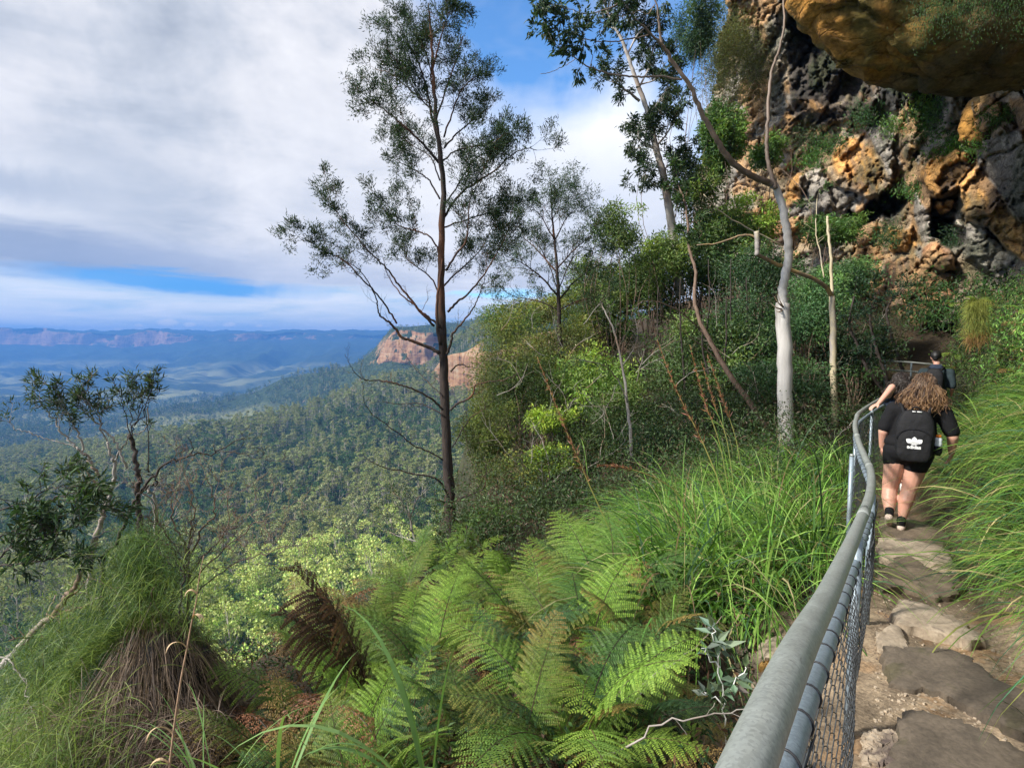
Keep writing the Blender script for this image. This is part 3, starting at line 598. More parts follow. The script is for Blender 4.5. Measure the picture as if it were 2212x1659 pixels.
for k in (3, 5, 7, 9):
    b = MB(); i = k*12+5; tube(b, rail3[i-1:i+2], .0265, 20); obj('coupling', b, M_GALV, f, fl)
off = np.array([0, 0, -.125]); low3 = rail3+off+np.c_[rt_ := np.zeros((len(rail3), 2)), np.zeros(len(rail3))]
low3[:, :2] += .012
b = MB(); tube(b, low3[8:], .020, 16); obj('lower_rail', b, M_GALV2, f, fl)
seg = np.linalg.norm(np.diff(low3, axis=0), axis=1); sL = np.concatenate([[0], np.cumsum(seg)])
def at_s(s, arr=low3): return np.stack([np.interp(s, sL, arr[:, i]) for i in range(3)], -1)
lt = nrm(np.gradient(low3, axis=0)); ln = nrm(np.stack([lt[:, 1], -lt[:, 0], 0*lt[:, 0]], 1))
s0 = float(np.interp(.45, low3[:, 1], sL)); s1 = sL[-1]
tie = MB(); a = np.linspace(0, 2*math.pi, 15)
ring = MB(); tube(ring, np.c_[0*a, .0218*np.cos(a), .0218*np.sin(a)], .0020, 5, cap=False); tie_me = ring.mesh('wire_tie', M_TIE)
k = 0; s = s0
while s < s0+7.5:
    p = at_s(s); t = at_s(s, lt); o = bpy.data.objects.new('wire_tie', tie_me); C.objects.link(o); o.parent = f; o.location = p-fl
    o.rotation_euler = Vector(t).to_track_quat('X', 'Z').to_euler(); o.rotation_euler.rotate_axis('Z', R(8*math.sin(k*2.1))); s += .155+.02*math.sin(k*1.7); k += 1
# netting: vertical zigzag wires hooked into each other
b = MB(); step = .045; s = s0-.6; k = 0
while s < s1:
    top = at_s(s); n_ = at_s(s, ln); t_ = at_s(s, lt); gzz = G(top[0], top[1])+.02
    pitch = .035 if top[1] < 5 else .05; m_ = int((top[2]-gzz)/pitch); zz = top[2]-np.arange(m_)*pitch; sg = np.where((np.arange(m_)+k) % 2 == 0, -1, 1)
    bul = .018*np.sin(np.arange(m_)*.21+s*1.7)+.012*np.sin(s*5)
    pts = np.stack([top[0]+t_[0]*sg*step*.54+n_[0]*(.018+bul+.003*sg), top[1]+t_[1]*sg*step*.54+n_[1]*(.018+bul+.003*sg), zz+.004*np.sin(s*9+zz*30)], -1)
    if m_ > 2: tube(b, spline(pts, 3) if top[1] < 2.6 else pts, .0016 if top[1] < 6 else .0022, 4, cap=False)
    s += step*(1 if top[1] < 5 else 1.25); k += 1
obj('wire_netting', b, M_WIRE, f, fl)
for (px, D, tz) in ((None, 2.24, 0), (None, 3.3, 0), (1850, 4.85, -.03), (None, 6.35, 0), (None, 8.0, 0), (None, 10.0, 0)):
    if px: x = (px-VW/2)/FV*D; zt = float(P(px, 985, D)[2])
    else: x = float(np.interp(D, rail3[:, 1], rail3[:, 0]))+.012; zt = float(np.interp(D, rail3[:, 1], rail3[:, 2]))-.01
    b = MB(); tube(b, np.array([(x, D, G(x, D)-.2), (x, D, G(x, D)+.3), (x, D, zt)]), .019, 14); pst = obj('post', b, M_GALV2, f, fl)
    if px: bb = MB(); tube(bb, np.array([(x, D, zt-.002), (x, D, zt+.018)]), [.0205, .016], 14); obj('cap', bb, M_GALV, pst, (0, 0, 0)).location = -np.array(f.location)*0
    if px: pst.children[0].location = (-fl[0], -fl[1], -fl[2])
# far fence
ff = thing('steel_fence', 'distant two rail steel fence crossing behind the walkers', 'fence', V3(P(1915, 830, 14.5)))
fl2 = np.array(ff.location); b1 = P(1908, 779, 14.3); b2 = P(2035, 789, 13.2); d0 = np.array([0, 0, -.22])
for dd in (0, 1):
    b = MB(); tube(b, np.array([b1+d0*dd, (b1+b2)/2+d0*dd+[0, 0, .01], b2+d0*dd]), .024, 10); obj('rail', b, M_GALV, ff, fl2)
for t in (.04, .5, .98):
    p = b1+(b2-b1)*t; b = MB(); tube(b, np.array([p+[0, 0, -1.2], p+[0, 0, .0]]), .022, 10); obj('post', b, M_GALV2, ff, fl2)
# ---------- the overhanging sandstone cliff ----------
def z4(l): return [(1465+.3533*a, .3533*b) for a, b in l]
OR = (.58, .31, .10); OR2 = (.44, .25, .10); TAN = (.42, .31, .19); GR = (.27, .245, .21); DK = (.060, .055, .050); LG = (.34, .31, .27); BRN = (.14, .085, .04); GRN = (.035, .055, .018)  # dark grey tone puts the shade of caves and undersides into the rock
feats = [  # polygon, push in metres (minus = towards us), tilt, colour, edge softness in px
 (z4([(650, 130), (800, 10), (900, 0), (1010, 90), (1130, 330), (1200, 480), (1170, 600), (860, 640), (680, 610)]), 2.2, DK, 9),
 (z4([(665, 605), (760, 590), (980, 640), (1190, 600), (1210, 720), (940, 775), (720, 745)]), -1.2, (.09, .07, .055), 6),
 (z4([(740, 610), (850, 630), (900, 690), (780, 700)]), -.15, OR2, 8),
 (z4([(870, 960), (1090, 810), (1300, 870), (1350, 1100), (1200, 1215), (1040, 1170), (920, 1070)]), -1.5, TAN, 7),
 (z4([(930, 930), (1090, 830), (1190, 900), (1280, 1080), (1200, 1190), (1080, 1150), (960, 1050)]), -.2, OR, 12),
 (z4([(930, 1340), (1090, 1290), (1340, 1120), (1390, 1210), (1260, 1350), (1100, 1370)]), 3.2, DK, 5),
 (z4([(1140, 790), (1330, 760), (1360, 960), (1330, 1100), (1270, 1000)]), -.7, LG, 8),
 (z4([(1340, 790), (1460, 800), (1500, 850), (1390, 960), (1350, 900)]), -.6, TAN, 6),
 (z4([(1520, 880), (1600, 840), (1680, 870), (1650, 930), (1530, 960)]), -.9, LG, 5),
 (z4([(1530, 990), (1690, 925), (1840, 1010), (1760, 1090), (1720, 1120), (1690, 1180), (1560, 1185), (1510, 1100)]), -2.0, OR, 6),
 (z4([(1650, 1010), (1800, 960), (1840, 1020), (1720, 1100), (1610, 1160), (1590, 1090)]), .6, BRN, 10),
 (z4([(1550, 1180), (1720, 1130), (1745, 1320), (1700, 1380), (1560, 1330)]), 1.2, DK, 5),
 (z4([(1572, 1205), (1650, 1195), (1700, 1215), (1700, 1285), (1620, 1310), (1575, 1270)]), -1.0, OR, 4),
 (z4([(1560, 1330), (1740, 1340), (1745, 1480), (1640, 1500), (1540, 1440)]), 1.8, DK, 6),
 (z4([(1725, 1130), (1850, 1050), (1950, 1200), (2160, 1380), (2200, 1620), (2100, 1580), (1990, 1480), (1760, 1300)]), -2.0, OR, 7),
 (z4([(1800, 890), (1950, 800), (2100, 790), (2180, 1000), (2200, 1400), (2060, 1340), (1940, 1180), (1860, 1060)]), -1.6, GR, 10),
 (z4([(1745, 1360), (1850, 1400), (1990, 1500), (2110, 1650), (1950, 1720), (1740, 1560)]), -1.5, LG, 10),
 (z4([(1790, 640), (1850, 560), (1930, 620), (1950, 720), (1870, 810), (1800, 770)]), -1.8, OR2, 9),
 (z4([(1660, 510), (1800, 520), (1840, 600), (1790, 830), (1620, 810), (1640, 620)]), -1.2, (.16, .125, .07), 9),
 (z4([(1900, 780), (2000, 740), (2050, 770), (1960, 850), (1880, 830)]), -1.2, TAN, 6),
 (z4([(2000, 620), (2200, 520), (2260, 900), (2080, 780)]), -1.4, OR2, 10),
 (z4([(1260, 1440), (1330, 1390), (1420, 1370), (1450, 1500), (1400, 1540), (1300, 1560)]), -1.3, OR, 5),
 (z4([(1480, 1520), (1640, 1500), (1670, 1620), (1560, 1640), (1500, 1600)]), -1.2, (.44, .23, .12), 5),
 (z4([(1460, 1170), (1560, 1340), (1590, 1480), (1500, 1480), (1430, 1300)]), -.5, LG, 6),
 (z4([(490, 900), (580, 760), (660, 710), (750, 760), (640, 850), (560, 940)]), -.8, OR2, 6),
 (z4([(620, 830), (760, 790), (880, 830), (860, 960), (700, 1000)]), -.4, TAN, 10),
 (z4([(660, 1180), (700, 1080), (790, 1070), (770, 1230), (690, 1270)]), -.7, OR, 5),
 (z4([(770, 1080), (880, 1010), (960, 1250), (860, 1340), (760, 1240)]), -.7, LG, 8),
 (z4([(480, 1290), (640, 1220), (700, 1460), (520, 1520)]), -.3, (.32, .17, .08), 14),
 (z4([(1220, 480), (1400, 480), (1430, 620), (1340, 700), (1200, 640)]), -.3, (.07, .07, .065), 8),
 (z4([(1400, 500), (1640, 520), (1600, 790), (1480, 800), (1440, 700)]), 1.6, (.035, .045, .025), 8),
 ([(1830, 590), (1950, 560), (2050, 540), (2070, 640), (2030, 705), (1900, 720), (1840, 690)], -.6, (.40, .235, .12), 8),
 ([(1700, 760), (1900, 712), (2100, 700), (2100, 800), (1700, 900)], 2.6, (.02, .02, .015), 9),  # shadow at the wall foot, put in as near black colour
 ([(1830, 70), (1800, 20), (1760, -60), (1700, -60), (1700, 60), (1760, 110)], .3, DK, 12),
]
gpx = np.arange(1440, 2760, 3.6); gpy = np.arange(-640, 830, 3.2)
PX, PY = np.meshgrid(gpx, gpy, indexing='ij')
D0 = np.interp(PX, [1440, 1528, 1698, 1897, 2001, 2212, 2466, 2760], [46, 38, 30, 22, 17, 12, 8.5, 6.2])
D0 = D0*(1-.28*sstep(500, -300, PY))
D0 = D0+1.2*sstep(640, 800, PY)
warp = P(PX, PY, D0)
wx, wy = 5*fbm(warp*.9, 3, 61)*2, 5*fbm(warp*.9, 3, 62)*2
rad_ = np.clip(D0/16, .6, 1.6)
D = D0.copy(); col = np.zeros(PX.shape+(3,))
strat = warp@np.array([.18, .10, 1.0])
n0 = fbm(warp*np.array([.35, .35, .6]), 5, 71); n1_ = fbm(warp*np.array([1.3, 1.3, 2.2]), 5, 72); st = fbm(np.stack([strat*2.1, n0*.6, warp[..., 0]*.08], -1), 4, 73)
f1, f2, cid = cells(warp*np.array([.42, .3, .75])+.25*n1_[..., None], 81); crk = sstep(.0, .12, f2-f1)
facet = np.abs(((strat*1.15+n0*.8) % 1.0)-.35)
g1, g2, gi1 = cells(warp*np.array([.30, .24, .95])+.16*n1_[..., None], 181); h1, h2, hi1 = cells(warp*np.array([.95, .75, 3.4])+.14*n1_[..., None], 182); k1_, k2_, ki1 = cells(warp*np.array([2.4, 2.0, 8.5])+.1*n1_[..., None], 183)
D = D+rad_*(.22*n0+.05*n1_+.06*st-.75*(gi1-.5)+.30*(1-sstep(0, .07, g2-g1))-.26*(hi1-.5)+.07*(1-sstep(0, .09, h2-h1))-.10*(ki1-.5)+.10*facet)
f1b, f2b, cidb = cells(warp*np.array([1.4, 1.1, 2.6])+.3*n1_[..., None], 82); D = D-rad_*.16*(cidb-.5)+.06*rad_*(1-sstep(0, .1, f2b-f1b))
mixn = sstep(-.2, .5, n0+.5*n1_); c0 = np.array(GR)*1.0; col[:] = c0*(1-mixn[..., None])+np.array((.34, .26, .165))*mixn[..., None]
orn = np.clip(sstep(.30, .55, fbm(warp*.55, 4, 77)+.5*(gi1-.5))+.7*(gi1 > .66)*sstep(-.2, .2, n1_+.3), 0, 1); col = col*(1-orn[..., None]*.7)+np.array(OR2)*orn[..., None]*.7
dkn = sstep(.15, .6, st+.3*n0); col = col*(1-.3*dkn[..., None])
QX, QY = PX+wx*1.1+1.5*n1_*6, PY+wy*1.1+1.5*n1_*5
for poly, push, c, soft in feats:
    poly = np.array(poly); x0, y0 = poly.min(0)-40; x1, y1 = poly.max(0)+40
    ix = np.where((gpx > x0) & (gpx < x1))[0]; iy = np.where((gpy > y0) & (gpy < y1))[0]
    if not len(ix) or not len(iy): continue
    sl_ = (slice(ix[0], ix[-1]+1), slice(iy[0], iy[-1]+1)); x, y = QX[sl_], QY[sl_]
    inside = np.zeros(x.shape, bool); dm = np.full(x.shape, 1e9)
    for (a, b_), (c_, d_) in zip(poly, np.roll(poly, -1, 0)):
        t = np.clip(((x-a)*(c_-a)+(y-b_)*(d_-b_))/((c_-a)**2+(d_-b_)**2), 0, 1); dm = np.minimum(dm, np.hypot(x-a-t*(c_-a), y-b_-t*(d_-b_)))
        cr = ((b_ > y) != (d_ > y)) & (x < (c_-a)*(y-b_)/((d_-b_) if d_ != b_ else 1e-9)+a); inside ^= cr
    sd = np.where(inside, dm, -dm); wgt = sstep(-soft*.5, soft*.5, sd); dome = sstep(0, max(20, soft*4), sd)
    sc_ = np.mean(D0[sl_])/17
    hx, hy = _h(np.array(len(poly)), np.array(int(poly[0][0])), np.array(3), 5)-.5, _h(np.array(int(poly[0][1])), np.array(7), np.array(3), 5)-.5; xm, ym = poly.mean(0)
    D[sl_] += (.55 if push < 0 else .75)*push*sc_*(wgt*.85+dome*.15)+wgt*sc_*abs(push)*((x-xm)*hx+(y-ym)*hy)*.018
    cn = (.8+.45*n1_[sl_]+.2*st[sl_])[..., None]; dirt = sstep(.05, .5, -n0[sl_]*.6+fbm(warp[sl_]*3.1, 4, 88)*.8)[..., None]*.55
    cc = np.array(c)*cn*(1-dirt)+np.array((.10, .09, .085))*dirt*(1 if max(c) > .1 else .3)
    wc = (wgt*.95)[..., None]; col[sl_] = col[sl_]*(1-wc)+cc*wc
# green growth on ledges
ledge = sstep(.1, .6, fbm(warp*np.array([.5, .5, .9]), 4, 95)+.35*fbm(warp*4, 3, 96))[..., None]*.75
col = col*(1-ledge*.6)+np.array(GRN)*ledge*.6
sil = np.interp(PY, [-640, 0, 100, 200, 300, 400, 500, 620, 830], [1560, 1562, 1552, 1538, 1520, 1500, 1490, 1560, 1640])+14*fbm(np.stack([PY/40, PX*0, PY*0], -1), 3, 99)
ok = PX > sil
V = P(PX, PY, D); V = V+(.03*rad_*fbm(warp*6, 3, 101))[..., None]*np.array([.5, .5, .6])
ii = np.arange(PX.size).reshape(PX.shape)
q = np.stack([ii[:-1, :-1], ii[:-1, 1:], ii[1:, 1:], ii[1:, :-1]], -1); okq = ok[:-1, :-1] & ok[1:, 1:]; q = q[okq]
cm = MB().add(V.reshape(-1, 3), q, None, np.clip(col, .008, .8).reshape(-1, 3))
def ellip(c, r, n=90, seed=0, disp=.25, freq=.8, colf=None):
    th = np.linspace(0, math.pi, n); ph = np.linspace(0, 2*math.pi, 2*n+1)[:-1]; T, H = np.meshgrid(th, ph, indexing='ij')
    d = np.stack([np.sin(T)*np.cos(H), np.sin(T)*np.sin(H), np.cos(T)], -1); p = c+d*r
    k = disp*fbm(p*freq, 5, seed)+disp*.5*(np.abs(fbm(p*freq*2.6*np.array([1, 1, 1.8]), 4, seed+3))-.3)+.03*fbm(p*5, 3, seed+9); b1, b2, bi = cells(p*np.array([.55, .55, 1.6])+.15*fbm(p, 3, seed)[..., None], seed+40); b3, b4, bj = cells(p*np.array([1.7, 1.7, 5.]), seed+41); p = p+d*(k*.8+.20*(bi-.5)-.08*(1-sstep(0, .06, b2-b1))+.07*(bj-.5))[..., None]
    i = np.arange(n-1)[:, None]*2*n; j = np.arange(2*n)[None]; j2 = (j+1) % (2*n)
    return p, np.stack([i+j, i+2*n+j, i+2*n+j2, i+j2], -1).reshape(-1, 4), d
for (c, r, sd, kind) in ((P(2190, -185, 9.7), (3.75, 2.0, 2.75), 5, 0), (P(1900, -360, 12.5), (2.8, 2.6, 2.3), 8, 0), (P(2130, 262, 13.0), (.42, .6, .62), 9, 1)):
    p, qq, d = ellip(c, np.array(r), 110 if kind == 0 else 40, sd, .22 if kind == 0 else .1, .6)
    k1 = fbm(p*.8, 4, sd+20); k2 = fbm(p*2.6, 4, sd+30)
    lf = sstep(.45, .95, -d[..., 0]*.9-d[..., 2]*.1+.35*k1)[..., None]      # orange on the left facing side
    base = np.array((.085, .065, .030))*(1+.5*k2[..., None]); cc = base*(1-lf)+np.array((.44, .22, .05))*(1+.3*k2[..., None])*lf
    gn = sstep(.1, .5, k1+.45*d[..., 2]+.3*k2)[..., None]*(kind == 0); cc = cc*(1-gn*.8)+np.array(GRN)*gn*.8
    cm.add(p.reshape(-1, 3), qq, None, np.clip(cc, .006, .8).reshape(-1, 3))
m, nt, bs, out = newmat('sandstone'); a = N(nt, 'ShaderNodeAttribute', attribute_name='Col'); v = coords(nt); n1 = noise(nt, 2.2, 9, .68, v, .4)
v2 = coords(nt, (.8, .8, 3.2)); n2 = noise(nt, 3.5, 8, .7, v2, .3); n3 = noise(nt, 18, 6, .65, v)
c = mixc(nt, 1.0, a.outputs['Color'], ramp(nt, n1, [(.28, (.72, .69, .66)), (.5, (1.3, 1.3, 1.3)), (.72, (1.9, 1.8, 1.65))]), 'MULTIPLY')
c = mixc(nt, 1.0, c, ramp(nt, n2, [(.34, (.6, .58, .57)), (.52, (1, 1, 1))]), 'MULTIPLY'); c = mixc(nt, 1.0, c, ramp(nt, n3, [(.35, (.62, .62, .62)), (.6, (1.12, 1.12, 1.12))]), 'MULTIPLY')
nt.links.new(c, bs.inputs['Base Color']); bs.inputs['Roughness'].default_value = .85; bs.inputs['Specular IOR Level'].default_value = .25
vo = N(nt, 'ShaderNodeTexVoronoi', feature='DISTANCE_TO_EDGE'); vo.inputs['Scale'].default_value = .9; nw = N(nt, 'ShaderNodeMapping'); nw.inputs['Scale'].default_value = (1, 1, 2.6); nt.links.new(coords(nt), nw.inputs[0]); wv = N(nt, 'ShaderNodeVectorMath', operation='ADD'); nz = N(nt, 'ShaderNodeTexNoise'); nz.inputs['Scale'].default_value = 1.7; nz.inputs['Detail'].default_value = 5; nt.links.new(nw.outputs[0], nz.inputs['Vector']); nt.links.new(nw.outputs[0], wv.inputs[0]); nt.links.new(nz.outputs['Color'], wv.inputs[1]); nt.links.new(wv.outputs[0], vo.inputs['Vector']); cr_ = ramp(nt, vo.outputs['Distance'], [(0, (0, 0, 0)), (.05, (1, 1, 1))]); c = mixc(nt, 1.0, c, ramp(nt, vo.outputs['Distance'], [(0, (.72, .70, .68)), (.03, (1, 1, 1))]), 'MULTIPLY'); nt.links.new(c, bs.inputs['Base Color'])
bump(nt, bs, mixc(nt, .2, mixc(nt, .5, n1, mixc(nt, .4, n2, n3)), cr_), 1.0, .10); M_ROCK = m
tag(obj('cliff', cm, m), 'towering orange and grey sandstone cliff overhanging the track', 'cliff', kind='structure')
def cliff_at(px, py):
    i = int(np.clip(np.searchsorted(gpx, px), 0, len(gpx)-1)); j = int(np.clip(np.searchsorted(gpy, py), 0, len(gpy)-1)); return V[i, j]
# ---------- grass ----------
M_GRASS = leafmat('grass_blade', .5, .25, 1.0, .28)
def clumps(centers, nb, lean, L, W, droop, cols, colw, spread=.10, up=.9, rnd=.45, rng=RNG, seg=7):
    mb = MB(); cols = np.array(cols)
    n = len(centers)*nb; c = np.repeat(centers, nb, 0); lean = np.repeat(lean, nb, 0)
    off = rng.normal(size=(n, 2))*spread; b = c+np.c_[off, np.zeros(n)]
    out_ = np.c_[off/spread*.35, np.zeros(n)]
    d = lean+np.array([0, 0, up])+rng.normal(size=(n, 3))*rnd*np.array([1, 1, .5])+out_
    l = rng.uniform(L[0], L[1], n)*np.repeat(rng.uniform(.75, 1.15, len(centers)), nb); w_ = rng.uniform(W[0], W[1], n)
    ci = rng.choice(len(cols), n, p=np.array(colw)/sum(colw)); col = cols[ci]*(1+.22*rng.normal(size=(n, 1)))*np.repeat(rng.uniform(.7, 1.25, (len(centers), 1)), nb, 0)
    blades(mb, b, d, l, w_, rng.uniform(droop[0], droop[1], n), np.clip(col, .01, 1), seg, rng=rng); return mb
GREENS = [(.12, .25, .04), (.075, .17, .035), (.16, .30, .06), (.05, .12, .05), (.34, .27, .13), (.20, .14, .07)]
r = np.random.default_rng(21)
def seed_pts(n, ylo, yhi, dlo, dhi, f=None, rng=r):
    pts = []
    while len(pts) < n:
        y = rng.uniform(ylo, yhi, 4000); x = np.interp(y, rs[:, 1], rs[:, 0])+rng.uniform(-5, 6, 4000); d = raild(x, y); ok = (d > dlo) & (d < dhi)
        if f is not None: ok &= f(x, y, d)
        pts += list(np.stack([x[ok], y[ok]], 1))
    pts = np.array(pts[:n]); return np.c_[pts, ground(pts[:, 0], pts[:, 1])-.02]
c = seed_pts(300, 1.6, 12, .98, 3.2, lambda x, y, d: (r.random(len(x)) < np.where(y < 5, .9, .5)) & (d > .98+.2*((y < 2.6) | ((y > 4.6) & (y < 6.6)))))
i = np.array([np.hypot(rs[:, 0]-a[0], rs[:, 1]-a[1]).argmin() for a in c]); lean = -np.c_[rn[i]*.62, np.zeros(len(i))]+np.c_[-rt[i]*.35, np.zeros(len(i))]
g1 = clumps(c, 85, lean, (.42, .95), (.004, .014), (1.3, 2.9), [(.11, .22, .035), (.06, .14, .03), (.18, .30, .05), (.06, .15, .085), (.38, .31, .15), (.24, .26, .07)], (5, 4, 4, 2.5, 1.2, 1.8), .09, .75, .38, r)
tag(obj('grass', g1, M_GRASS, smooth=False), 'long green grass hanging over the track from the bank under the cliff', 'grass', kind='stuff')
# low grass and litter at the track edges
c = seed_pts(260, 1.8, 9, .70, 1.2); i = np.array([np.hypot(rs[:, 0]-a[0], rs[:, 1]-a[1]).argmin() for a in c])
g2 = clumps(c, 26, -np.c_[rn[i]*.5, np.zeros(len(i))], (.08, .26), (.002, .004), (1.5, 3), [(.10, .13, .05), (.22, .18, .11), (.07, .10, .05), (.14, .10, .06)], (3, 3, 2, 2), .07, .35, .6, r, 4)
tag(obj('grass', g2, M_GRASS, smooth=False), 'thin flattened dry grass along the foot of the bank', 'grass', kind='stuff')
# sweeping tussocks outside the rail
c = seed_pts(135, 3.05, 8.4, -2.7, -.22, lambda x, y, d: (d < -.3-.75*sstep(3.9, 3.0, y)) & (x/y > .22) & (r.random(len(x)) < .8))
lean = np.c_[np.full(len(c), -.55), np.full(len(c), -.12), np.zeros(len(c))]+.22*r.normal(size=(len(c), 3))
g3 = clumps(c, 130, lean*1.25, (.65, 1.3), (.006, .017), (2.0, 3.4), [(.15, .30, .045), (.08, .19, .035), (.26, .42, .09), (.06, .13, .06), (.42, .37, .19), (.24, .17, .09)], (6, 4, 4, 3, 1.3, .7), .09, .85, .33, r, 8)
tag(obj('grass', g3, M_GRASS, smooth=False), 'bright green sweeping tussock grass outside the handrail', 'grass', kind='stuff')
c = seed_pts(110, 7.5, 13.5, -2.6, -.2); lean = .4*r.normal(size=(len(c), 3))*[1, 1, 0]+[-.25, -.1, 0]
g4 = clumps(c, 70, lean, (.35, .8), (.006, .011), (1.2, 2.4), [(.065, .15, .035), (.04, .10, .03), (.11, .21, .05), (.25, .20, .10)], (4, 4, 2, .6), .14, .9, .4, r, 6)
tag(obj('grass', g4, M_GRASS, smooth=False), 'green grass around the foot of the white gum', 'grass', kind='stuff')
# broad pale blades right at the bottom of the slope
def sedge(px, D, n, L, label, lean=(0, 0, 0), W=(.009, .014), cols=((.22, .36, .12), (.15, .28, .08)), droop=(.8, 2.2), rng=r, zoff=0, up=1.0, rnd=.35):
    x, y = (px-VW/2)/FV*D, D; c = np.array([x, y, G(x, y)-.02+zoff]); m_ = clumps(np.array([c]), n, np.array([lean], float), L, W, droop, cols, (1,)*len(cols), .03, up, rnd, rng, 10)
    o = obj('sedge', m_, M_GRASS, loc=c, smooth=False); return tag(o, label, 'grass clump')
def lifted(px, py, D): p = P(px, py, D); return float(p[2]-G(p[0], p[1]))
sedge(580, 1.75, 9, (.42, .62), 'pale broad grass blades left of the tall arching blade', (-.05, 0, 0), zoff=lifted(580, 1760, 1.75))
sedge(745, 1.75, 10, (.40, .62), 'pale narrow grass blades in a fan below the ferns', (0, 0, 0), (.007, .012), zoff=lifted(745, 1760, 1.75))
sedge(905, 1.65, 8, (.45, .70), 'tall pale grass blades arching left below the ferns', (-.45, 0, 0), (.012, .019), droop=(1.6, 2.6), zoff=lifted(905, 1740, 1.65), rnd=.2)
sedge(390, 2.0, 14, (.35, .6), 'thin green blades at the foot of the brown thatch mound', (-.3, 0, 0), (.004, .007), zoff=lifted(390, 1740, 2.0))
# seed stalks
M_STALK = leafmat('stalk', .6, .1)
def stalk(pts, D0, D1, label, seed, head=.4, r0=.006):
    rr = np.random.default_rng(seed); n = len(pts); w3 = np.array([P(a, b, D0+(D1-D0)*k/(n-1)) for k, (a, b) in enumerate(pts)]); w3[0][2] -= .15; sp = spline(w3, 10); base = w3[0].copy(); t = thing('seed_stalk', label, 'seed stalk', base, 'tall seed stalks among the tussock grass')
    L = len(sp); u = np.linspace(0, 1, L)[:, None]; b = MB(); tube(b, sp, np.linspace(r0, .0018, L), 5, np.array([(.16, .24, .05)])*(1-u)+np.array([(.30, .17, .05)])*u, m=0); obj('stem', b, M_STALK, t, base)
    b = MB(); k = int(150*head/.4); q_ = rr.uniform(1-head, 1, k); idx_ = (q_*(L-1)).astype(int); p = sp[idx_]; d = nrm(np.gradient(sp, axis=0))[idx_]+rr.normal(size=(k, 3))*.35
    leaves(b, p, d, rr.normal(size=(k, 3)), rr.uniform(.04, .10, k)*(1.25-q_)*1.4, .008, tint((.21, .095, .045), k, .35, rr)); obj('seed_head', b, M_STALK, t, base, False)
    b = MB(); k = 4; q_ = rr.uniform(.2, .6, k); idx_ = (q_*(L-1)).astype(int); d = nrm(np.gradient(sp, axis=0))[idx_]+rr.normal(size=(k, 3))*.35; blades(b, sp[idx_], d, rr.uniform(.3, .5, k), .008, 1.6, tint((.16, .28, .06), k, .2, rr), 6, rng=rr); obj('blade', b, M_GRASS, t, base, False)
stalk([(1385, 1330), (1330, 1180), (1270, 1040), (1215, 910), (1160, 770)], 4.2, 4.6, 'seed stalk standing farthest left above the ferns', 1, .5, .008)
stalk([(1500, 1190), (1440, 1040), (1370, 930), (1300, 810), (1230, 745)][:0] or [(1620, 1230), (1570, 1090), (1520, 960), (1460, 840), (1420, 735)], 4.4, 5, 'long rusty seed stalk reaching highest above the tussock grass', 2, .48, .008)
stalk([(1580, 1060), (1555, 960), (1520, 860), (1490, 745)], 5.4, 5.7, 'thin rusty seed stalk right beside the tallest stalk', 3, .5)
stalk([(1612, 1040), (1590, 950), (1560, 860), (1528, 765)], 5.5, 5.9, 'rusty seed stalk nearest to the white gum', 4, .5)
stalk([(1590, 1050), (1570, 950), (1545, 880), (1515, 780)], 5.7, 6.1, 'pale seed stalk between the two rusty ones', 5, .35)
stalk([(1530, 1180), (1480, 1090), (1430, 1040), (1350, 1010), (1290, 1005)], 4.3, 4.3, 'bent brown stalk drooping over the tussock grass', 6, .3)
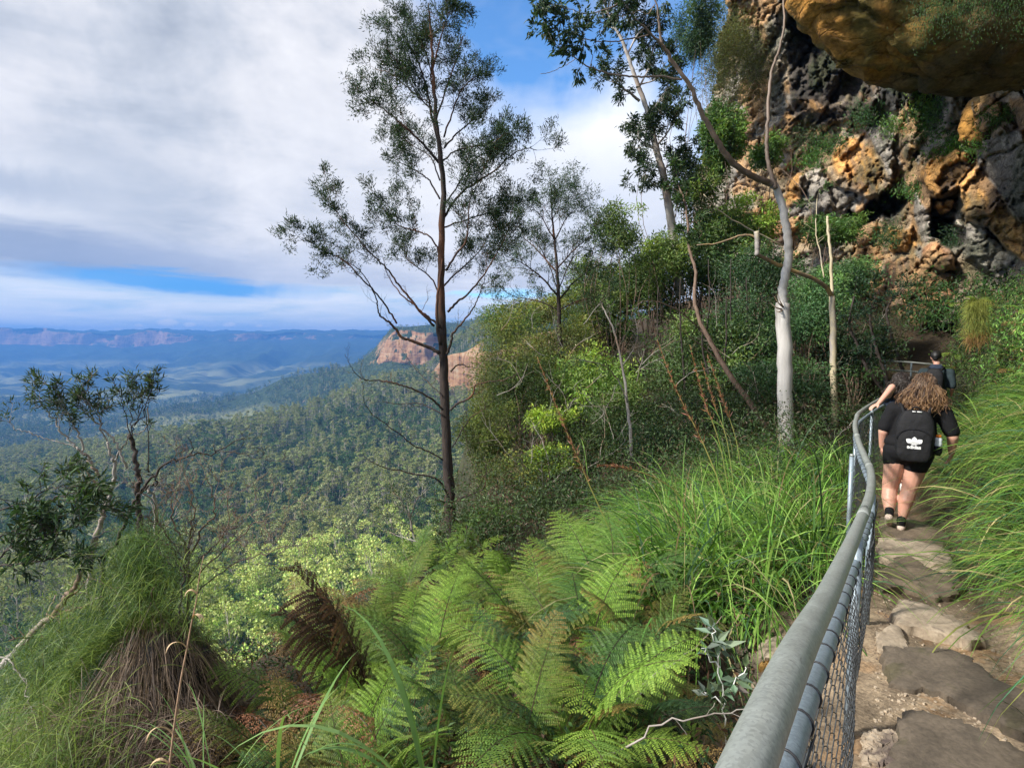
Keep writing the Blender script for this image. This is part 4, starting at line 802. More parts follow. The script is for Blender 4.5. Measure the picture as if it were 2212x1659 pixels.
# ---------- ferns ----------
M_FERN = leafmat('fern_leaf', .5, .16, 1.0, .25)
def frond_mesh(seed, L=1.0, droop=1.0, pl=.27, npn=22, c0=(.085, .20, .035), c1=(.20, .28, .05), curl=.15, dead=0, rach=(.07, .045, .03), side=(1, 1), pinw=.0085):
    r = np.random.default_rng(seed); b = MB(); n = 26; t = np.linspace(0, 1, n); ang = .25+droop*t**1.4*1.15
    st = L/(n-1); x = np.concatenate([[0], np.cumsum(np.sin(ang[:-1])*st)]); z = np.concatenate([[0], np.cumsum(np.cos(ang[:-1])*st)]); y = .05*np.sin(t*3+seed)*t
    rp = np.c_[x, y, z]; tube(b, rp, np.linspace(.0055, .0012, n), 5, rach, False)
    tg = nrm(np.gradient(rp, axis=0)); pos = []; dr = []; nn = []; ll = []; cc = []; ww = []
    for k in range(npn):
        u = .20+.79*k/(npn-1); i = u*(n-1); i0 = int(i); p = rp[i0]+(rp[min(i0+1, n-1)]-rp[i0])*(i-i0); T = tg[i0]; S0 = nrm(np.cross(T, [0, 1., 0])) # blade normal
        for sd in (-1, 1):
            if side[0 if sd < 0 else 1] < r.random(): continue
            l = pl*(math.sin(math.pi*min(1, (1-u)*1.15+.06))**.75)*(.85+.3*r.random())*(1.15-.25*u)
            if l < .015: continue
            Yd = np.array([0, sd, 0.]); d = nrm(Yd+T*(.45+.25*u)+r.normal(size=3)*.06); m_ = max(4, int(l/.0115)); q = p.copy(); path = [q.copy()]; st2 = l/m_
            for j in range(m_):
                d = nrm(d+np.array([0, 0, -1.])*(.022+.10*curl)+T*.012+(r.normal(size=3)*.05 if dead else 0)); q = q+d*st2; path.append(q.copy())
            path = np.array(path); dd = nrm(np.gradient(path, axis=0)); N0 = nrm(np.cross(dd, np.cross(S0, dd))) if False else nrm(S0-dd*(dd@S0)[:, None]); s_ = np.cross(dd, N0)
            tube(b, path[::max(1, m_//5)], .0011, 3, rach if dead else np.array(c0)*.8, False)
            for w_ in (-1, 1):
                v = np.linspace(0, 1, m_+1)[:-1]; pl_ = .034*(1-v*.75)*(.55+.45*min(1, l/.18))*(.9+.2*r.random(m_)); pos.append(path[:-1]); dr.append(s_[:-1]*w_+dd[:-1]*.42+(r.normal(size=(m_, 3))*.35 if dead else r.normal(size=(m_, 3))*.07)-np.array([0, 0, .25*curl]))
                nn.append(N0[:-1]+r.normal(size=(m_, 3))*.12); ll.append(pl_); ww.append(np.full(m_, pinw)); mixv = (u*.5+v*.5)[:, None]**1.6
                cc.append((np.array(c0)*(1-mixv)+np.array(c1)*mixv)*(1+.16*r.normal(size=(m_, 1))))
    leaves(b, np.concatenate(pos), np.concatenate(dr), np.concatenate(nn), np.concatenate(ll), np.concatenate(ww), np.clip(np.concatenate(cc), .01, 1), bend=.12)
    return b.mesh('frond', M_FERN, (0, 0, 0), False)
FR = {'bright': [frond_mesh(1, 1.0, 1.0, .23, 18, (.15, .29, .04), (.24, .33, .05)), frond_mesh(2, .95, 1.25, .21, 17, (.17, .31, .045), (.30, .36, .055), rach=(.16, .12, .05)), frond_mesh(3, 1.1, .8, .24, 19, (.12, .25, .035), (.22, .27, .045))],
      'mid': [frond_mesh(4, 1.0, 1.1, .22, 18, (.06, .145, .025), (.18, .24, .04)), frond_mesh(5, 1.05, .9, .23, 18, (.075, .16, .03), (.24, .20, .05)), frond_mesh(6, .9, 1.3, .21, 16, (.05, .13, .03), (.12, .18, .045), rach=(.03, .02, .015))],
      'dark': [frond_mesh(7, .95, 1.1, .20, 16, (.03, .085, .032), (.07, .13, .045)), frond_mesh(8, .8, 1.3, .18, 15, (.025, .07, .03), (.10, .12, .04))],
      'rust': [frond_mesh(11, .95, 1.2, .21, 17, (.20, .17, .05), (.38, .19, .08), .4, 1), frond_mesh(12, .85, 1.0, .19, 16, (.12, .16, .035), (.36, .20, .07), .3, 0)],
      'dead': [frond_mesh(9, .9, 1.6, .18, 15, (.24, .10, .05), (.38, .19, .11), .9, 1), frond_mesh(10, .8, 1.9, .16, 14, (.14, .06, .035), (.32, .16, .09), 1.0, 1)]}
def fern(px, D, n, sc_, mixk, label, seed, lift=0, tiltto=None, arch=1.0):
    r = np.random.default_rng(seed); x, y = (px-VW/2)/FV*D, D; z = G(x, y)+lift; t = thing('fern', label, 'fern', (x, y, z), 'ferns covering the slope below the track')
    b = MB(); k = 10; tube(b, np.array([(x, y, z-.15-lift), (x, y, z-.02), (x, y, z+.05)]), [.02, .03, .012], 7, (.05, .035, .025)); obj('rootstock', b, M_BARKD, t, (x, y, z))
    for i in range(n):
        kk = mixk[r.integers(0, len(mixk))] if r.random() > .20 else ('rust', 'dead', 'dark', 'rust')[r.integers(0, 4)]; me = FR[kk][r.integers(0, len(FR[kk]))]; o = bpy.data.objects.new('frond', me); C.objects.link(o); o.parent = t
        a = 6.283*i/n+r.uniform(-.3, .3)
        if tiltto is not None: a = tiltto+r.uniform(-1.2, 1.2)
        o.rotation_euler = (r.uniform(-.15, .15), r.uniform(-.2, .3)*arch, a); o.scale = (sc_*(.80 if D > 3.3 else .88)*r.uniform(.6, 1.2),)*3
    return t
M_BARKD = barkmat('dark_bark', (.022, .017, .015), (.06, .045, .038), stretch=.15, scale=26)
FL_ = [ # px, D, fronds, scale, kinds, label
 (930, 4.3, 9, .95, ('bright', 'bright', 'mid'), 'bright green fern just in front of the tall dark tree'), (1080, 4.5, 8, .85, ('bright', 'mid', 'dead'), 'green fern with one rusty frond right of the tall dark tree foot'),
 (1150, 4.0, 9, 1.0, ('bright',), 'light green fern arching highest in the middle of the slope'), (1260, 4.2, 8, .95, ('bright', 'bright', 'mid'), 'light green fern touching the sweeping tussock grass'),
 (1330, 3.5, 9, 1.12, ('bright', 'mid'), 'tall green fern with upright fronds beside the tussock grass'), (1400, 2.9, 6, .85, ('mid', 'dark'), 'mid green fern low in front of the tussock grass'),
 (1010, 3.6, 8, .9, ('mid', 'bright', 'dead'), 'green fern with browned tips in the middle of the bank'), (870, 3.7, 8, .9, ('mid', 'bright', 'dead'), 'mid green fern behind the dark withered frond'),
 (770, 3.5, 8, .8, ('mid', 'mid', 'bright'), 'mid green fern on the left edge of the fern slope'), (660, 3.1, 8, .85, ('mid', 'bright', 'dead'), 'green fern leaning out over the valley'),
 (800, 2.9, 9, .85, ('mid', 'bright', 'dead'), 'green fern at the stem of the dark withered frond'), (930, 2.9, 8, .85, ('bright', 'mid'), 'yellow green fern right of the dark withered frond'),
 (1060, 3.0, 8, .85, ('mid', 'dead'), 'fern of mixed green and brown fronds at mid slope'), (1170, 3.0, 8, .9, ('mid', 'bright', 'dark'), 'glossy green fern below the light green ones'),
 (1270, 2.7, 8, 1.0, ('bright', 'mid'), 'glossy fern with a comb of low side fronds'), (1130, 2.4, 7, .75, ('mid', 'dark'), 'dark green fern low in the middle'),
 (600, 2.5, 8, .75, ('mid', 'dead'), 'fern browned along its lower fronds near the brown mound'), (710, 2.4, 7, .7, ('mid', 'dark'), 'dark green fern in shade under the withered frond'),
 (850, 2.3, 7, .7, ('mid', 'bright', 'dark'), 'green fern in front of the withered frond stem'), (990, 2.3, 7, .7, ('dark', 'mid', 'dead'), 'dark fern above the pale grass blades'),
 (1250, 2.1, 7, .78, ('bright', 'mid'), 'broad arching green fern at the bottom of the bank'), (1390, 2.2, 6, .6, ('dark', 'mid'), 'small dark fern among bare twigs near the handrail'),
 (1100, 1.9, 6, .6, ('dark', 'mid'), 'low dark fern beside the curled rusty frond'), (760, 1.9, 6, .6, ('dark', 'mid'), 'low dark fern behind the fan of pale blades'),
 (560, 2.0, 6, .6, ('dead', 'mid'), 'mostly rusty fern at the foot of the brown mound'), (1480, 2.45, 5, .5, ('mid', 'dark'), 'small fern between the grey leaved sapling and the fern slope'),
 (1530, 2.2, 4, .32, ('bright',), 'tiny fresh green fern beside the handrail'), (1190, 3.5, 5, .75, ('dead', 'dead', 'mid'), 'rusty curled fern below the light green fern'), (960, 4.9, 6, .6, ('dead',), 'rusty fern at the very foot of the tall dark tree'),
 (1360, 3.1, 4, .7, ('dead',), 'rusty fern fronds standing beside the tussock grass'), (560, 3.0, 7, .75, ('mid', 'bright', 'dead'), 'green fern behind the brown fern near the mound'), (1450, 3.0, 4, .55, ('dead', 'mid'), 'small rusty and green fern under the tussock grass')]
for i, (px, D, n, s, kk, lb) in enumerate(FL_): fern(px, D, n, s, kk, lb, 300+i)
for i, (px, D, n, s, kk, lb) in enumerate([(1010, 6.0, 8, .8, ('bright', 'mid'), 'green fern in the gap right of the tall dark trunk'), (900, 5.4, 8, .8, ('bright', 'mid'), 'green fern in the gap left of the tall dark trunk'), (1120, 5.6, 8, .85, ('bright', 'mid', 'dead'), 'pale green fern behind the highest arching fern'),
 (830, 4.4, 8, .75, ('bright', 'mid'), 'light fern at the brink left of the tall dark tree'), (680, 2.15, 6, .55, ('dead', 'dark'), 'short dark and rusty fern beside the brown dead grass')]): fern(px, D, n, s, kk, lb, 380+i)
for i, (px, D, lb) in enumerate(((890, 6.8, 'far fern on the brink just left of the tall dark trunk'), (935, 7.4, 'far fern close against the tall dark trunk'), (860, 6.0, 'green fern at the very edge above the sunlit valley'), (1010, 7.6, 'far fern just right of the tall dark trunk foot'))): fern(px, D, 9, .95, ('bright', 'mid'), lb, 790+i)
rf_ = np.random.default_rng(55); kk_ = [('bright', 'bright', 'mid'), ('mid', 'bright', 'rust'), ('mid', 'dark', 'rust'), ('bright', 'rust', 'dead'), ('mid', 'mid', 'dark')]; nf = 0
while nf < 44:
    D = rf_.uniform(1.9, 5.6); px = rf_.uniform(520, 1500); x = (px-VW/2)/FV*D
    if raild(np.array([x]), np.array([D]))[0] > -.45 or x < float(edge_x(D))+.5 or (px > 1330 and D > 3.2): continue
    fern(px, D, int(rf_.integers(5, 9)), rf_.uniform(.55, .95)*(.85 if D < 2.6 else 1), kk_[rf_.integers(0, 5)], 'one of the mixed green and rusty ferns filling the slope', 700+nf); nf += 1
# the dark withered frond that stands above the others
wf = thing('fern', 'tall dark withered fern with drooping brown fronds above the valley', 'fern', V3(P(815, 1560, 2.7)))
wm = [frond_mesh(31, .95, .55, .30, 20, (.04, .035, .018), (.12, .055, .03), .3, 0, (.05, .03, .02), (1, .5), .014), frond_mesh(32, .85, .35, .26, 18, (.05, .038, .02), (.15, .07, .04), .6, 0, (.05, .03, .02), (.9, .6), .014)]
for a, s, tx, me in ((3.0, .95, -.02, 0), (3.35, .82, .10, 0), (2.75, .78, .18, 1), (3.5, .9, -.08, 1), (.4, .5, .3, 1)):
    o = bpy.data.objects.new('frond', wm[me]); C.objects.link(o); o.parent = wf; o.rotation_euler = (0, tx, a); o.scale = (s,)*3
# undergrowth: leaf litter and small leaves under the ferns
def carpet(name, label, n, fpx, fD, hgt, cols, L, W, seed, cond=None, mat_=None):
    r = np.random.default_rng(seed); b = MB(); D = r.uniform(*fD, n*2); px = r.uniform(*fpx, n*2); x = (px-VW/2)/FV*D; y = D; d = raild(x, y); ok = (d < -.25) & (x > edge_x(y)-.5)
    if cond is not None: ok &= cond(px, D, d)
    x, y = x[ok][:n], y[ok][:n]; m_ = len(x); z = ground(x, y)+hgt*r.random(m_)**1.8; c = np.array(cols)[r.integers(0, len(cols), m_)]*(1+.25*r.normal(size=(m_, 1)))
    leaves(b, np.c_[x, y, z], rdir(m_, r)+[0, 0, .3], rdir(m_, r)+[0, 0, 1.2], r.uniform(*L, m_), W, np.clip(c, .01, 1)); return tag(obj(name, b, mat_ or M_FERN, smooth=False), label, 'undergrowth', kind='stuff')
carpet('undergrowth', 'low leafy undergrowth and litter beneath the ferns', 30000, (300, 1650), (1.3, 6.6), .28, [(.03, .07, .02), (.05, .10, .03), (.12, .065, .035), (.02, .045, .018), (.06, .04, .025)], (.02, .06), .014, 71)
# ---------- trees and bushes ----------
M_LEAF = leafmat('gum_leaf', .5, .28, 1.0, .3)
M_BARKW = barkmat('white_gum_bark', (.46, .43, .40), (.66, .63, .59), (.34, .31, .28), .10, 9, .6, .25, .004, 1.6)
M_BARKY = barkmat('yellow_bark', (.40, .33, .20), (.58, .50, .34), (.30, .27, .25), .12, 8, .65, .3, .004, 2.2)
M_BARKB = barkmat('brown_bark', (.10, .062, .042), (.22, .15, .11), None, .14, 20)
M_BARKR = barkmat('charred_bark', (.018, .014, .013), (.055, .038, .030), (.17, .068, .032), .14, 30, .9, .9, .012, 1.1)
M_BARKG = barkmat('grey_bark', (.20, .18, .16), (.40, .36, .32), (.26, .17, .11), .12, 14, .75, .4, .005, 2.0)
M_BARKP = barkmat('pale_bark', (.30, .27, .24), (.50, .46, .42), (.26, .20, .16), .12, 6, .7, .3, .01, 1.0)
class Tree:
    def __init__(s, seed): s.w = MB(); s.l = MB(); s.r = np.random.default_rng(seed); s.tw = []
    def limb(s, pts, D, r0, r1, k=8, n=6, lump=0, col=(1, 1, 1)):
        fade = col is None
        D = np.interp(np.linspace(0, 1, len(pts)), np.linspace(0, 1, len(D)), D) if np.ndim(D) else np.full(len(pts), D)
        p = np.array([P(a, b, d) for (a, b), d in zip(pts, D)]); sp = spline(p, n); sp[1:-1] += .006*s.r.normal(size=sp[1:-1].shape)
        if fade: u = sstep(.30, .42, np.linspace(0, 1, len(sp)))[:, None]; col = (1-u)*1.0+u*np.array((.36, .27, .21))
        tube(s.w, sp, np.linspace(r0, r1, len(sp)), k, col, True, lump=lump, seed=int(s.r.integers(99))); return sp
    def grow(s, p, d, L, r, lvl, up=.05, wander=.22, nch=5, ang=.8, leaf=None, lratio=.55, t0=.3):
        n = 5 if lvl == 0 else 7; pts = [p]; dd = nrm(d); st = L/n
        for i in range(n): dd = nrm(dd+s.r.normal(size=3)*wander+np.array([0, 0, up])); pts.append(pts[-1]+dd*st)
        pts = np.array(pts); tube(s.w, pts, np.linspace(r, max(r*.35, .0012), n+1), 3 if r < .008 else 5, (1, 1, 1), False)
        if lvl == 0: s.tw.append(pts); return
        for i in range(nch):
            t = t0+(1-t0)*(i+s.r.random()*.6)/nch; k = min(int(t*n), n-1); q = pts[k]+(pts[k+1]-pts[k])*(t*n-k); T = nrm(pts[k+1]-pts[k]); a = s.r.normal(size=3); a = nrm(a-T*np.dot(a, T)); e = nrm(T*math.cos(ang)+a*math.sin(ang))
            s.grow(q, e, L*lratio*s.r.uniform(.7, 1.15)*(1.15-.4*t), max(r*.5, .0016), lvl-1, up, wander, nch, ang, leaf, lratio, t0)
        s.tw.append(pts[-3:])
    def sprout(s, sp, n, L, lvl, t=(.3, 1), r=.01, up=.08, ang=.9, nch=4, wander=.22, lratio=.55, bias=None, end=True):
        T = nrm(np.gradient(sp, axis=0))
        for i in range(n):
            u = t[0]+(t[1]-t[0])*(i+s.r.random())/n; k = min(int(u*(len(sp)-1)), len(sp)-2); a = s.r.normal(size=3); a = nrm(a-T[k]*np.dot(a, T[k])); e = T[k]*math.cos(ang)+a*math.sin(ang)
            if bias is not None: e = e+np.array(bias)
            s.grow(sp[k], e, L*s.r.uniform(.6, 1.2)*(1.2-.5*u), r*(1.2-.6*u), lvl, up, wander, nch, .8, None, lratio)
        if end: s.grow(sp[-1], T[-1], L*.8, r*.6, lvl, up, wander, nch, .7, None, lratio)
    def leafout(s, per, L, W, col, hang=0., spread=.0, amt=.28, out_=.8, t0=0.0):
        if not s.tw: return
        P0 = []; DD = []
        for pts in s.tw:
            u = t0+(1-t0)*s.r.random(per); x = u*(len(pts)-1); i = np.minimum(x.astype(int), len(pts)-2); P0.append(pts[i]+(pts[i+1]-pts[i])*(x-i)[:, None]); DD.append(nrm(pts[i+1]-pts[i]))
        P0 = np.concatenate(P0); DD = np.concatenate(DD); n = len(P0); P0 = P0+spread*s.r.normal(size=(n, 3)); d = DD+rdir(n, s.r)*out_+np.array([0, 0, -hang])
        leaves(s.l, P0, d, rdir(n, s.r)+[0, 0, .6], s.r.uniform(L*.65, L*1.25, n), W, tint(col, n, amt, s.r, .08)*(s.r.uniform(.75, 1.25, (n, 1))))
    def cloud(s, c, rad, n, L, W, col, nsub=14, hang=0, sub=.42, shell=.5):
        r = s.r; cc = rdir(nsub, r)*(shell+(1-shell)*r.random((nsub, 1)))*np.array(rad)*.75+c; br = r.uniform(.7, 1.3, (nsub, 1)); k = r.integers(0, nsub, n)
        p = cc[k]+np.clip(r.normal(size=(n, 3)), -2, 2)*np.array(rad)*sub*.5; d = rdir(n, r)+(p-c)/np.max(rad)*.5+np.array([0, 0, -hang])
        leaves(s.l, p, d, rdir(n, r)+[0, 0, .6], r.uniform(L*.65, L*1.3, n), W, tint(col, n, .25, r, .08)*br[k]); return cc
    def stems(s, base, cc, r0, every=2):
        for c in cc[::every]: m_ = (base*.45+c*.55)+s.r.normal(size=3)*.12*np.linalg.norm(c-base)*[1, 1, .3]; sp = spline(np.array([base+s.r.normal(size=3)*[.06, .06, 0], m_, c]), 5); tube(s.w, sp, np.linspace(r0, r0*.3, len(sp)), 5, (1, 1, 1), False)
    def done(s, name, label, cat, base, wm, lm=None, group=None, crown='crown', trunk='trunk'):
        t = thing(name, label, cat, base, group); obj(trunk, s.w, wm, t, base)
        if s.l.n: obj(crown, s.l, lm or M_LEAF, t, base, False)
        return t
print('t0')
# --- tall dark wattle in the middle
T = Tree(1); D = 9.2
tr = T.limb([(977, 1200), (974, 1120), (970, 1050), (962, 900), (958, 780), (955, 700), (952, 600), (954, 500), (958, 420), (951, 330), (941, 250), (935, 150), (930, 60), (926, 8)], [9.2, 9.2, 9.1, 9.0, 9.0, 9.1], .098, .010, 14, 6, .12)
T.limb([(952, 745), (944, 700), (945, 650), (951, 600), (955, 560)], [9.0, 8.95, 9.0], .03, .012, 8, 5)
WL = [ # points, depth at end, r0, leafy twigs (n, L, tmin)
 ([(948, 352), (921, 320), (895, 292), (860, 262), (828, 235), (800, 215)], 8.6, .026, 9, .55, .25), ([(950, 330), (935, 262), (921, 191), (905, 140), (891, 110), (870, 70), (857, 42)], 9.3, .026, 10, .5, .25),
 ([(935, 200), (925, 130), (905, 80), (890, 40)], 9.8, .016, 7, .42, .2), ([(935, 150), (950, 90), (962, 45), (975, 20)], 8.8, .016, 8, .4, .2), ([(942, 260), (965, 190), (985, 130), (1000, 80)], 9.6, .018, 8, .45, .2),
 ([(959, 297), (975, 250), (993, 203), (1012, 180), (1030, 165)], 9.0, .018, 8, .42, .3), ([(960, 320), (985, 290), (1010, 271), (1040, 245), (1056, 235)], 9.9, .018, 7, .42, .3),
 ([(959, 470), (985, 430), (1010, 407), (1045, 385), (1073, 365), (1105, 335), (1135, 322), (1160, 325)], 8.9, .024, 10, .48, .25), ([(956, 492), (1000, 478), (1052, 462), (1090, 460), (1120, 452)], 9.8, .018, 8, .42, .3),
 ([(963, 585), (985, 550), (1006, 521), (1012, 480), (1016, 430), (1040, 390)], 8.6, .022, 8, .5, .35), ([(955, 560), (935, 520), (917, 505), (885, 495), (861, 487), (840, 465), (820, 440)], 9.0, .020, 9, .45, .35),
 ([(950, 430), (930, 395), (917, 381), (885, 362), (857, 347), (845, 330)], 9.6, .017, 7, .42, .3), ([(938, 705), (905, 670), (878, 636), (858, 610), (840, 585), (810, 555), (785, 530), (750, 490), (726, 455), (712, 425)], 8.7, .026, 9, .42, .55),
 ([(857, 699), (838, 668), (815, 636), (780, 600), (743, 564), (705, 545), (671, 524), (650, 517)], 8.4, .018, 8, .38, .5), ([(967, 674), (985, 655), (1010, 636), (1040, 600), (1061, 568), (1080, 535), (1095, 505), (1107, 450)], 9.2, .024, 10, .45, .4),
 ([(952, 640), (930, 600), (905, 580), (880, 560), (870, 520)], 9.6, .016, 7, .42, .3), ([(957, 620), (985, 590), (1020, 560), (1050, 520), (1070, 470)], 10., .018, 9, .45, .3), ([(950, 390), (930, 340), (900, 320), (870, 300)], 9.9, .015, 7, .42, .3),
 ([(940, 250), (915, 220), (880, 190), (845, 160), (812, 150)], 9.4, .016, 9, .42, .25), ([(955, 352), (980, 330), (1010, 320), (1060, 310), (1090, 290)], 8.6, .016, 8, .42, .3), ([(945, 280), (930, 230), (900, 200), (870, 150), (840, 110)], 8.9, .015, 8, .42, .25),
 ([(956, 450), (990, 400), (1020, 350), (1050, 330), (1080, 320)], 9.8, .016, 8, .45, .3)]
for pts, De, r0, n, L, tm in WL:
    sp = T.limb(pts, [9.05, (9.05+De)/2, De], r0*.85, .005, 6, 5); T.sprout(sp, int(n*1.35), L*1.12, 2, (tm*.9, 1), .005, .10, .8, 4, .22)
T.leafout(10, .062, .0125, (.036, .064, .032), -.1, .035, .35, .7)
bare = [([(949, 764), (930, 752), (906, 743), (885, 735), (868, 729), (855, 712), (843, 699), (832, 690), (821, 683), (815, 660), (813, 645), (790, 600), (765, 575), (735, 560)], 8.7, .03, 6, .35), ([(951, 708), (925, 685), (906, 670), (890, 655), (875, 645), (850, 615), (835, 590), (828, 560)], 9.5, .02, 6, .35),
 ([(965, 765), (974, 740), (979, 718), (995, 702), (1008, 686), (1022, 665), (1033, 645), (1045, 610), (1050, 575)], 8.8, .024, 7, .38), ([(973, 803), (984, 792), (994, 788), (1010, 792), (1027, 794)], 8.9, .017, 2, .2),
 ([(957, 886), (940, 868), (925, 857), (895, 842), (868, 832), (840, 825), (814, 822), (795, 822), (779, 816), (765, 803), (754, 784)], 8.5, .02, 8, .35), ([(973, 886), (988, 872), (1008, 864), (1022, 850), (1027, 832), (1055, 825), (1084, 822), (1110, 812), (1130, 798)], 8.8, .02, 7, .3),
 ([(970, 1078), (958, 1050), (944, 1035), (920, 1028), (893, 1024), (860, 1016), (830, 1010), (808, 1000), (793, 992)], 8.6, .019, 5, .3), ([(986, 1080), (1003, 1072), (1021, 1067), (1036, 1060), (1046, 1051), (1050, 1020), (1045, 990)], 8.7, .019, 5, .35),
 ([(978, 966), (990, 945), (1008, 915), (1020, 900), (1037, 889), (1050, 880)], 8.8, .012, 5, .3), ([(957, 994), (925, 975), (900, 966), (880, 952), (862, 937), (835, 918), (808, 899), (792, 880), (784, 855), (787, 828)], 8.6, .014, 8, .3),
 ([(960, 900), (930, 880), (900, 872), (860, 872), (820, 868)], 9.5, .012, 5, .3), ([(972, 1085), (950, 1082), (932, 1078)], 8.9, .014, 1, .2), ([(957, 860), (930, 830), (900, 800), (870, 760)], 9.8, .010, 5, .3)]
tw0 = T.tw; T.tw = []
for pts, De, r0, n, L in bare:
    sp = T.limb(pts, [9.0, (9.0+De)/2, De], r0, .004, 6, 5); T.sprout(sp, n, L, 1, (.25, 1), .005, .12, .8, 4, .25)
T.done('wattle_tree', 'tall dark trunked tree with feathery crown standing alone against the sky', 'tree', V3(P(977, 1200, 9.2)), M_BARKR)
# --- second wattle behind
def smalltree(seed, trunkpts, D, r0, limbs, col, name, label, bark, per=9, L=.085, W=.022, lvl=2, tL=.5, hang=0, n=8, cat='tree', base=None, spread=.02, r1=.01):
    T = Tree(seed); tr = T.limb(trunkpts, D, r0, r1, 10, 6, .08); Dm = float(np.mean(D))
    for pts, dd, rr in limbs: sp = T.limb(pts, [Dm, Dm+dd], rr, .005, 6, 5); T.sprout(sp, n, tL, lvl, (.2, 1), rr*.4, .05, .8, 3, .22)
    T.sprout(tr, 6, tL, lvl, (.75, 1), r0*.25, .08, .8, 3)
    T.leafout(per, L, W, col, hang, spread); return T.done(name, label, cat, V3(P(*trunkpts[0], np.ravel(D)[0])) if base is None else base, bark)
smalltree(2, [(1215, 860), (1210, 750), (1207, 660), (1204, 590), (1198, 520), (1192, 460), (1190, 420)], 16.5, .085,
 [([(1205, 640), (1170, 600), (1130, 570), (1095, 555)], -.8, .03), ([(1206, 650), (1240, 610), (1280, 580), (1300, 570)], .6, .03), ([(1204, 590), (1160, 540), (1130, 510), (1120, 470)], .6, .025), ([(1204, 580), (1240, 540), (1275, 510), (1290, 490)], -.6, .025),
  ([(1198, 520), (1170, 470), (1150, 450)], -.5, .02), ([(1198, 520), (1225, 470), (1250, 450)], .5, .02), ([(1192, 460), (1205, 430), (1225, 415)], 0, .015), ([(1207, 670), (1160, 650), (1110, 640), (1080, 620)], .5, .025), ([(1207, 670), (1250, 650), (1300, 640)], -.5, .025), ([(1206, 630), (1180, 560), (1150, 520), (1110, 530)], .9, .02), ([(1206, 630), (1230, 570), (1260, 540), (1310, 560)], .9, .02)],
 (.045, .085, .036), 'wattle_tree', 'smaller feathery tree behind and right of the tall dark one', M_BARKR, 11, .095, .018, 2, .85, .1, 11, spread=.06)
# --- white gum with the crooked top
T = Tree(3); wb = V3(P(1697, 950, 10.5))
T.limb([(1696, 965), (1697, 945), (1697, 900), (1695, 850), (1696, 800), (1696, 750), (1692, 700), (1692, 655)], 10.5, .140, .125, 18, 3, .05)
sp = T.limb([(1692, 668), (1690, 640), (1695, 600), (1703, 560), (1702, 520), (1696, 480), (1688, 440), (1675, 405), (1660, 395), (1635, 385), (1610, 372), (1582, 350), (1562, 325), (1549, 305), (1533, 275), (1517, 248), (1503, 215), (1492, 188), (1465, 150), (1441, 114), (1430, 98)], [10.5, 10.4, 10.0, 9.6], .082, .026, 12, 5, .06, col=None)
s2 = T.limb([(1676, 408), (1667, 380), (1658, 345), (1656, 310), (1658, 260), (1661, 200), (1668, 150), (1682, 110), (1693, 60), (1692, 0), (1688, -60), (1680, -120)], [10.3, 10.8], .040, .012, 10, 5, .05, col=(.42, .33, .27))
limbs = [([(1430, 98), (1424, 60), (1422, 32), (1416, 0), (1410, -40), (1395, -90)], 9.4, .026), ([(1430, 98), (1405, 72), (1378, 48), (1358, 22), (1343, 3), (1320, -30)], 9.0, .026),
 ([(1473, 172), (1430, 166), (1393, 167), (1360, 164), (1330, 162), (1300, 155), (1276, 146), (1258, 138), (1244, 127), (1228, 117), (1215, 105), (1195, 90), (1174, 76)], 8.8, .020), ([(1400, 76), (1365, 84), (1330, 89), (1300, 91), (1269, 86), (1248, 75), (1231, 64), (1210, 50)], 8.9, .013),
 ([(1343, 3), (1310, 20), (1270, 30), (1230, 20), (1190, 10)], 8.8, .012), ([(1244, 127), (1225, 140), (1205, 150), (1185, 158), (1168, 160)], 8.7, .006), ([(1415, 10), (1400, 30), (1380, 25), (1340, 35), (1310, 30)], 9.2, .010), ([(1215, 105), (1200, 60), (1170, 30), (1150, 10)], 8.8, .008), ([(1276, 146), (1280, 120), (1268, 96), (1250, 80)], 8.9, .007)]
for i, (pts, De, r0) in enumerate(limbs):
    q_ = T.limb(pts, [9.6, De], r0*.9, .004, 7, 5, col=(.42, .33, .27))
    if i not in (5,): T.sprout(q_, 7 if i in (2, 4, 7) else 5, .36, 1, (.45 if i in (0, 1) else .55, 1), .005, -.08, .9, 4, .25)
T.sprout(s2, 3, .5, 1, (.8, 1), .006, .0, .9, 4)
T.leafout(8, .105, .034, (.04, .075, .034), .55, .02, .3, .5)
tw = T.done('gum_tree', 'white smooth trunked gum with a crooked top beside the track', 'tree', wb, M_BARKW)
b = MB(); p0 = P(1687, 668, 10.38); 
for a_, e_ in (((1690, 662), (1672, 640)), ((1688, 668), (1665, 655)), ((1690, 670), (1676, 672)), ((1692, 664), (1680, 635))): tube(b, spline(np.array([P(*a_, 10.4), P((a_[0]+e_[0])/2, (a_[1]+e_[1])/2+3, 10.33), P(*e_, 10.36)]), 4), [.018, .016, .014, .012, .010, .008, .006, .005, .003], 6)
obj('broken_stub', b, M_BARKG, tw, wb)
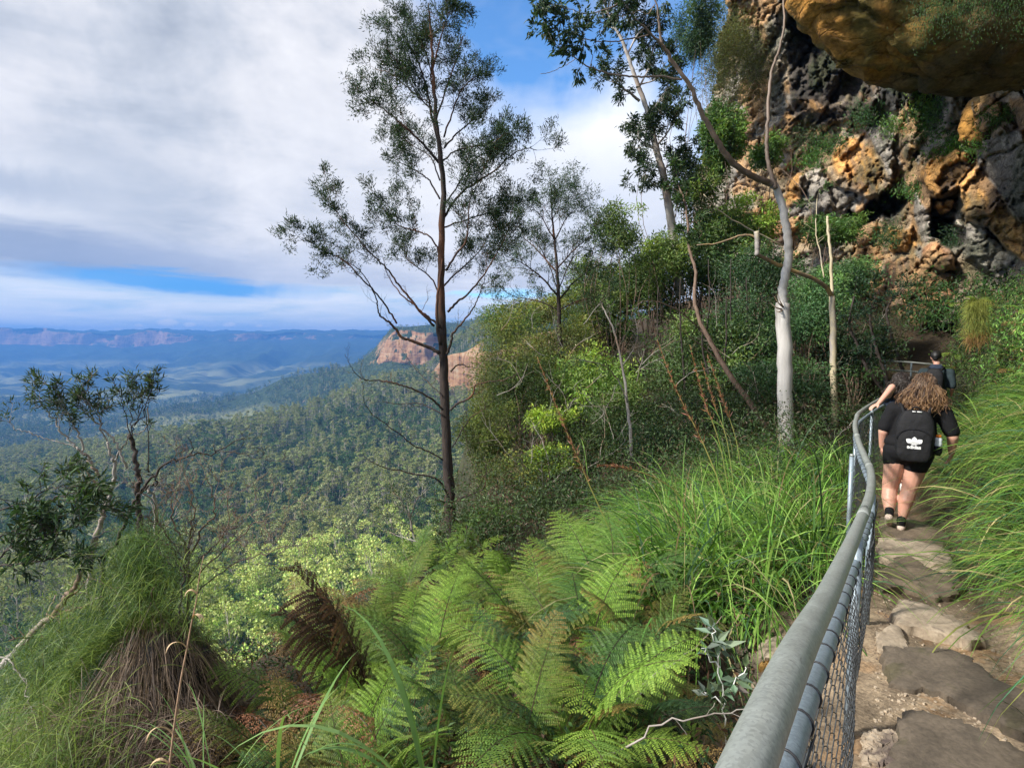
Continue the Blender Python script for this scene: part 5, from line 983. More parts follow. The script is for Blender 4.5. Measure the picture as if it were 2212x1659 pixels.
# broken pale bough crossing behind the white gum
T = Tree(33); T.limb([(1505, 530), (1545, 527), (1580, 515), (1615, 508), (1640, 520), (1636, 548)], [11.5, 11.3], .012, .028, 8, 5, col=(.75, .6, .42)); T.limb([(1634, 500), (1636, 530), (1636, 552)], 11.3, .05, .046, 9); T.limb([(1634, 550), (1660, 562), (1700, 580), (1740, 595), (1775, 612), (1797, 640)], [11.3, 12.0], .036, .046, 9, 5, .05, col=(.85, .68, .45))
T.limb([(1520, 420), (1560, 460), (1610, 490), (1690, 530)], [11.5, 12.], .008, .015, 6)
T.limb([(1797, 640), (1800, 700), (1800, 780), (1802, 850), (1805, 935)], [12.0, 12.0], .058, .072, 12, 5, .07); T.limb([(1797, 640), (1795, 560), (1788, 490), (1787, 468)], [12.0, 12.1], .035, .022, 8)
q_ = T.limb([(1780, 600), (1770, 540), (1762, 500), (1765, 430)], [12, 12.5], .014, .008, 6); T.sprout(q_, 6, .5, 1, (.4, 1), .006, .0, .9, 4); T.leafout(9, .10, .04, (.07, .13, .04), .3, .03)
T.done('gum_tree', 'slender pale yellow gum with a broken bough bending left', 'tree', V3(P(1805, 945, 12)), M_BARKY)
# tall eucalypt far behind the bushes
smalltree(5, [(1470, 640), (1455, 520), (1447, 461), (1440, 420), (1432, 375), (1424, 345), (1416, 318), (1408, 280), (1400, 248), (1390, 215), (1378, 184), (1366, 150), (1355, 118), (1342, 85), (1327, 57), (1318, 38), (1311, 25), (1300, -10), (1290, -60)], 19.5, .15,
 [([(1381, 219), (1365, 205), (1346, 191), (1328, 178), (1311, 162), (1300, 150)], -.8, .05), ([(1412, 321), (1400, 315), (1393, 308), (1396, 285), (1403, 267), (1410, 240)], .3, .05), ([(1380, 190), (1400, 150), (1410, 110), (1420, 90)], .8, .035), ([(1400, 248), (1425, 220), (1440, 190), (1450, 160)], .8, .035),
  ([(1416, 318), (1440, 290), (1455, 260), (1462, 235)], -.6, .035), ([(1355, 118), (1375, 80), (1395, 60), (1420, 50)], .6, .035), ([(1327, 57), (1340, 20), (1360, 0)], .3, .03), ([(1430, 370), (1455, 350), (1480, 330)], .5, .03), ([(1424, 345), (1400, 360), (1385, 390)], -.5, .02), ([(1447, 450), (1475, 400), (1490, 370)], 0, .03), ([(1395, 240), (1380, 270), (1378, 300)], -.4, .015), ([(1378, 184), (1420, 170), (1440, 130)], .3, .03)],
 (.042, .070, .034), 'gum_tree', 'tall thin pale gum rising behind the bushes against the clouds', M_BARKP, 9, .16, .045, 2, .75, .4, 8, spread=.05)
# leaning brown trunk and thin stems in the scrub
T = Tree(6); sp = T.limb([(1665, 935), (1620, 870), (1570, 800), (1535, 740), (1510, 690), (1500, 640), (1503, 590), (1490, 540), (1487, 500), (1480, 440), (1465, 400)], [11.5, 13.5], .062, .016, 10, 5, .07)
q_ = T.limb([(1535, 740), (1500, 700), (1455, 665), (1400, 650), (1370, 662)], [12.5, 11.5], .018, .006, 6); T.sprout(q_, 6, .5, 1, (.2, 1), .005, 0, .9, 4)
q_ = T.limb([(1570, 800), (1520, 750), (1480, 720), (1440, 690)], [12.4, 12], .014, .005, 6); T.sprout(q_, 5, .5, 1, (.2, 1), .005, 0, .9, 4); T.tw = []
T.sprout(sp, 8, .7, 2, (.6, 1), .012, .1, .8, 3); T.leafout(9, .12, .04, (.055, .10, .038), .3, .03)
T.done('scrub_tree', 'leaning brown trunked tree slanting up behind the seed stalks', 'tree', V3(P(1668, 950, 11.5)), M_BARKB)
T = Tree(7); sp = T.limb([(1365, 990), (1362, 930), (1355, 870), (1350, 820), (1338, 760), (1325, 710), (1310, 680), (1300, 655)], [10.5, 11.5], .036, .010, 9, 5, .06)
q_ = T.limb([(1355, 870), (1335, 820), (1305, 790), (1270, 780), (1240, 775)], [10.6, 10.2], .014, .005, 6); T.sprout(q_, 5, .4, 1, (.3, 1), .005, .05); q_ = T.limb([(1345, 790), (1370, 750), (1378, 720), (1372, 690)], [11, 11.2], .010, .004, 6); T.sprout(q_, 5, .4, 1, (.3, 1), .005, .05); T.sprout(sp, 6, .45, 1, (.6, 1), .006, .1)
T.leafout(4, .09, .035, (.11, .18, .05), .1, .02); T.done('scrub_tree', 'thin pale bare sapling in front of the dark scrub', 'tree', V3(P(1366, 1000, 10.5)), M_BARKG)
print('t1')
# --- bushes
def bush(px, py, D, rx, rz, col, n, L, W, label, seed, name='bush', stems=9, base_py=None, hang=0, bark=None, ry=None, nsub=22, rs0=.02, sub=.42):
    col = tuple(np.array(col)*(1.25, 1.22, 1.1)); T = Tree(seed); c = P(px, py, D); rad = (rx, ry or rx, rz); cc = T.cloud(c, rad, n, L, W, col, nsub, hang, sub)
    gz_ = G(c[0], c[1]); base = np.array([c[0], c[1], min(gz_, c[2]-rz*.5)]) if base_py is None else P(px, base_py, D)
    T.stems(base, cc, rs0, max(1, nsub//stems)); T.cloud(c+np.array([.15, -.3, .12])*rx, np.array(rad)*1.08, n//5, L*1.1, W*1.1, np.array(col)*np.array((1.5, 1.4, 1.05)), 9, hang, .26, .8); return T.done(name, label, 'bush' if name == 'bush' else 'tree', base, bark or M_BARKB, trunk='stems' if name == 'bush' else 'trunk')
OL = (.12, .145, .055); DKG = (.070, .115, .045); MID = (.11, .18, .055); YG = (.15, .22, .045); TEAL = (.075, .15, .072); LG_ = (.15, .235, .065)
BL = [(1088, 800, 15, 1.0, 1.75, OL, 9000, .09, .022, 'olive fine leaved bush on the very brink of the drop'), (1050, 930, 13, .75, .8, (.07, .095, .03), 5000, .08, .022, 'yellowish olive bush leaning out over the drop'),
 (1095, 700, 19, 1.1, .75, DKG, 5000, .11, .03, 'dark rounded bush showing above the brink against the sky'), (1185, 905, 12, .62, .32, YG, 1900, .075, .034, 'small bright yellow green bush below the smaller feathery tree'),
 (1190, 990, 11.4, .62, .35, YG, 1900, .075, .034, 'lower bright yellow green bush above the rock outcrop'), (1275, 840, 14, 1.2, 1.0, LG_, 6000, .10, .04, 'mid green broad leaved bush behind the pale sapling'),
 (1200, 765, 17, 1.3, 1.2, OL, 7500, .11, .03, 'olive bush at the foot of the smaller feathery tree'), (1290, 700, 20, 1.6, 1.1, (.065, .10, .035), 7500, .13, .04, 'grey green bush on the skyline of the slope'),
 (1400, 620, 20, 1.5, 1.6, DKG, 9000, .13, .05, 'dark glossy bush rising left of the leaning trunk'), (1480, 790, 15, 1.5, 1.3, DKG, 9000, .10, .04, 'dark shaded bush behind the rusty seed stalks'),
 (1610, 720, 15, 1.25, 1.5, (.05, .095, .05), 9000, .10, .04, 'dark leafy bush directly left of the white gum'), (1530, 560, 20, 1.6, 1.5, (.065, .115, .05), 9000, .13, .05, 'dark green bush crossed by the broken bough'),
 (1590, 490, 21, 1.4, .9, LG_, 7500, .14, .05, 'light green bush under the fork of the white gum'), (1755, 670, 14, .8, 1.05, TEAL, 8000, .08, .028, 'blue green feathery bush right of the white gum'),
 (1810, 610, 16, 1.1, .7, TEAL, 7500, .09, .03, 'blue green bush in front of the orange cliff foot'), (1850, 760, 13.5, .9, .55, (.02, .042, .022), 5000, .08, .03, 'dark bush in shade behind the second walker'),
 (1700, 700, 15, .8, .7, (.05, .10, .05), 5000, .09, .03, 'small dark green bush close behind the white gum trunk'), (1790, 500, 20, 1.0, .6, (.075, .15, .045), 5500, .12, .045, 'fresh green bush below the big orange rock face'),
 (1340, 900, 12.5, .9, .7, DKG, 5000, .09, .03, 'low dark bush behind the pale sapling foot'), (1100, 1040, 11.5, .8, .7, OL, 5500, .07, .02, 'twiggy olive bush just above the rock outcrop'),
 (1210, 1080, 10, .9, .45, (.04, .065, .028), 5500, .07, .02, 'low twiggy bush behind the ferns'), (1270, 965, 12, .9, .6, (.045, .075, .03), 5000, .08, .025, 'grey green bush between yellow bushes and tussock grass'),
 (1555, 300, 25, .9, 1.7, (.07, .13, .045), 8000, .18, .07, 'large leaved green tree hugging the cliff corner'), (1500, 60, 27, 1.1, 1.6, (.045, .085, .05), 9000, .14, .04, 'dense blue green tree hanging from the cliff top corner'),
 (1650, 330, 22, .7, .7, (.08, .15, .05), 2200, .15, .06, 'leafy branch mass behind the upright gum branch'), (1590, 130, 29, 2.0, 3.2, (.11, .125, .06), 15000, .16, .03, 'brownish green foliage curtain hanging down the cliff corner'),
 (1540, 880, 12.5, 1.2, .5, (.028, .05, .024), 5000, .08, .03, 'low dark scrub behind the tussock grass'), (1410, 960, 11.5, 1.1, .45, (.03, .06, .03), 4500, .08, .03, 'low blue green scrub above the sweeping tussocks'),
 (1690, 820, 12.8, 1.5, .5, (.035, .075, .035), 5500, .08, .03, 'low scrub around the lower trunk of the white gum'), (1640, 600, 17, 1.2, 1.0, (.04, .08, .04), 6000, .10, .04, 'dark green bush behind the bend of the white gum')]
BL += [(1335, 500, 19, 1.0, .9, (.10, .15, .06), 3000, .14, .04, 'airy light sapling reaching up left of the tall thin gum'), (1430, 560, 18.5, 1.0, .8, (.12, .18, .06), 3200, .13, .04, 'airy light green sapling at the foot of the tall thin gum'), (1270, 600, 21, 1.0, .8, (.11, .16, .06), 3000, .13, .04, 'airy sapling between the small feathery tree and the tall thin gum'), (1500, 420, 20, 1.0, 1.0, (.09, .14, .05), 3200, .15, .045, 'airy leafy sapling right of the tall thin gum trunk'),
 (1045, 870, 16.5, .6, 1.0, OL, 3500, .09, .025, 'narrow olive bush hanging over the brink edge'), (1060, 1010, 12.5, .55, .7, (.06, .085, .03), 3500, .08, .022, 'small olive bush clinging to the brink above the rock'),
 (1150, 680, 24, 1.5, .7, OL, 5000, .13, .04, 'olive bush on the skyline left of the small feathery tree'), (1240, 660, 28, 2.0, .9, (.075, .11, .035), 6000, .15, .05, 'pale green bush on the skyline right of the small feathery tree'), (1350, 610, 24, 1.4, 1.2, (.05, .08, .03), 6000, .13, .045, 'olive bush on the skyline beside the tall thin gum'),
 (1010, 1150, 9.6, .45, .35, (.05, .08, .03), 2500, .07, .02, 'small scrubby bush right of the tall dark trunk foot'), (930, 1200, 8.6, .5, .3, (.06, .10, .04), 2500, .06, .02, 'small scrubby bush left of the tall dark trunk foot'), (1060, 1130, 8.8, .5, .35, (.05, .09, .035), 2500, .06, .02, 'low green bush behind the rusty fern tops'), (1130, 850, 14, 1.0, 1.0, (.05, .08, .03), 6500, .09, .025, 'shaggy green bush between the olive bushes at the brink')]
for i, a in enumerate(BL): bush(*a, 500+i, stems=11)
smalltree(41, [(915, 1230), (905, 1190), (892, 1150), (886, 1120), (880, 1090)], 10.5, .03, [([(905, 1180), (930, 1150), (955, 1140)], .3, .012), ([(892, 1150), (860, 1120), (835, 1110)], -.3, .012), ([(886, 1120), (900, 1080), (920, 1060)], .3, .012), ([(886, 1120), (865, 1080), (850, 1065)], 0, .012), ([(900, 1170), (870, 1160), (840, 1150)], .4, .010)],
 (.055, .10, .04), 'wattle_tree', 'small feathery sapling low down left of the tall dark trunk', M_BARKG, 7, .06, .015, 1, .42, .0, 7)
carpet('undergrowth', 'dense scrub floor under the bushes of the slope', 130000, (930, 1960), (6.5, 24), 1.1, [(.05, .085, .03), (.07, .12, .04), (.09, .065, .04), (.035, .06, .028), (.06, .10, .04)], (.03, .085), .022, 72, lambda px, D, d: d < -.5, M_LEAF)
# pale bare branches tangled through the scrub
T = Tree(18)
for i in range(60):
    px, py, D = T.r.uniform(1060, 1900), T.r.uniform(700, 1080), 0; D = np.interp(py, [700, 1080], [15, 10.3])-.4; a = T.r.uniform(-1.2, 1.2); p = P(px, py, D); T.grow(p, np.array([math.sin(a), -.25, math.cos(a)*.7+.15]), T.r.uniform(.5, 1.3), .009, 1, .03, .2, 4, .7)
tag(obj('dead_twigs', T.w, M_BARKG, loc=(0, 0, 0)), 'pale dead twigs tangled through the scrub', 'twigs', kind='stuff')
# thin dark stems standing in the scrub
T = Tree(8)
for px, y0, y1, D, dx in ((1480, 900, 600, 14, -10), (1560, 900, 640, 14, 8), (1585, 900, 560, 14.5, -6), (1600, 880, 600, 15, 12), (1510, 880, 560, 15, 20), (1430, 900, 620, 15, -8), (1640, 880, 640, 15, 6), (1540, 900, 680, 13.5, -20)):
    T.limb([(px, y0), (px+dx*.3, (y0*2+y1)/3), (px+dx*1.1, (y0+y1*2)/3), (px+dx, y1)], D, .035, .012, 6)
tag(obj('scrub_stems', T.w, M_BARKD, loc=(0, 0, 0)), 'thin dark stems crowding in the shade of the scrub', 'stems', kind='stuff')
for k, (pts, D, lb) in enumerate((([(1930, 870), (1890, 820), (1870, 790), (1850, 740), (1835, 700), (1845, 640)], 12, 'dark crooked tree leaning left behind the bend of the handrail'), ([(1925, 850), (1905, 790), (1890, 740), (1880, 690), (1890, 640)], 12.8, 'dark thin tree in front of the lower orange rock'), ([(1960, 830), (1940, 770), (1925, 720), (1915, 670), (1935, 640)], 14, 'dark thin tree just left of the far steel fence'))):
    T = Tree(60+k); sp = T.limb(pts, D, .045, .018, 8, 5, .1); T.sprout(sp, 7, .6, 2, (.35, 1), .01, .05, .8, 3); T.leafout(5, .08, .03, (.03, .065, .035), .1, .03); T.done('scrub_tree', lb, 'tree', V3(P(*pts[0], D)), M_BARKD)
# plants on the cliff ledges
T = Tree(9); r = T.r
def onrock(poly, n, L, W, col, hang=.6, out_=.25, fan=12, size=.22):
    poly = np.array(poly); lo, hi = poly.min(0), poly.max(0)
    for k in range(n):
        px, py = r.uniform(lo[0], hi[0]), r.uniform(lo[1], hi[1]); v = cliff_at(px, py); to = nrm(-v); s = np.linalg.norm(v)/15
        m_ = fan; d0 = rdir(m_, r)*.6+to*.5+[0, 0, .2]; p = v+to*out_*s*r.random((m_, 1))+r.normal(size=(m_, 3))*size*s*[1, 1, .6]; leaves(T.l, p, d0-[0, 0, hang], to+.5*rdir(m_, r), r.uniform(.6, 1.3, m_)*L*s, W*s, tint(col, m_, .3, r)*r.uniform(.6, 1.3))
for poly, n, col in ((z4([(880, 830), (1020, 900)]), 60, (.05, .11, .03)), (z4([(760, 920), (900, 1010)]), 60, (.07, .17, .035)), (z4([(1110, 640), (1200, 740)]), 60, (.04, .09, .03)), (z4([(1470, 620), (1640, 830)]), 110, (.06, .13, .03)), (z4([(1660, 830), (1870, 900)]), 90, (.10, .22, .04)),
 (z4([(1300, 700), (1370, 790)]), 40, (.08, .16, .035)), (z4([(1380, 1100), (1480, 1190)]), 40, (.06, .14, .03)), (z4([(1490, 520), (1560, 640)]), 40, (.13, .20, .04)), (z4([(1900, 680), (2000, 720)]), 30, (.09, .16, .04)), (z4([(1570, 890), (1640, 950)]), 20, (.08, .17, .03)), (z4([(1230, 1370), (1360, 1480)]), 60, (.04, .09, .03)), (z4([(1650, 1380), (1730, 1500)]), 50, (.03, .065, .025)), (z4([(1080, 1300), (1160, 1370)]), 30, (.05, .12, .03)),
 (z4([(690, 780), (900, 870)]), 50, (.05, .08, .03))): onrock(poly, int(n*.9), .085, .018, col, size=.15, fan=16)
onrock([(1960, 600), (2212, 700)], 260, .12, .03, (.045, .095, .028)); 
tag(obj('ledge_plants', T.l, M_LEAF, smooth=False), 'small green plants growing on the ledges of the cliff', 'plants', kind='stuff')
T = Tree(10); r = T.r
for k in range(480):     # growth hanging off the overhang's brow
    px, py = r.uniform(1985, 2260), r.uniform(-60, 60); py = py-25*fbm(np.array([px/30, 0, 0.]), 2, 3); v = P(px, py, 8.0+.5*r.random()); m_ = 12; p = v+r.normal(size=(m_, 3))*[.12, .1, .12]; leaves(T.l, p, rdir(m_, r)*.4-[0, 0, 1.0], nrm(-v)+.4*rdir(m_, r), r.uniform(.015, .05, m_), .009, tint((.05, .10, .03), m_, .35, r)*r.uniform(.5, 1.3))
tag(obj('hanging_plants', T.l, M_LEAF, smooth=False), 'dark green growth hanging from the brow of the overhang', 'plants', kind='stuff')
# lush wall of moss and fern right of the walkers
T = Tree(12); r = T.r
def wallcol(px, py, hi): return P(px, py, np.interp(px, [1990, 2212, 2300], [14.0, 8.2, 7.2]) + np.interp(py, [600, 880], [1.3, 0])+hi)
def walltop(px): return np.interp(px, [1990, 2040, 2070, 2110, 2212, 2300, 2420], [800, 760, 690, 640, 585, 560, 540])+18*fbm(np.stack([np.asarray(px)/26, 0*np.asarray(px), 0*np.asarray(px)], -1), 3, 8)
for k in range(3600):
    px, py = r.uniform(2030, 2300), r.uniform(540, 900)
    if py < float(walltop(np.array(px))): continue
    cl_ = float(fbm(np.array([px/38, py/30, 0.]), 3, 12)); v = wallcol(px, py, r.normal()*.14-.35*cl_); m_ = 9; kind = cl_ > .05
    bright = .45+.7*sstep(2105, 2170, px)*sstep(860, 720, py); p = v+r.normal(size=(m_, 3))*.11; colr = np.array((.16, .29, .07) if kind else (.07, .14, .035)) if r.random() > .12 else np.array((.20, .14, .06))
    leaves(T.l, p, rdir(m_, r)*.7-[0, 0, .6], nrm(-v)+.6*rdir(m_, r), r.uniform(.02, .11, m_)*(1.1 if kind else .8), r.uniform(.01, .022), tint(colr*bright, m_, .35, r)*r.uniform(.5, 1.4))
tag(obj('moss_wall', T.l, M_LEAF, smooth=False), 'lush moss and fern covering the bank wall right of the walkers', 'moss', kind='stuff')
for k in range(26):
    px, py = r.uniform(2060, 2230), r.uniform(640, 880); v = wallcol(px, py, -.05); t = thing('fern', 'small fern growing out of the mossy bank right of the walkers', 'fern', V3(v), 'small ferns on the mossy bank')
    for j in range(5):
        o = bpy.data.objects.new('frond', FR[('bright', 'mid', 'bright', 'rust')[r.integers(0, 4)]][r.integers(0, 2)]); C.objects.link(o); o.parent = t; o.rotation_euler = (r.uniform(-.2, .2), r.uniform(.3, .9), math.pi+.7+r.uniform(-1.0, 1.0)); o.scale = (r.uniform(.25, .5),)*3
# its solid backing
gb_px = np.linspace(1975, 2420, 60); gb_py = np.linspace(560, 960, 60); A1, B1 = np.meshgrid(gb_px, gb_py, indexing='ij'); D1 = np.interp(A1, [1990, 2212, 2420], [14.0, 8.2, 6.4])+np.interp(B1, [560, 880], [1.5, 0])+.28+.3*fbm(np.stack([A1/60, B1/60, A1*0], -1), 3, 5)+4*sstep(2060, 1975, A1)
vv = P(A1, B1, D1); ii = np.arange(3600).reshape(60, 60); qm = (B1 > walltop(A1)+6)[:-1, :-1]; mb = MB().add(vv.reshape(-1, 3), np.stack([ii[:-1, :-1], ii[:-1, 1:], ii[1:, 1:], ii[1:, :-1]], -1)[qm].reshape(-1, 4), None, (.05, .055, .03)); tag(obj('bank', mb, M_ROCK), 'steep mossy bank at the foot of the cliff', 'bank', kind='structure')
# hanging tuft
b = MB(); n = 2600; px = r.uniform(2088, 2135, n); py = 655+r.random(n)**1.5*90+(px-2088)*-.2; p = P(px, py, 8.9+.2*r.random(n)); cols_ = np.where((py > 715)[:, None], np.array([(.30, .17, .06)]), np.array([(.24, .26, .06)]))
blades(b, p, nrm(-p)*.5+rdir(n, r)*.7+[-.2, 0, .0], r.uniform(.08, .26, n), .0035, 2.2, np.clip(cols_*(1+.25*r.normal(size=(n, 1))), .01, 1), 6, rng=r); o = obj('grass_tuft', b, M_GRASS, loc=V3(P(2110, 680, 9)), smooth=False); tag(o, 'yellow and rusty grass tuft hanging from the mossy bank', 'grass clump')
# rock outcrop on the brink
p, qq, d = ellip(P(1105, 1120, 11.3), np.array((.5, .6, .75)), 60, 44, .35, 1.2); k2 = fbm(p*3, 4, 5)[..., None]; gk = sstep(0, .5, k2); mb = MB().add(p.reshape(-1, 3), qq, None, np.clip(np.array((.17, .12, .09))*(1+.5*k2)*(1-gk*.6), .01, 1).reshape(-1, 3)); tag(obj('rock', mb, M_ROCK, loc=V3(P(1120, 1150, 11.3))), 'brown rock outcrop on the brink beneath the olive bushes', 'rock')
print('t2')
# ---------- left edge: mound of thatch, saplings, dead twigs ----------
r = np.random.default_rng(77)
mc = P(345, 1515, 2.9); mrad = np.array((.31, .34, .56)); base = np.array([mc[0], mc[1], mc[2]-.6])
t = thing('grass_mound', 'tall mound of grass with a brown thatch skirt and green top', 'grass clump', base)
p, qq, d = ellip(mc, mrad*.66, 40, 3, .08, 2.0); obj('core', MB().add(p.reshape(-1, 3), qq, None, (.035, .025, .017)), M_BARKD, t, base)
n = 11000; dd = rdir(n, r); dd[:, 2] = np.abs(dd[:, 2])*1.0-.45; dd = nrm(dd); p = mc+dd*mrad*(.55+.38*r.random((n, 1))); b = MB(); fr = dd[:, 0]*.6-dd[:, 1]*.6
tip = dd*np.array([1, 1, .3])*.38+np.array([0, 0, -.6])+rdir(n, r)*.18
blades(b, p, tip, r.uniform(.2, .6, n), r.uniform(.0022, .004, n), 1.3, np.clip(np.array([(.20, .14, .095), (.12, .085, .06), (.28, .20, .14), (.07, .05, .04)])[r.integers(0, 4, n)]*(1+.25*r.normal(size=(n, 1))), .01, 1), 7, rng=r); obj('dead_skirt', b, M_STALK, t, base, False)
n = 3800; a = r.uniform(.2, 4.2, n); q_ = r.random(n)**.75; p = mc+np.c_[np.cos(a)*mrad[0]*q_*1.0-.10, np.sin(a)*mrad[1]*q_, mrad[2]*np.sqrt(1-q_**2*.8)-.16]
tip = np.c_[np.cos(a)*.5-.35, np.sin(a)*.4, np.full(n, .55)]+rdir(n, r)*.45; b = MB()
blades(b, p, tip, r.uniform(.08, .22, n), .0026, 2.2, np.clip(np.array([(.15, .22, .04), (.09, .16, .035), (.22, .28, .06), (.06, .11, .03)])[r.integers(0, 4, n)]*(1+.2*r.normal(size=(n, 1))), .01, 1), 6, rng=r); obj('green_leaves', b, M_GRASS, t, base, False)
# wispy green growth spilling to the left of the mound
def wisps(pts, D, n, L, col, label, sd, w_=.0026, name='wispy_shrub', spread=.12, up=.2):
    rr = np.random.default_rng(sd); pts = np.array(pts, float); k = rr.integers(0, len(pts)-1, n); u = rr.random(n)[:, None]; pp = pts[k]*(1-u)+pts[k+1]*u; p = P(pp[:, 0], pp[:, 1], D+.25*rr.normal(size=n))+rr.normal(size=(n, 3))*spread
    b = MB(); blades(b, p, rdir(n, rr)*[1, 1, .7]+[-.1, 0, up], rr.uniform(*L, n), w_, rr.uniform(.6, 3, n), np.clip(np.array(col)[rr.integers(0, len(col), n)]*(1+.22*rr.normal(size=(n, 1))), .01, 1), 6, rng=rr); lo = V3(p.mean(0)); t = thing(name, label, 'shrub', (lo[0], lo[1], lo[2]-.3)); bl = (lo[0], lo[1], lo[2]-.3)
    s = MB(); 
    for i in range(14): j = rr.integers(0, n); tube(s, spline(np.array([np.array(bl)+rr.normal(size=3)*.05, (np.array(bl)+p[j])/2+[0, 0, .1], p[j]]), 4), np.linspace(.005, .0015, 9), 4, (1, 1, 1), False)
    obj('stems', s, M_BARKB, t, bl); obj('leaves', b, M_GRASS, t, bl, False); return t
YGW = [(.16, .23, .045), (.10, .17, .035), (.22, .28, .06), (.08, .13, .03)]
wisps([(190, 1330), (130, 1420), (90, 1500), (60, 1560), (20, 1600)], 3.1, 3600, (.08, .22), YGW, 'yellow green wispy shrub left of the brown thatch mound', 1)
wisps([(20, 1600), (80, 1640), (150, 1620), (200, 1660)], 2.6, 4500, (.10, .26), YGW, 'low yellow green wisps in the bottom corner', 2)
wisps([(280, 1240), (300, 1180), (330, 1200), (345, 1260), (310, 1280)], 3.3, 3800, (.08, .24), [(.06, .12, .03), (.09, .16, .035), (.12, .20, .045)], 'dark green wispy shrub climbing the dead broken stump', 3, spread=.07, up=.5)
wisps([(190, 1300), (250, 1262), (320, 1262), (400, 1270), (450, 1300)], 3.1, 3200, (.06, .16), YGW, 'green wispy tuft above the mound on its left side', 4)
wisps([(60, 1500), (130, 1420), (200, 1330)], 3.3, 3000, (.12, .3), [(.05, .10, .035), (.08, .14, .035)], 'thin dark green wisps hanging left of the mound', 5)
b = MB(); n = 4200; px = r.uniform(100, 470, n); py = r.uniform(1530, 1700, n); p = P(px, py, 2.55+.3*r.random(n)-(py-1530)/900); blades(b, p, rdir(n, r)*.5+[-.3, 0, -.1], r.uniform(.12, .35, n), .003, 1.5, np.clip(np.array([(.17, .12, .085), (.10, .07, .05), (.24, .17, .12)])[r.integers(0, 3, n)]*(1+.25*r.normal(size=(n, 1))), .01, 1), 6, rng=r)
tag(obj('dead_grass', b, M_STALK, smooth=False), 'fallen brown dead grass below the thatch mound', 'dead grass', kind='stuff')
# sapling group on the left
T = Tree(90); D = 3.7; lim = [([(188, 1300), (195, 1213), (207, 1165), (220, 1121), (232, 1090), (240, 1063), (247, 1030), (246, 996), (238, 975), (232, 955)], .019, .007), ([(214, 1028), (200, 1008), (188, 987), (172, 973), (156, 961), (135, 935), (116, 909), (100, 885), (80, 860)], .010, .003),
 ([(185, 982), (172, 950), (162, 924), (152, 905), (145, 889), (135, 865), (125, 845)], .007, .003), ([(275, 1011), (262, 982), (249, 953), (228, 932), (208, 912), (196, 888), (185, 866), (178, 845)], .008, .003), ([(159, 964), (130, 955), (101, 947), (78, 940), (58, 932), (40, 928), (29, 924), (22, 905)], .004, .002),
 ([(246, 996), (260, 970), (278, 945), (300, 935), (318, 920), (320, 880)], .006, .003), ([(232, 955), (220, 930), (215, 905), (205, 880)], .005, .003), ([(222, 1060), (180, 1010), (214, 1028)][:2]+[(160, 985)], .008, .003)]
for i, (pts, a, c) in enumerate(lim): sp = T.limb(pts, [D, D-.1], a, c, 7, 5); (T.sprout(sp, 6, .16, 2, (.55, 1), .003, .10, .6, 3, .2) if i in (1, 2, 3, 6) else T.sprout(sp, 2, .14, 1, (.8, 1), .002, .1, .7, 3) if i == 4 else None)
T.leafout(4, .052, .008, (.045, .075, .038), .15, .01, .3, .9, .2); T.done('gum_sapling', 'open topped gum sapling with slender dark leaves above the valley', 'tree', V3(P(188, 1300, D)), M_BARKG)
T = Tree(91)
for pts in ([(283, 945), (275, 915), (265, 880), (260, 850)], [(283, 945), (284, 905), (285, 870), (280, 840)], [(283, 945), (300, 900), (305, 870), (310, 840)], [(290, 920), (312, 890), (325, 850), (335, 830)], [(320, 1020), (322, 960), (318, 900), (320, 860)]): sp = T.limb(pts, [3.55, 3.5], .004, .0015, 5, 4); T.sprout(sp, 4, .13, 1, (.5, 1), .002, .12, .6, 4, .2)
T.leafout(5, .048, .008, (.045, .075, .038), .05, .006, .3, .9, .1)
T.limb([(313, 1290), (312, 1170), (301, 1112), (298, 1069), (298, 1025), (290, 982), (281, 938)], 3.55, .020, .012, 10, 6, .1); T.limb([(284, 960), (283, 940)], 3.55, .013, .009, 8)
T.done('broken_stump', 'dark broken stem with a small leafy crown growing from its top', 'tree', V3(P(313, 1290, 3.55)), M_BARKD)
def twigtree(sd, lims, D, label, bark, lvl=1, L=.25, n=5, leaf=None, name='dead_branch', cat='branch', base=None, lf=(.05, .010), per=8, hang=.1):
    T = Tree(sd)
    for pts, a, c in lims: sp = T.limb(pts, [D, D-.15], a, c, 6, 5); T.sprout(sp, n, L, lvl, (.25, 1), max(a*.4, .0018), .08, .75, 3, .25)
    if leaf is not None: T.leafout(per, lf[0], lf[1], leaf, hang, .01, .3, .8)
    return T.done(name, label, cat, V3(P(*lims[0][0][0], D)) if base is None else base, bark)
twigtree(92, [([(223, 1330), (223, 1228), (225, 1200), (261, 1150), (290, 1083), (303, 1064), (333, 1028), (362, 999), (397, 987), (430, 980), (463, 979), (507, 953)], .013, .003), ([(303, 1064), (325, 1047), (338, 1046), (337, 1030)], .006, .004), ([(362, 999), (365, 1030), (380, 1060)][::-1][:1]+[(362, 999)], .002, .002), ([(463, 979), (500, 975), (545, 985), (580, 995)], .003, .0015)][:2]+[([(463, 979), (500, 975), (545, 985), (580, 995)], .003, .0015)], 3.4, 'long dark branch sweeping right across the valley view', M_BARKD, 1, .18, 6)
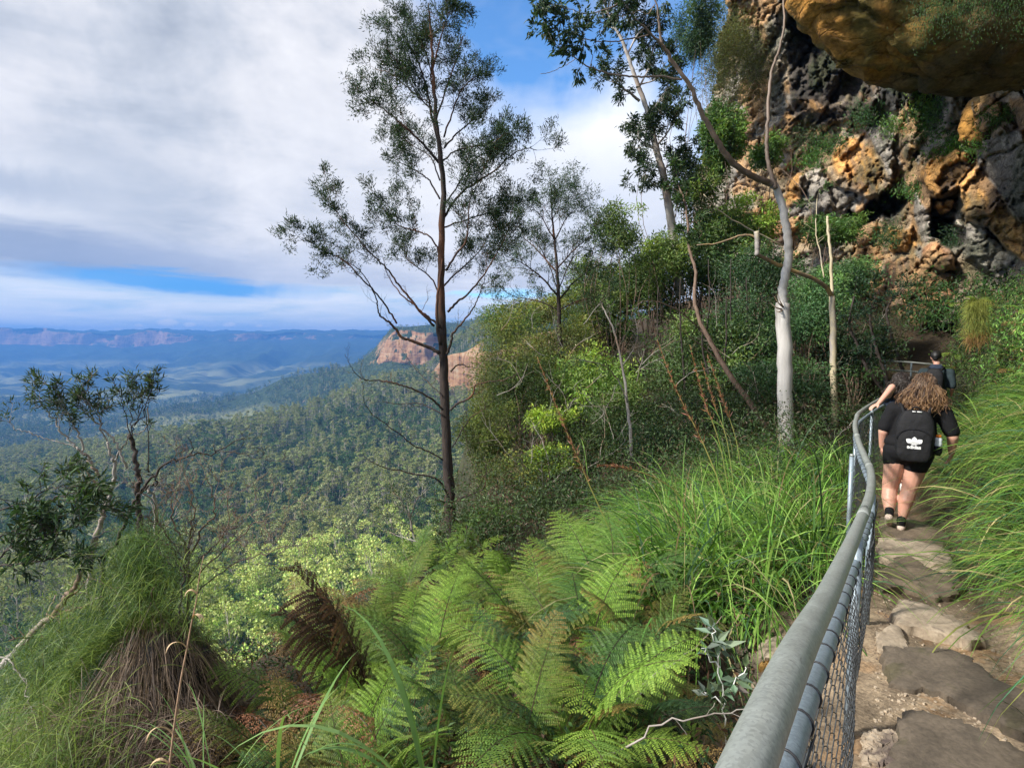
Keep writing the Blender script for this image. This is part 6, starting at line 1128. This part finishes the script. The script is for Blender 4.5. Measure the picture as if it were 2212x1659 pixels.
twigtree(93, [([(405, 1330), (405, 1228), (398, 1180), (385, 1150), (371, 1120), (371, 1077)], .009, .003), ([(405, 1228), (412, 1150), (420, 1100), (400, 1031)], .006, .002), ([(410, 1200), (440, 1140), (463, 1112), (460, 1070), (443, 1025)], .006, .002), ([(410, 1240), (450, 1190), (485, 1150), (492, 1069)], .005, .002), ([(410, 1260), (470, 1200), (540, 1140), (600, 1100)], .005, .002), ([(415, 1290), (480, 1230), (560, 1200), (620, 1180)], .005, .002), ([(400, 1230), (370, 1180), (340, 1120), (330, 1080)], .006, .002)], 3.3, 'leafless many twigged bush above the thatch mound', M_BARKB, 2, .28, 5, name='bare_bush', cat='bush')
twigtree(94, [([(345, 1290), (342, 1178), (336, 1126), (333, 1074), (320, 1055)], .016, .008), ([(333, 1080), (300, 1060), (270, 1040), (232, 1000)], .005, .002), ([(270, 1108), (240, 1095), (215, 1060), (208, 1040)], .008, .006)], 3.9, 'pinkish grey dead trunk behind the bare bush', M_BARKG, 1, .2, 4, name='dead_tree', cat='tree')
twigtree(95, [([(-60, 1500), (0, 1442), (33, 1409), (82, 1357), (115, 1330), (138, 1297), (158, 1268), (184, 1222), (205, 1160)], .024, .010), ([(115, 1330), (150, 1318), (190, 1305), (220, 1290)], .008, .003), ([(120, 1285), (105, 1320), (118, 1335)], .004, .003)], 3.2, 'smooth pale trunk leaning in from the left edge', M_BARKG, 1, .2, 2, name='leaning_trunk', cat='tree')
twigtree(96, [([(-40, 1415), (0, 1419), (20, 1429), (49, 1465), (62, 1508), (75, 1540)], .006, .003)], 2.9, 'thin crooked dead twig below the leaning pale trunk', M_BARKG, 0, .12, 3)
twigtree(97, [([(-50, 1130), (0, 1102), (58, 1083), (116, 1077), (159, 1066), (180, 1051)], .006, .003), ([(60, 1083), (100, 1060), (150, 1050), (200, 1060)], .004, .002), ([(120, 1077), (160, 1090), (200, 1100), (230, 1115)], .004, .002)], 3.1, 'leafy branch with drooping slender leaves coming in from the left edge', M_BARKD, 1, .17, 7, (.05, .085, .035), 'leafy_branch', 'branch', None, (.065, .012), 7, .5)
twigtree(98, [([(-50, 1250), (0, 1200), (60, 1170), (120, 1150), (160, 1140)], .007, .003), ([(-50, 1180), (0, 1160), (50, 1140), (100, 1130)], .006, .003), ([(-50, 1230), (20, 1220), (90, 1210), (150, 1200)], .006, .003)], 3.0, 'dense dark leafy branch at the left edge below the drooping one', M_BARKD, 1, .2, 10, (.035, .065, .03), 'leafy_branch', 'branch', None, (.065, .013), 7, .3)
# dry stalk with curled leaves
sp = spline(np.array([P(a, b_, 1.9) for a, b_ in ((362, 1700), (368, 1640), (378, 1557), (391, 1468), (404, 1400), (411, 1360), (418, 1325), (424, 1297), (430, 1250), (440, 1200))]), 6); bs_ = sp[0]; t = thing('dry_stalk', 'dry straw coloured stalk with curled leaves in front of the mound', 'stalk', bs_)
b = MB(); tube(b, sp, np.linspace(.0042, .0012, len(sp)), 6, (1.0, .9, .8)); obj('stem', b, flat('dry_straw', (.42, .27, .17), .7, nscale=30), t, bs_)
for k, (i, L, sd) in enumerate(((10, .13, -1), (24, .10, -1), (34, .07, 1), (44, .06, -1), (5, .1, -1))):
    b = MB(); m_ = 4; blades(b, np.repeat(sp[i:i+1], 2, 0), np.array([[sd*.4, -.2, 1.0], [sd*.5, -.1, .9]]), L, .012, 4.5, (.62, .44, .26), 9, rng=r); obj('curled_leaf', b, M_STALK, t, bs_, False)
T = Tree(99); T.limb([(388, 1345), (391, 1277), (398, 1245)], 2.85, .005, .004, 6); 
for pts in ([(398, 1245), (420, 1215), (450, 1190)], [(398, 1245), (385, 1215), (360, 1190)], [(398, 1245), (405, 1200), (415, 1160)]): sp = T.limb(pts, 2.85, .0035, .0015, 5); T.sprout(sp, 4, .15, 1, (.2, 1), .0016)
T.done('bare_twig', 'short forked bare twig standing on top of the thatch mound', 'twig', V3(P(388, 1345, 2.85)), M_BARKD)
# grey leaved sapling by the rail
T = Tree(100)
for pts, m_ in (([(1570, 1680), (1565, 1560), (1560, 1480), (1548, 1400), (1540, 1350)], 26), ([(1562, 1500), (1590, 1470), (1610, 1440)], 9), ([(1555, 1440), (1530, 1420), (1515, 1400)], 8), ([(1560, 1520), (1530, 1500), (1510, 1495)], 8)):
    sp = T.limb(pts, 2.25, .0035, .0015, 6, 6); i = T.r.integers(len(sp)//3, len(sp), m_); leaves(T.l, sp[i], rdir(m_, T.r)+[0, 0, .15], rdir(m_, T.r)*.5+[0, -.5, 1], T.r.uniform(.045, .085, m_), .030, tint((.17, .24, .17), m_, .2, T.r))
leaves(T.l, np.array([P(1545, 1400, 2.25)]), np.array([[.95, -.1, .33]]), np.array([[0, -.6, 1.]]), .13, .035, (.30, .38, .26), bend=.05)
T.done('sapling', 'grey leaved sapling with one long pale leaf beside the handrail', 'sapling', V3(P(1570, 1680, 2.25)), M_STALK)
for k, (pts, D, a, lb) in enumerate((([(1230, 1690), (1350, 1610), (1450, 1560), (1560, 1540), (1640, 1525)], 1.75, .004, 'thin pale twig lying low beside the handrail'), ([(1290, 1560), (1400, 1470), (1500, 1400), (1560, 1330)], 2.3, .003, 'thin brown twig rising behind the grey leaved sapling'), ([(1300, 1590), (1380, 1500), (1450, 1420)], 2.25, .003, 'short brown twig slanting through the low ferns'))):
    T = Tree(110+k); sp = T.limb(pts, D, a, .0015, 6, 5); T.sprout(sp, 3, .08, 0, (.3, 1), .0012, end=False); T.done('twig', lb, 'twig', V3(P(*pts[0], D)), M_BARKG)
# ---------- the three walkers ----------
def skinmat(name, col):
    m, nt, bs, out = newmat(name); v = coords(nt); n1 = noise(nt, 7, 4, .6, v); n2 = noise(nt, 60, 3, .6, v)
    nt.links.new(ramp(nt, n1, [(.35, tuple(c*.88 for c in col)), (.65, (col[0]*1.05, col[1]*.92, col[2]*.9))]), bs.inputs['Base Color']); bs.inputs['Roughness'].default_value = .5
    bs.inputs['Subsurface Weight'].default_value = .12; bs.inputs['Subsurface Radius'].default_value = (.02, .008, .004); bs.inputs['Subsurface Scale'].default_value = 1; bump(nt, bs, n2, .1, .001); return m
def clothmat(name, col, rough=.85):
    m, nt, bs, out = newmat(name); v = coords(nt); n1 = noise(nt, 11, 5, .6, v, .6); n2 = noise(nt, 420, 2, .5, v)
    nt.links.new(ramp(nt, n1, [(.3, tuple(c*.75 for c in col)), (.7, tuple(c*1.3 for c in col))]), bs.inputs['Base Color']); bs.inputs['Roughness'].default_value = rough; bs.inputs['Specular IOR Level'].default_value = .3
    bump(nt, bs, mixc(nt, .15, n1, n2), .6, .02); return m
M_SKIN = skinmat('skin', (.62, .36, .27)); M_BLACK = clothmat('black_cloth', (.0055, .0055, .007)); M_NAVY = clothmat('navy_cloth', (.022, .032, .055)); M_TEALC = clothmat('dark_teal_cloth', (.022, .036, .042)); M_PACK = clothmat('black_canvas', (.008, .008, .0095), .7)
M_WHITE = flat('white_print', (.82, .82, .82), .6); M_SOLE = flat('pale_sole', (.62, .50, .42), .7, nscale=40, namt=.2)
def cap(mb, p0, p1, r0, r1, k=14):
    p0, p1 = np.array(p0, float), np.array(p1, float); d = nrm(p1-p0); t = [-1, -.86, -.5, 0]; pts = [p0+d*r0*x for x in t]+[p1+d*r1*x for x in (0, .5, .86, 1)]
    rr = [r0*.02, r0*.5, r0*.866, r0, r1, r1*.866, r1*.5, r1*.02]; tube(mb, np.array(pts), rr, k)
def ell(mb, c, r, n=12):
    th = np.linspace(.02, math.pi-.02, n); c = np.array(c, float); pts = np.stack([0*th, 0*th, np.cos(th)], -1); rr = np.sin(th)
    b = MB(); tube(b, pts, rr, 18); mb.add(b.v[0]*np.array(r)+c, np.concatenate(b.q), np.concatenate(b.t))
class Fig:
    def __init__(s, base, fwd): s.b = np.array(base, float); f = nrm(np.array([fwd[0], fwd[1], 0.])); s.M = np.stack([np.array([f[1], -f[0], 0]), f, np.array([0, 0, 1.])]); 
    def w(s, p): return np.asarray(p, float)@s.M+s.b
    def mesh(s, name, mb, mat_, parent, voxel=.009, smooth=6, remesh=True):
        me = mb.mesh(name, mat_); o = bpy.data.objects.new(name, me)
        if remesh:
            C.objects.link(o); m = o.modifiers.new('r', 'REMESH'); m.mode = 'VOXEL'; m.voxel_size = voxel; m.use_smooth_shade = True
            m2 = o.modifiers.new('s', 'SMOOTH'); m2.iterations = smooth; m2.factor = .5
            dg = bpy.context.evaluated_depsgraph_get(); me2 = bpy.data.meshes.new_from_object(o.evaluated_get(dg)); bpy.data.objects.remove(o); me = me2; me.name = name
            if not me.materials: me.materials.append(mat_)
        n = len(me.vertices); v = np.empty(n*3, np.float32); me.vertices.foreach_get('co', v); v = v.reshape(-1, 3); v = v@s.M; me.vertices.foreach_set('co', v.astype(np.float32).ravel()); me.update()
        if 'Col' not in me.color_attributes: a = me.color_attributes.new('Col', 'FLOAT_COLOR', 'POINT'); a.data.foreach_set('color', np.ones(n*4, np.float32))
        o = bpy.data.objects.new(name, me); C.objects.link(o); o.parent = parent; return o
def hand(mb, wrist, d, palmn, side, s=1.0, curl=.6):
    """palm, four fingers of different length with two bends, thumb from the side of the palm"""
    d = nrm(np.array(d, float)); n = nrm(np.array(palmn, float)-d*np.dot(palmn, d)); x = np.cross(d, n)*side; w_ = np.array(wrist, float)
    for a in (-.024, -.008, .008, .024): cap(mb, w_+d*.012*s+x*a*.7*s, w_+d*.075*s+x*a*s, .014*s, .012*s, 8)
    for k, (a, l) in enumerate(((.027, .068), (.009, .076), (-.009, .072), (-.026, .056))):
        p = w_+d*.078*s+x*a*s; dd = d
        for j, f_ in enumerate((.45, .32, .25)): th = curl*(.35+.5*j); e = nrm(d*math.cos(th)+n*math.sin(th)+x*a*.8); q = p+e*l*f_*s; cap(mb, p, q, (.0095-.001*j)*s, (.0088-.001*j)*s, 8); p = q
    p = w_+d*.025*s+x*.028*s; q = p+nrm(d*.75+x*.65+n*.25)*.035*s; cap(mb, p, q, .013*s, .010*s, 8); cap(mb, q, q+nrm(d+x*.15+n*.4)*.030*s, .010*s, .0085*s, 8)
def head(mb, c, s=1.0, yaw=0):
    c = np.array(c, float); cy_, sy_ = math.cos(yaw), math.sin(yaw); L = lambda x, y, z: c+np.array([x*cy_-y*sy_, x*sy_+y*cy_, z])*s
    ell(mb, c+[0, -.005, .02], np.array((.075, .092, .095))*s); ell(mb, L(0, .025, -.05), np.array((.056, .06, .062))*s)
    cap(mb, L(0, .093, .012), L(0, .112, -.022), .008*s, .013*s, 8); cap(mb, L(-.02, .088, -.062), L(.02, .088, -.062), .008*s, .008*s, 8)          # nose, mouth
    for q in (-1, 1): cap(mb, L(q*.078, -.002, .018), L(q*.078, .0, -.026), .014*s, .009*s, 8); cap(mb, L(q*.018, .083, .034), L(q*.045, .075, .034), .009*s, .008*s, 8)   # ears, brows
def hair(mb, c, ends, n, L, cols, seed, wave=.012, r_=.0042, cap_=(.088, .102, .108)):
    rr = np.random.default_rng(seed); c = np.array(c, float)
    for i in range(n):
        a = rr.uniform(0, 6.28); zt = rr.uniform(.05, 1); q = math.sqrt(1-zt*zt); d0 = np.array([q*math.cos(a), q*math.sin(a), zt])
        if d0[1] > .25 and zt < .75: d0[1] *= -1
        p0 = c+d0*np.array(cap_); e = ends(rr, d0); mid = (p0+e)/2+d0*np.array([.05, .05, .02]); s1 = c+nrm(d0*[1, 1, .3])*np.array(cap_)*1.12+[0, 0, -.01]
        pts = spline(np.array([c+np.array([0, -.01, cap_[2]])*1.0+d0*.01, p0, s1 if zt > .3 else mid*.5+p0*.5, mid*.5+e*.5, e]), 4); m_ = len(pts); u = np.linspace(0, 1, m_); ph = rr.uniform(0, 6.28)
        pts = pts+np.stack([np.sin(u*13+ph), np.cos(u*11+ph), 0*u], -1)*wave*u[:, None]; base_ = np.array(cols[0]); tip = np.array(cols[1+rr.integers(0, len(cols)-1)]); cc = base_*(1-u[:, None]**1.3)+tip*u[:, None]**1.3; cc = cc*rr.uniform(.6, 1.35)
        tube(mb, pts, np.linspace(r_*.9, r_*.7, m_), 4, np.clip(cc, .003, 1), False)
M_HAIR = leafmat('hair', .38, .02, 1.0, .5)
def shoe(mb, so, heel, toe, s=1.0):
    heel, toe = np.array(heel, float), np.array(toe, float); d = nrm(toe-heel); up = nrm(np.array([0, 0, 1.])-d*d[2]); 
    cap(mb, heel+up*.038, toe+up*.026, .042*s, .034*s, 12); cap(mb, heel+up*.045, heel+up*.085, .042*s, .046*s, 12); cap(mb, heel+d*.10+up*.05, heel+d*.02+up*.08, .036*s, .04*s, 12)
    cap(so, heel+up*.004-d*.01, toe+up*.004+d*.012, .040*s, .040*s, 12)
# -- walker in black with the printed backpack
FX = (1985-VW/2)/FV*5.9; fb = np.array([FX, 5.9, G(FX-.1, 5.85)+.055]); F1 = Fig(fb, (.59, .81)); t1 = thing('person', 'walker in black shirt and shorts with long wavy light brown hair, seen from behind', 'person', fb)
b = MB(); head(b, (.055, .02, 1.535), 1.0, -.1); cap(b, (.03, -.01, 1.34), (.045, .005, 1.46), .062, .056)
cap(b, (-.06, 0, .95), (-.01, 0, 1.22), .16, .15); ell(b, (-.05, -.01, .86), (.21, .16, .15)); cap(b, (-.15, 0, 1.285), (.19, 0, 1.285), .065, .065)
for h_, k_, c_, a_, rk in (((-.15, 0, .80), (-.195, .05, .415), (-.195, .005, .30), (-.185, -.075, .145), 1), ((.05, 0, .80), (-.02, .03, .425), (-.045, .0, .31), (-.075, -.01, .09), 1)):
    cap(b, h_, k_, .112, .076); cap(b, k_, c_, .074, .074); cap(b, c_, a_, .072, .040); cap(b, (k_[0], k_[1]-.01, k_[2]-.06), (c_[0], c_[1]-.012, c_[2]), .05, .066)
cap(b, (-.185, -.075, .145), (-.185, -.03, .08), .04, .035); cap(b, (-.075, -.01, .09), (-.075, .05, .05), .04, .035)
for sd, S_, E_, W_ in ((-1, (-.20, 0, 1.285), (-.275, -.015, 1.03), (-.285, .045, .855)), (1, (.235, 0, 1.28), (.315, -.015, 1.03), (.315, .06, .855))):
    cap(b, S_, E_, .066, .052); cap(b, E_, W_, .052, .030); hand(b, W_, np.array(W_)-np.array(E_)+[0, .03, -.05], (-sd, .25, 0), -sd, 1.02, .9)
F1.mesh('body', b, M_SKIN, t1, .0072, 5)
b = MB(); cap(b, (-.055, -.005, .90), (-.0, -.005, 1.2), .190, .172); cap(b, (-.15, -.005, 1.27), (.185, -.005, 1.27), .088, .088); ell(b, (-.05, -.005, .93), (.225, .18, .12))
cap(b, (-.19, 0, 1.28), (-.262, -.012, 1.085), .083, .075); cap(b, (.225, 0, 1.275), (.302, -.012, 1.085), .083, .075); F1.mesh('shirt', b, M_BLACK, t1, .012, 8)
b = MB(); ell(b, (-.05, -.01, .85), (.228, .185, .15)); cap(b, (-.15, 0, .83), (-.165, .02, .715), .132, .112); cap(b, (.05, 0, .83), (.025, .01, .70), .135, .118); cap(b, (-.15, 0, .83), (.05, 0, .83), .12, .12); F1.mesh('shorts', b, M_BLACK, t1, .011, 7)
b = MB(); so_ = MB(); shoe(b, so_, (-.075, -.05, .012), (-.070, .15, .012)); F1.mesh('shoe', b, M_BLACK, t1, .007, 4); F1.mesh('sole', so_, M_SOLE, t1, .007, 3)
b = MB(); so_ = MB(); shoe(b, so_, (-.185, -.125, .118), (-.185, .015, .022)); F1.mesh('shoe', b, M_BLACK, t1, .007, 4); F1.mesh('sole', so_, M_SOLE, t1, .007, 3)
b = MB(); 
def ends1(rr, d): a = rr.uniform(-1, 1); return np.array([.055+a*.185+.025*d[0]+rr.normal()*.02, -.155+.12*abs(a)+rr.normal()*.03, 1.35+rr.normal()*.040-.02*(1-abs(a))])
hair(b, (.055, .01, 1.555), ends1, 1700, 0, [(.035, .018, .010), (.30, .16, .07), (.16, .08, .035), (.42, .25, .12), (.10, .05, .025)], 3, .018, .0030); F1.mesh('hair', b, M_HAIR, t1, remesh=False)
b = MB(); ell(b, (.055, .0, 1.56), (.086, .10, .106)); cap(b, (.055, -.02, 1.52), (.055, -.02, 1.40), .08, .085); F1.mesh('hair_base', b, flat('dark_hair', (.028, .016, .010), .5), t1, .012, 4)
# backpack
pk = F1.w((.0, -.165, 1.0)); t2 = thing('backpack', 'black backpack with a white three leaf emblem and lettering, worn by the walker in black', 'backpack', pk)
def superbox(c, r, e=4.5, n=40, taper=0, zt=0):
    th = np.linspace(.01, math.pi-.01, n); ph = np.linspace(0, 2*math.pi, 2*n+1)[:-1]; T_, H_ = np.meshgrid(th, ph, indexing='ij'); d = np.stack([np.sin(T_)*np.cos(H_), np.sin(T_)*np.sin(H_), np.cos(T_)], -1)
    k = (np.abs(d)**e).sum(-1)**(-1/e); p = d*k[..., None]*np.array(r); p[..., 0] *= 1-taper*np.clip(p[..., 2]/r[2], 0, 1)**2; p[..., 1] *= 1-.25*np.clip(p[..., 2]/r[2], 0, 1); i = np.arange(n-1)[:, None]*2*n; j = np.arange(2*n)[None]; j2 = (j+1) % (2*n)
    return MB().add((p+np.array(c)).reshape(-1, 3), np.stack([i+j, i+2*n+j, i+2*n+j2, i+j2], -1).reshape(-1, 4))
F1b = Fig(pk, (.59, .81)); loc_ = lambda x, y, z: (x, y+.0, z)
mbp = superbox((0, -.10, .045), (.165, .085, .265), 3.6, 40, .16); v = mbp.v[0]; v += .004*fbm(v*14, 3, 5)[:, None]*[1, 1, 0]; F1b.mesh('pack_body', mbp, M_PACK, t2, remesh=False)
mbp = superbox((-.005, -.178, -.045), (.145, .034, .165), 4, 36, .10); v = mbp.v[0]; v += .004*fbm(v*16, 3, 7)[:, None]*[1, 1, 0]; F1b.mesh('front_pocket', mbp, M_PACK, t2, remesh=False)
a = np.linspace(-.1, math.pi+.1, 24); b = MB(); tube(b, np.stack([.142*np.cos(a)-.005, np.full(24, -.205), .025+.10*np.sin(a)], -1), .004, 6); F1b.mesh('zip', b, M_BLACK, t2, remesh=False)
for sx_ in (-1, 1):
    b = MB(); tube(b, spline(np.array([(sx_*.10, -.06, .27), (sx_*.13, .03, .335), (sx_*.15, .14, .33), (sx_*.155, .20, .22), (sx_*.17, .19, .05), (sx_*.17, .06, -.10), (sx_*.14, -.03, -.16)]), 5), .017, 8); F1b.mesh('strap', b, M_PACK, t2, remesh=False)
b = MB(); tube(b, spline(np.array([(-.04, -.10, .30), (-.02, -.12, .335), (.02, -.12, .335), (.04, -.10, .30)]), 4), .008, 8); F1b.mesh('handle', b, M_PACK, t2, remesh=False)
b = MB(); 
for x0_, x1_ in ((-.03, .0), (.01, .05)): b.add([(x0_, -.156, .292), (x1_, -.156, .290), (x1_, -.158, .300), (x0_, -.158, .302), (x0_, -.15, .292), (x1_, -.15, .290), (x1_, -.152, .300), (x0_, -.152, .302)], [(0, 1, 2, 3), (4, 7, 6, 5), (0, 4, 5, 1), (1, 5, 6, 2), (2, 6, 7, 3), (3, 7, 4, 0)])
F1b.mesh('label_tag', b, M_WHITE, t2, remesh=False, smooth=0)
# emblem: three leaves cut by three bars
def inpoly_leaf(x, z, ang, L_, W_):
    c_, s_ = math.cos(ang), math.sin(ang); u = x*s_+z*c_; v_ = x*c_-z*s_; t_ = u/L_; return (t_ > 0) & (t_ < 1) & (np.abs(v_) < W_*np.sin(math.pi*np.clip(t_, 0, 1)**1.35)*.5)
yy = -.2165; gx_, gz_ = np.meshgrid(np.arange(-.066, .066, .0011), np.arange(-.04, .06, .0011), indexing='ij'); zb = gz_+.028
msk = inpoly_leaf(gx_, zb, 0, .078, .044) | inpoly_leaf(gx_, zb, .92, .085, .046) | inpoly_leaf(gx_, zb, -.92, .085, .046) | ((np.hypot(gx_/.040, (gz_+.008)/.024) < 1) & (gz_ < .008))
for k_ in range(3): msk &= ~(np.abs(gz_+.004+.0085*k_+gx_*gx_*5) < .0016)
b = MB(); iw, jw = np.where(msk); h_ = .0011/2*1.02; cx2, cz2 = gx_[iw, jw], gz_[iw, jw]+.0; n_q = len(iw)
q0 = np.stack([np.stack([cx2-h_, np.full(n_q, yy), cz2-h_], -1), np.stack([cx2+h_, np.full(n_q, yy), cz2-h_], -1), np.stack([cx2+h_, np.full(n_q, yy), cz2+h_], -1), np.stack([cx2-h_, np.full(n_q, yy), cz2+h_], -1)], 1).reshape(-1, 3)
b.add(q0, np.arange(4*n_q).reshape(-1, 4)); F1b.mesh('emblem', b, M_WHITE, t2, remesh=False)
cu = bpy.data.curves.new('lettering', 'FONT'); cu.body = 'adidas'; cu.size = .052; cu.align_x = 'CENTER'; cu.align_y = 'CENTER'; cu.extrude = .0008; cu.offset = .0012; cu.space_character = .95; cu.materials.append(M_WHITE)
tmp = bpy.data.objects.new('lettering', cu); C.objects.link(tmp); me = bpy.data.meshes.new_from_object(tmp.evaluated_get(bpy.context.evaluated_depsgraph_get())); bpy.data.objects.remove(tmp)
n = len(me.vertices); v = np.empty(n*3, np.float32); me.vertices.foreach_get('co', v); v = v.reshape(-1, 3); v = np.stack([v[:, 0]*.95, yy-v[:, 2], v[:, 1]-.055], -1)@F1b.M; me.vertices.foreach_set('co', v.astype(np.float32).ravel()); me.update()
if not me.materials: me.materials.append(M_WHITE)
o = bpy.data.objects.new('lettering', me); C.objects.link(o); o.parent = t2
# bottle in the side pocket
bw = F1.w((.195, -.215, .935)); tb_ = thing('bottle', 'small white plastic bottle with orange cap in the backpack side pocket', 'bottle', bw); FB = Fig(bw, (.59, .81))
b = MB(); tube(b, np.array([(0, 0, 0), (0, 0, .004), (0, 0, .05), (0, 0, .06), (0, 0, .085), (0, 0, .10), (0, 0, .108)]), [.028, .034, .034, .031, .034, .026, .018], 20); FB.mesh('bottle_body', b, flat('milky_plastic', (.62, .66, .70), .35, nscale=60, namt=.15), tb_, remesh=False)
b = MB(); tube(b, np.array([(0, 0, .106), (0, 0, .109), (0, 0, .126), (0, 0, .130)]), [.021, .023, .023, .020], 20); FB.mesh('bottle_cap', b, flat('orange_plastic', (.85, .22, .02), .4), tb_, remesh=False)
b = MB(); tube(b, np.array([(.19, -.215, .86), (.195, -.215, .90), (.195, -.215, .955)])-np.array([0, -.165, 1.0]), [.03, .038, .039], 14); F1b.mesh('side_pocket', b, M_PACK, t2, remesh=False)
# -- second walker, hand on the rail
x2 = (1950-VW/2)/FV*7.55; fb2 = np.array([x2, 7.55, hp(7.55)]); F2 = Fig(fb2, (.66, .75)); t3 = thing('person', 'walker with curly dark hair in dark blue holding the handrail', 'person', fb2)
L2 = lambda p: (np.array(p, float)-fb2)@F2.M.T
b = MB(); head(b, (0, .02, 1.48), 1.0, .2); cap(b, (0, -.01, 1.26), (0, .0, 1.40), .05, .048); cap(b, (0, 0, .92), (0, 0, 1.2), .135, .13)
for q in (-1, 1): cap(b, (q*.09, 0, .86), (q*.09, .03, .46), .095, .06); cap(b, (q*.09, .03, .46), (q*.09, -.02, .08), .058, .036); cap(b, (q*.09, -.02, .06), (q*.09, .14, .035), .035, .03)
hp_ = L2(np.array([4.50, 7.22, -.885])); sh_ = np.array([-.17, .0, 1.24]); el_2 = L2(P(1927, 836, 7.32)); wr_ = L2(P(1898, 872, 7.2))
cap(b, sh_, el_2, .05, .042); cap(b, el_2, wr_, .042, .026); hand(b, wr_, L2(P(1872, 884, 7.18))-wr_, (0, 0, -1), 1, 1.0, .55)
cap(b, (.17, 0, 1.24), (.22, .02, 1.0), .05, .042); cap(b, (.22, .02, 1.0), (.2, .12, .80), .04, .026); hand(b, (.2, .12, .80), (0, .2, -1), (-1, .2, 0), -1, 1, .6)
F2.mesh('body', b, M_SKIN, t3, .008, 5)
b = MB(); cap(b, (0, 0, .90), (0, 0, 1.17), .165, .155); cap(b, (-.14, 0, 1.22), (.14, 0, 1.22), .072, .072); cap(b, sh_, sh_*.75+el_2*.25, .07, .064); cap(b, (.17, 0, 1.23), (.20, .01, 1.10), .07, .064); F2.mesh('shirt', b, M_NAVY, t3, .013, 8)
b = MB(); ell(b, (0, 0, .86), (.19, .15, .14)); cap(b, (-.09, 0, .84), (-.09, .03, .5), .112, .085); cap(b, (.09, 0, .84), (.09, .03, .5), .112, .085); F2.mesh('trousers', b, M_BLACK, t3, .013, 6)
for q in (-1, 1): b = MB(); so_ = MB(); shoe(b, so_, (q*.09, -.06, .012), (q*.09, .14, .012)); F2.mesh('shoe', b, flat('white_shoe', (.75, .75, .72), .6), t3, .009, 4)
def ends2(rr, d): a = rr.uniform(-1, 1); return np.array([a*.18+.03*d[0], -.12+.11*abs(a)+rr.normal()*.03, 1.27+rr.normal()*.04])
b = MB(); hair(b, (0, .0, 1.50), ends2, 800, 0, [(.016, .011, .009), (.05, .03, .02), (.03, .018, .012)], 5, .02, .0042); F2.mesh('hair', b, M_HAIR, t3, remesh=False)
b = MB(); ell(b, (0, -.01, 1.505), (.088, .105, .105)); cap(b, (0, -.02, 1.46), (0, -.02, 1.36), .075, .075); F2.mesh('hair_base', b, flat('black_hair', (.012, .009, .008), .5), t3, .013, 4)
# -- man ahead
x3 = (2024-VW/2)/FV*11.0; fb3 = np.array([x3, 11.0, -2.03]); F3 = Fig(fb3, (.68, .73)); t4 = thing('person', 'man with short black hair in a dark teal jacket walking farthest ahead', 'person', fb3)
b = MB(); head(b, (-.02, .02, 1.69), 1.05, .35); cap(b, (0, -.01, 1.46), (0, .0, 1.60), .058, .055); cap(b, (0, 0, 1.0), (0, 0, 1.36), .15, .15)
for q in (-1, 1): cap(b, (q*.10, 0, .95), (q*.10, .03, .5), .095, .06); cap(b, (q*.10, .03, .5), (q*.10, -.02, .08), .055, .038); cap(b, (q*.21, 0, 1.42), (q*.26, -.05, 1.12), .05, .042); cap(b, (q*.26, -.05, 1.12), (q*.24, .16, 1.0), .04, .028); hand(b, (q*.24, .16, 1.0), (0, 1, -.3), (-q, 0, 0), -q, 1.05, .7)
F3.mesh('body', b, M_SKIN, t4, .011, 5)
b = MB(); cap(b, (0, 0, 1.0), (0, 0, 1.33), .175, .18); cap(b, (-.18, 0, 1.40), (.18, 0, 1.40), .085, .085)
for q in (-1, 1): cap(b, (q*.21, 0, 1.40), (q*.255, -.045, 1.16), .085, .075)
F3.mesh('jacket', b, M_TEALC, t4, .014, 8); b = MB(); cap(b, (-.05, -.07, 1.50), (.05, -.07, 1.50), .065, .065); cap(b, (-.07, -.02, 1.49), (.07, -.02, 1.49), .06, .06); F3.mesh('hood', b, M_NAVY, t4, .012, 6)
b = MB(); ell(b, (0, 0, .97), (.18, .15, .14))
for q in (-1, 1): cap(b, (q*.10, 0, .93), (q*.10, .03, .5), .11, .085); cap(b, (q*.10, .03, .5), (q*.10, -.02, .13), .085, .07)
F3.mesh('trousers', b, M_BLACK, t4, .013, 6)
for q in (-1, 1): b = MB(); so_ = MB(); shoe(b, so_, (q*.10, -.06, .012), (q*.10, .16, .012)); F3.mesh('shoe', b, M_BLACK, t4, .01, 4)
b = MB(); ell(b, (-.02, .0, 1.735), (.090, .105, .092)); cap(b, (-.02, -.05, 1.72), (-.02, -.055, 1.68), .065, .05); ell(b, (-.02, .04, 1.78), (.075, .08, .055)); F3.mesh('hair', b, flat('short_black_hair', (.010, .009, .009), .55, nscale=160, bmp=.8), t4, .01, 3)
pk3 = F3.w((0, -.2, 1.25)); t5 = thing('backpack', 'plain dark backpack on the man farthest ahead', 'backpack', pk3); F3b = Fig(pk3, (.68, .73)); F3b.mesh('pack_body', superbox((0, -.06, 0), (.15, .09, .24), 3.4, 30, .15), M_PACK, t5, remesh=False)
for sx_ in (-1, 1): b = MB(); tube(b, spline(np.array([(sx_*.09, -.02, .2), (sx_*.12, .1, .25), (sx_*.13, .27, .18), (sx_*.14, .3, 0), (sx_*.14, .12, -.15)]), 5), .017, 8); F3b.mesh('strap', b, M_PACK, t5, remesh=False)
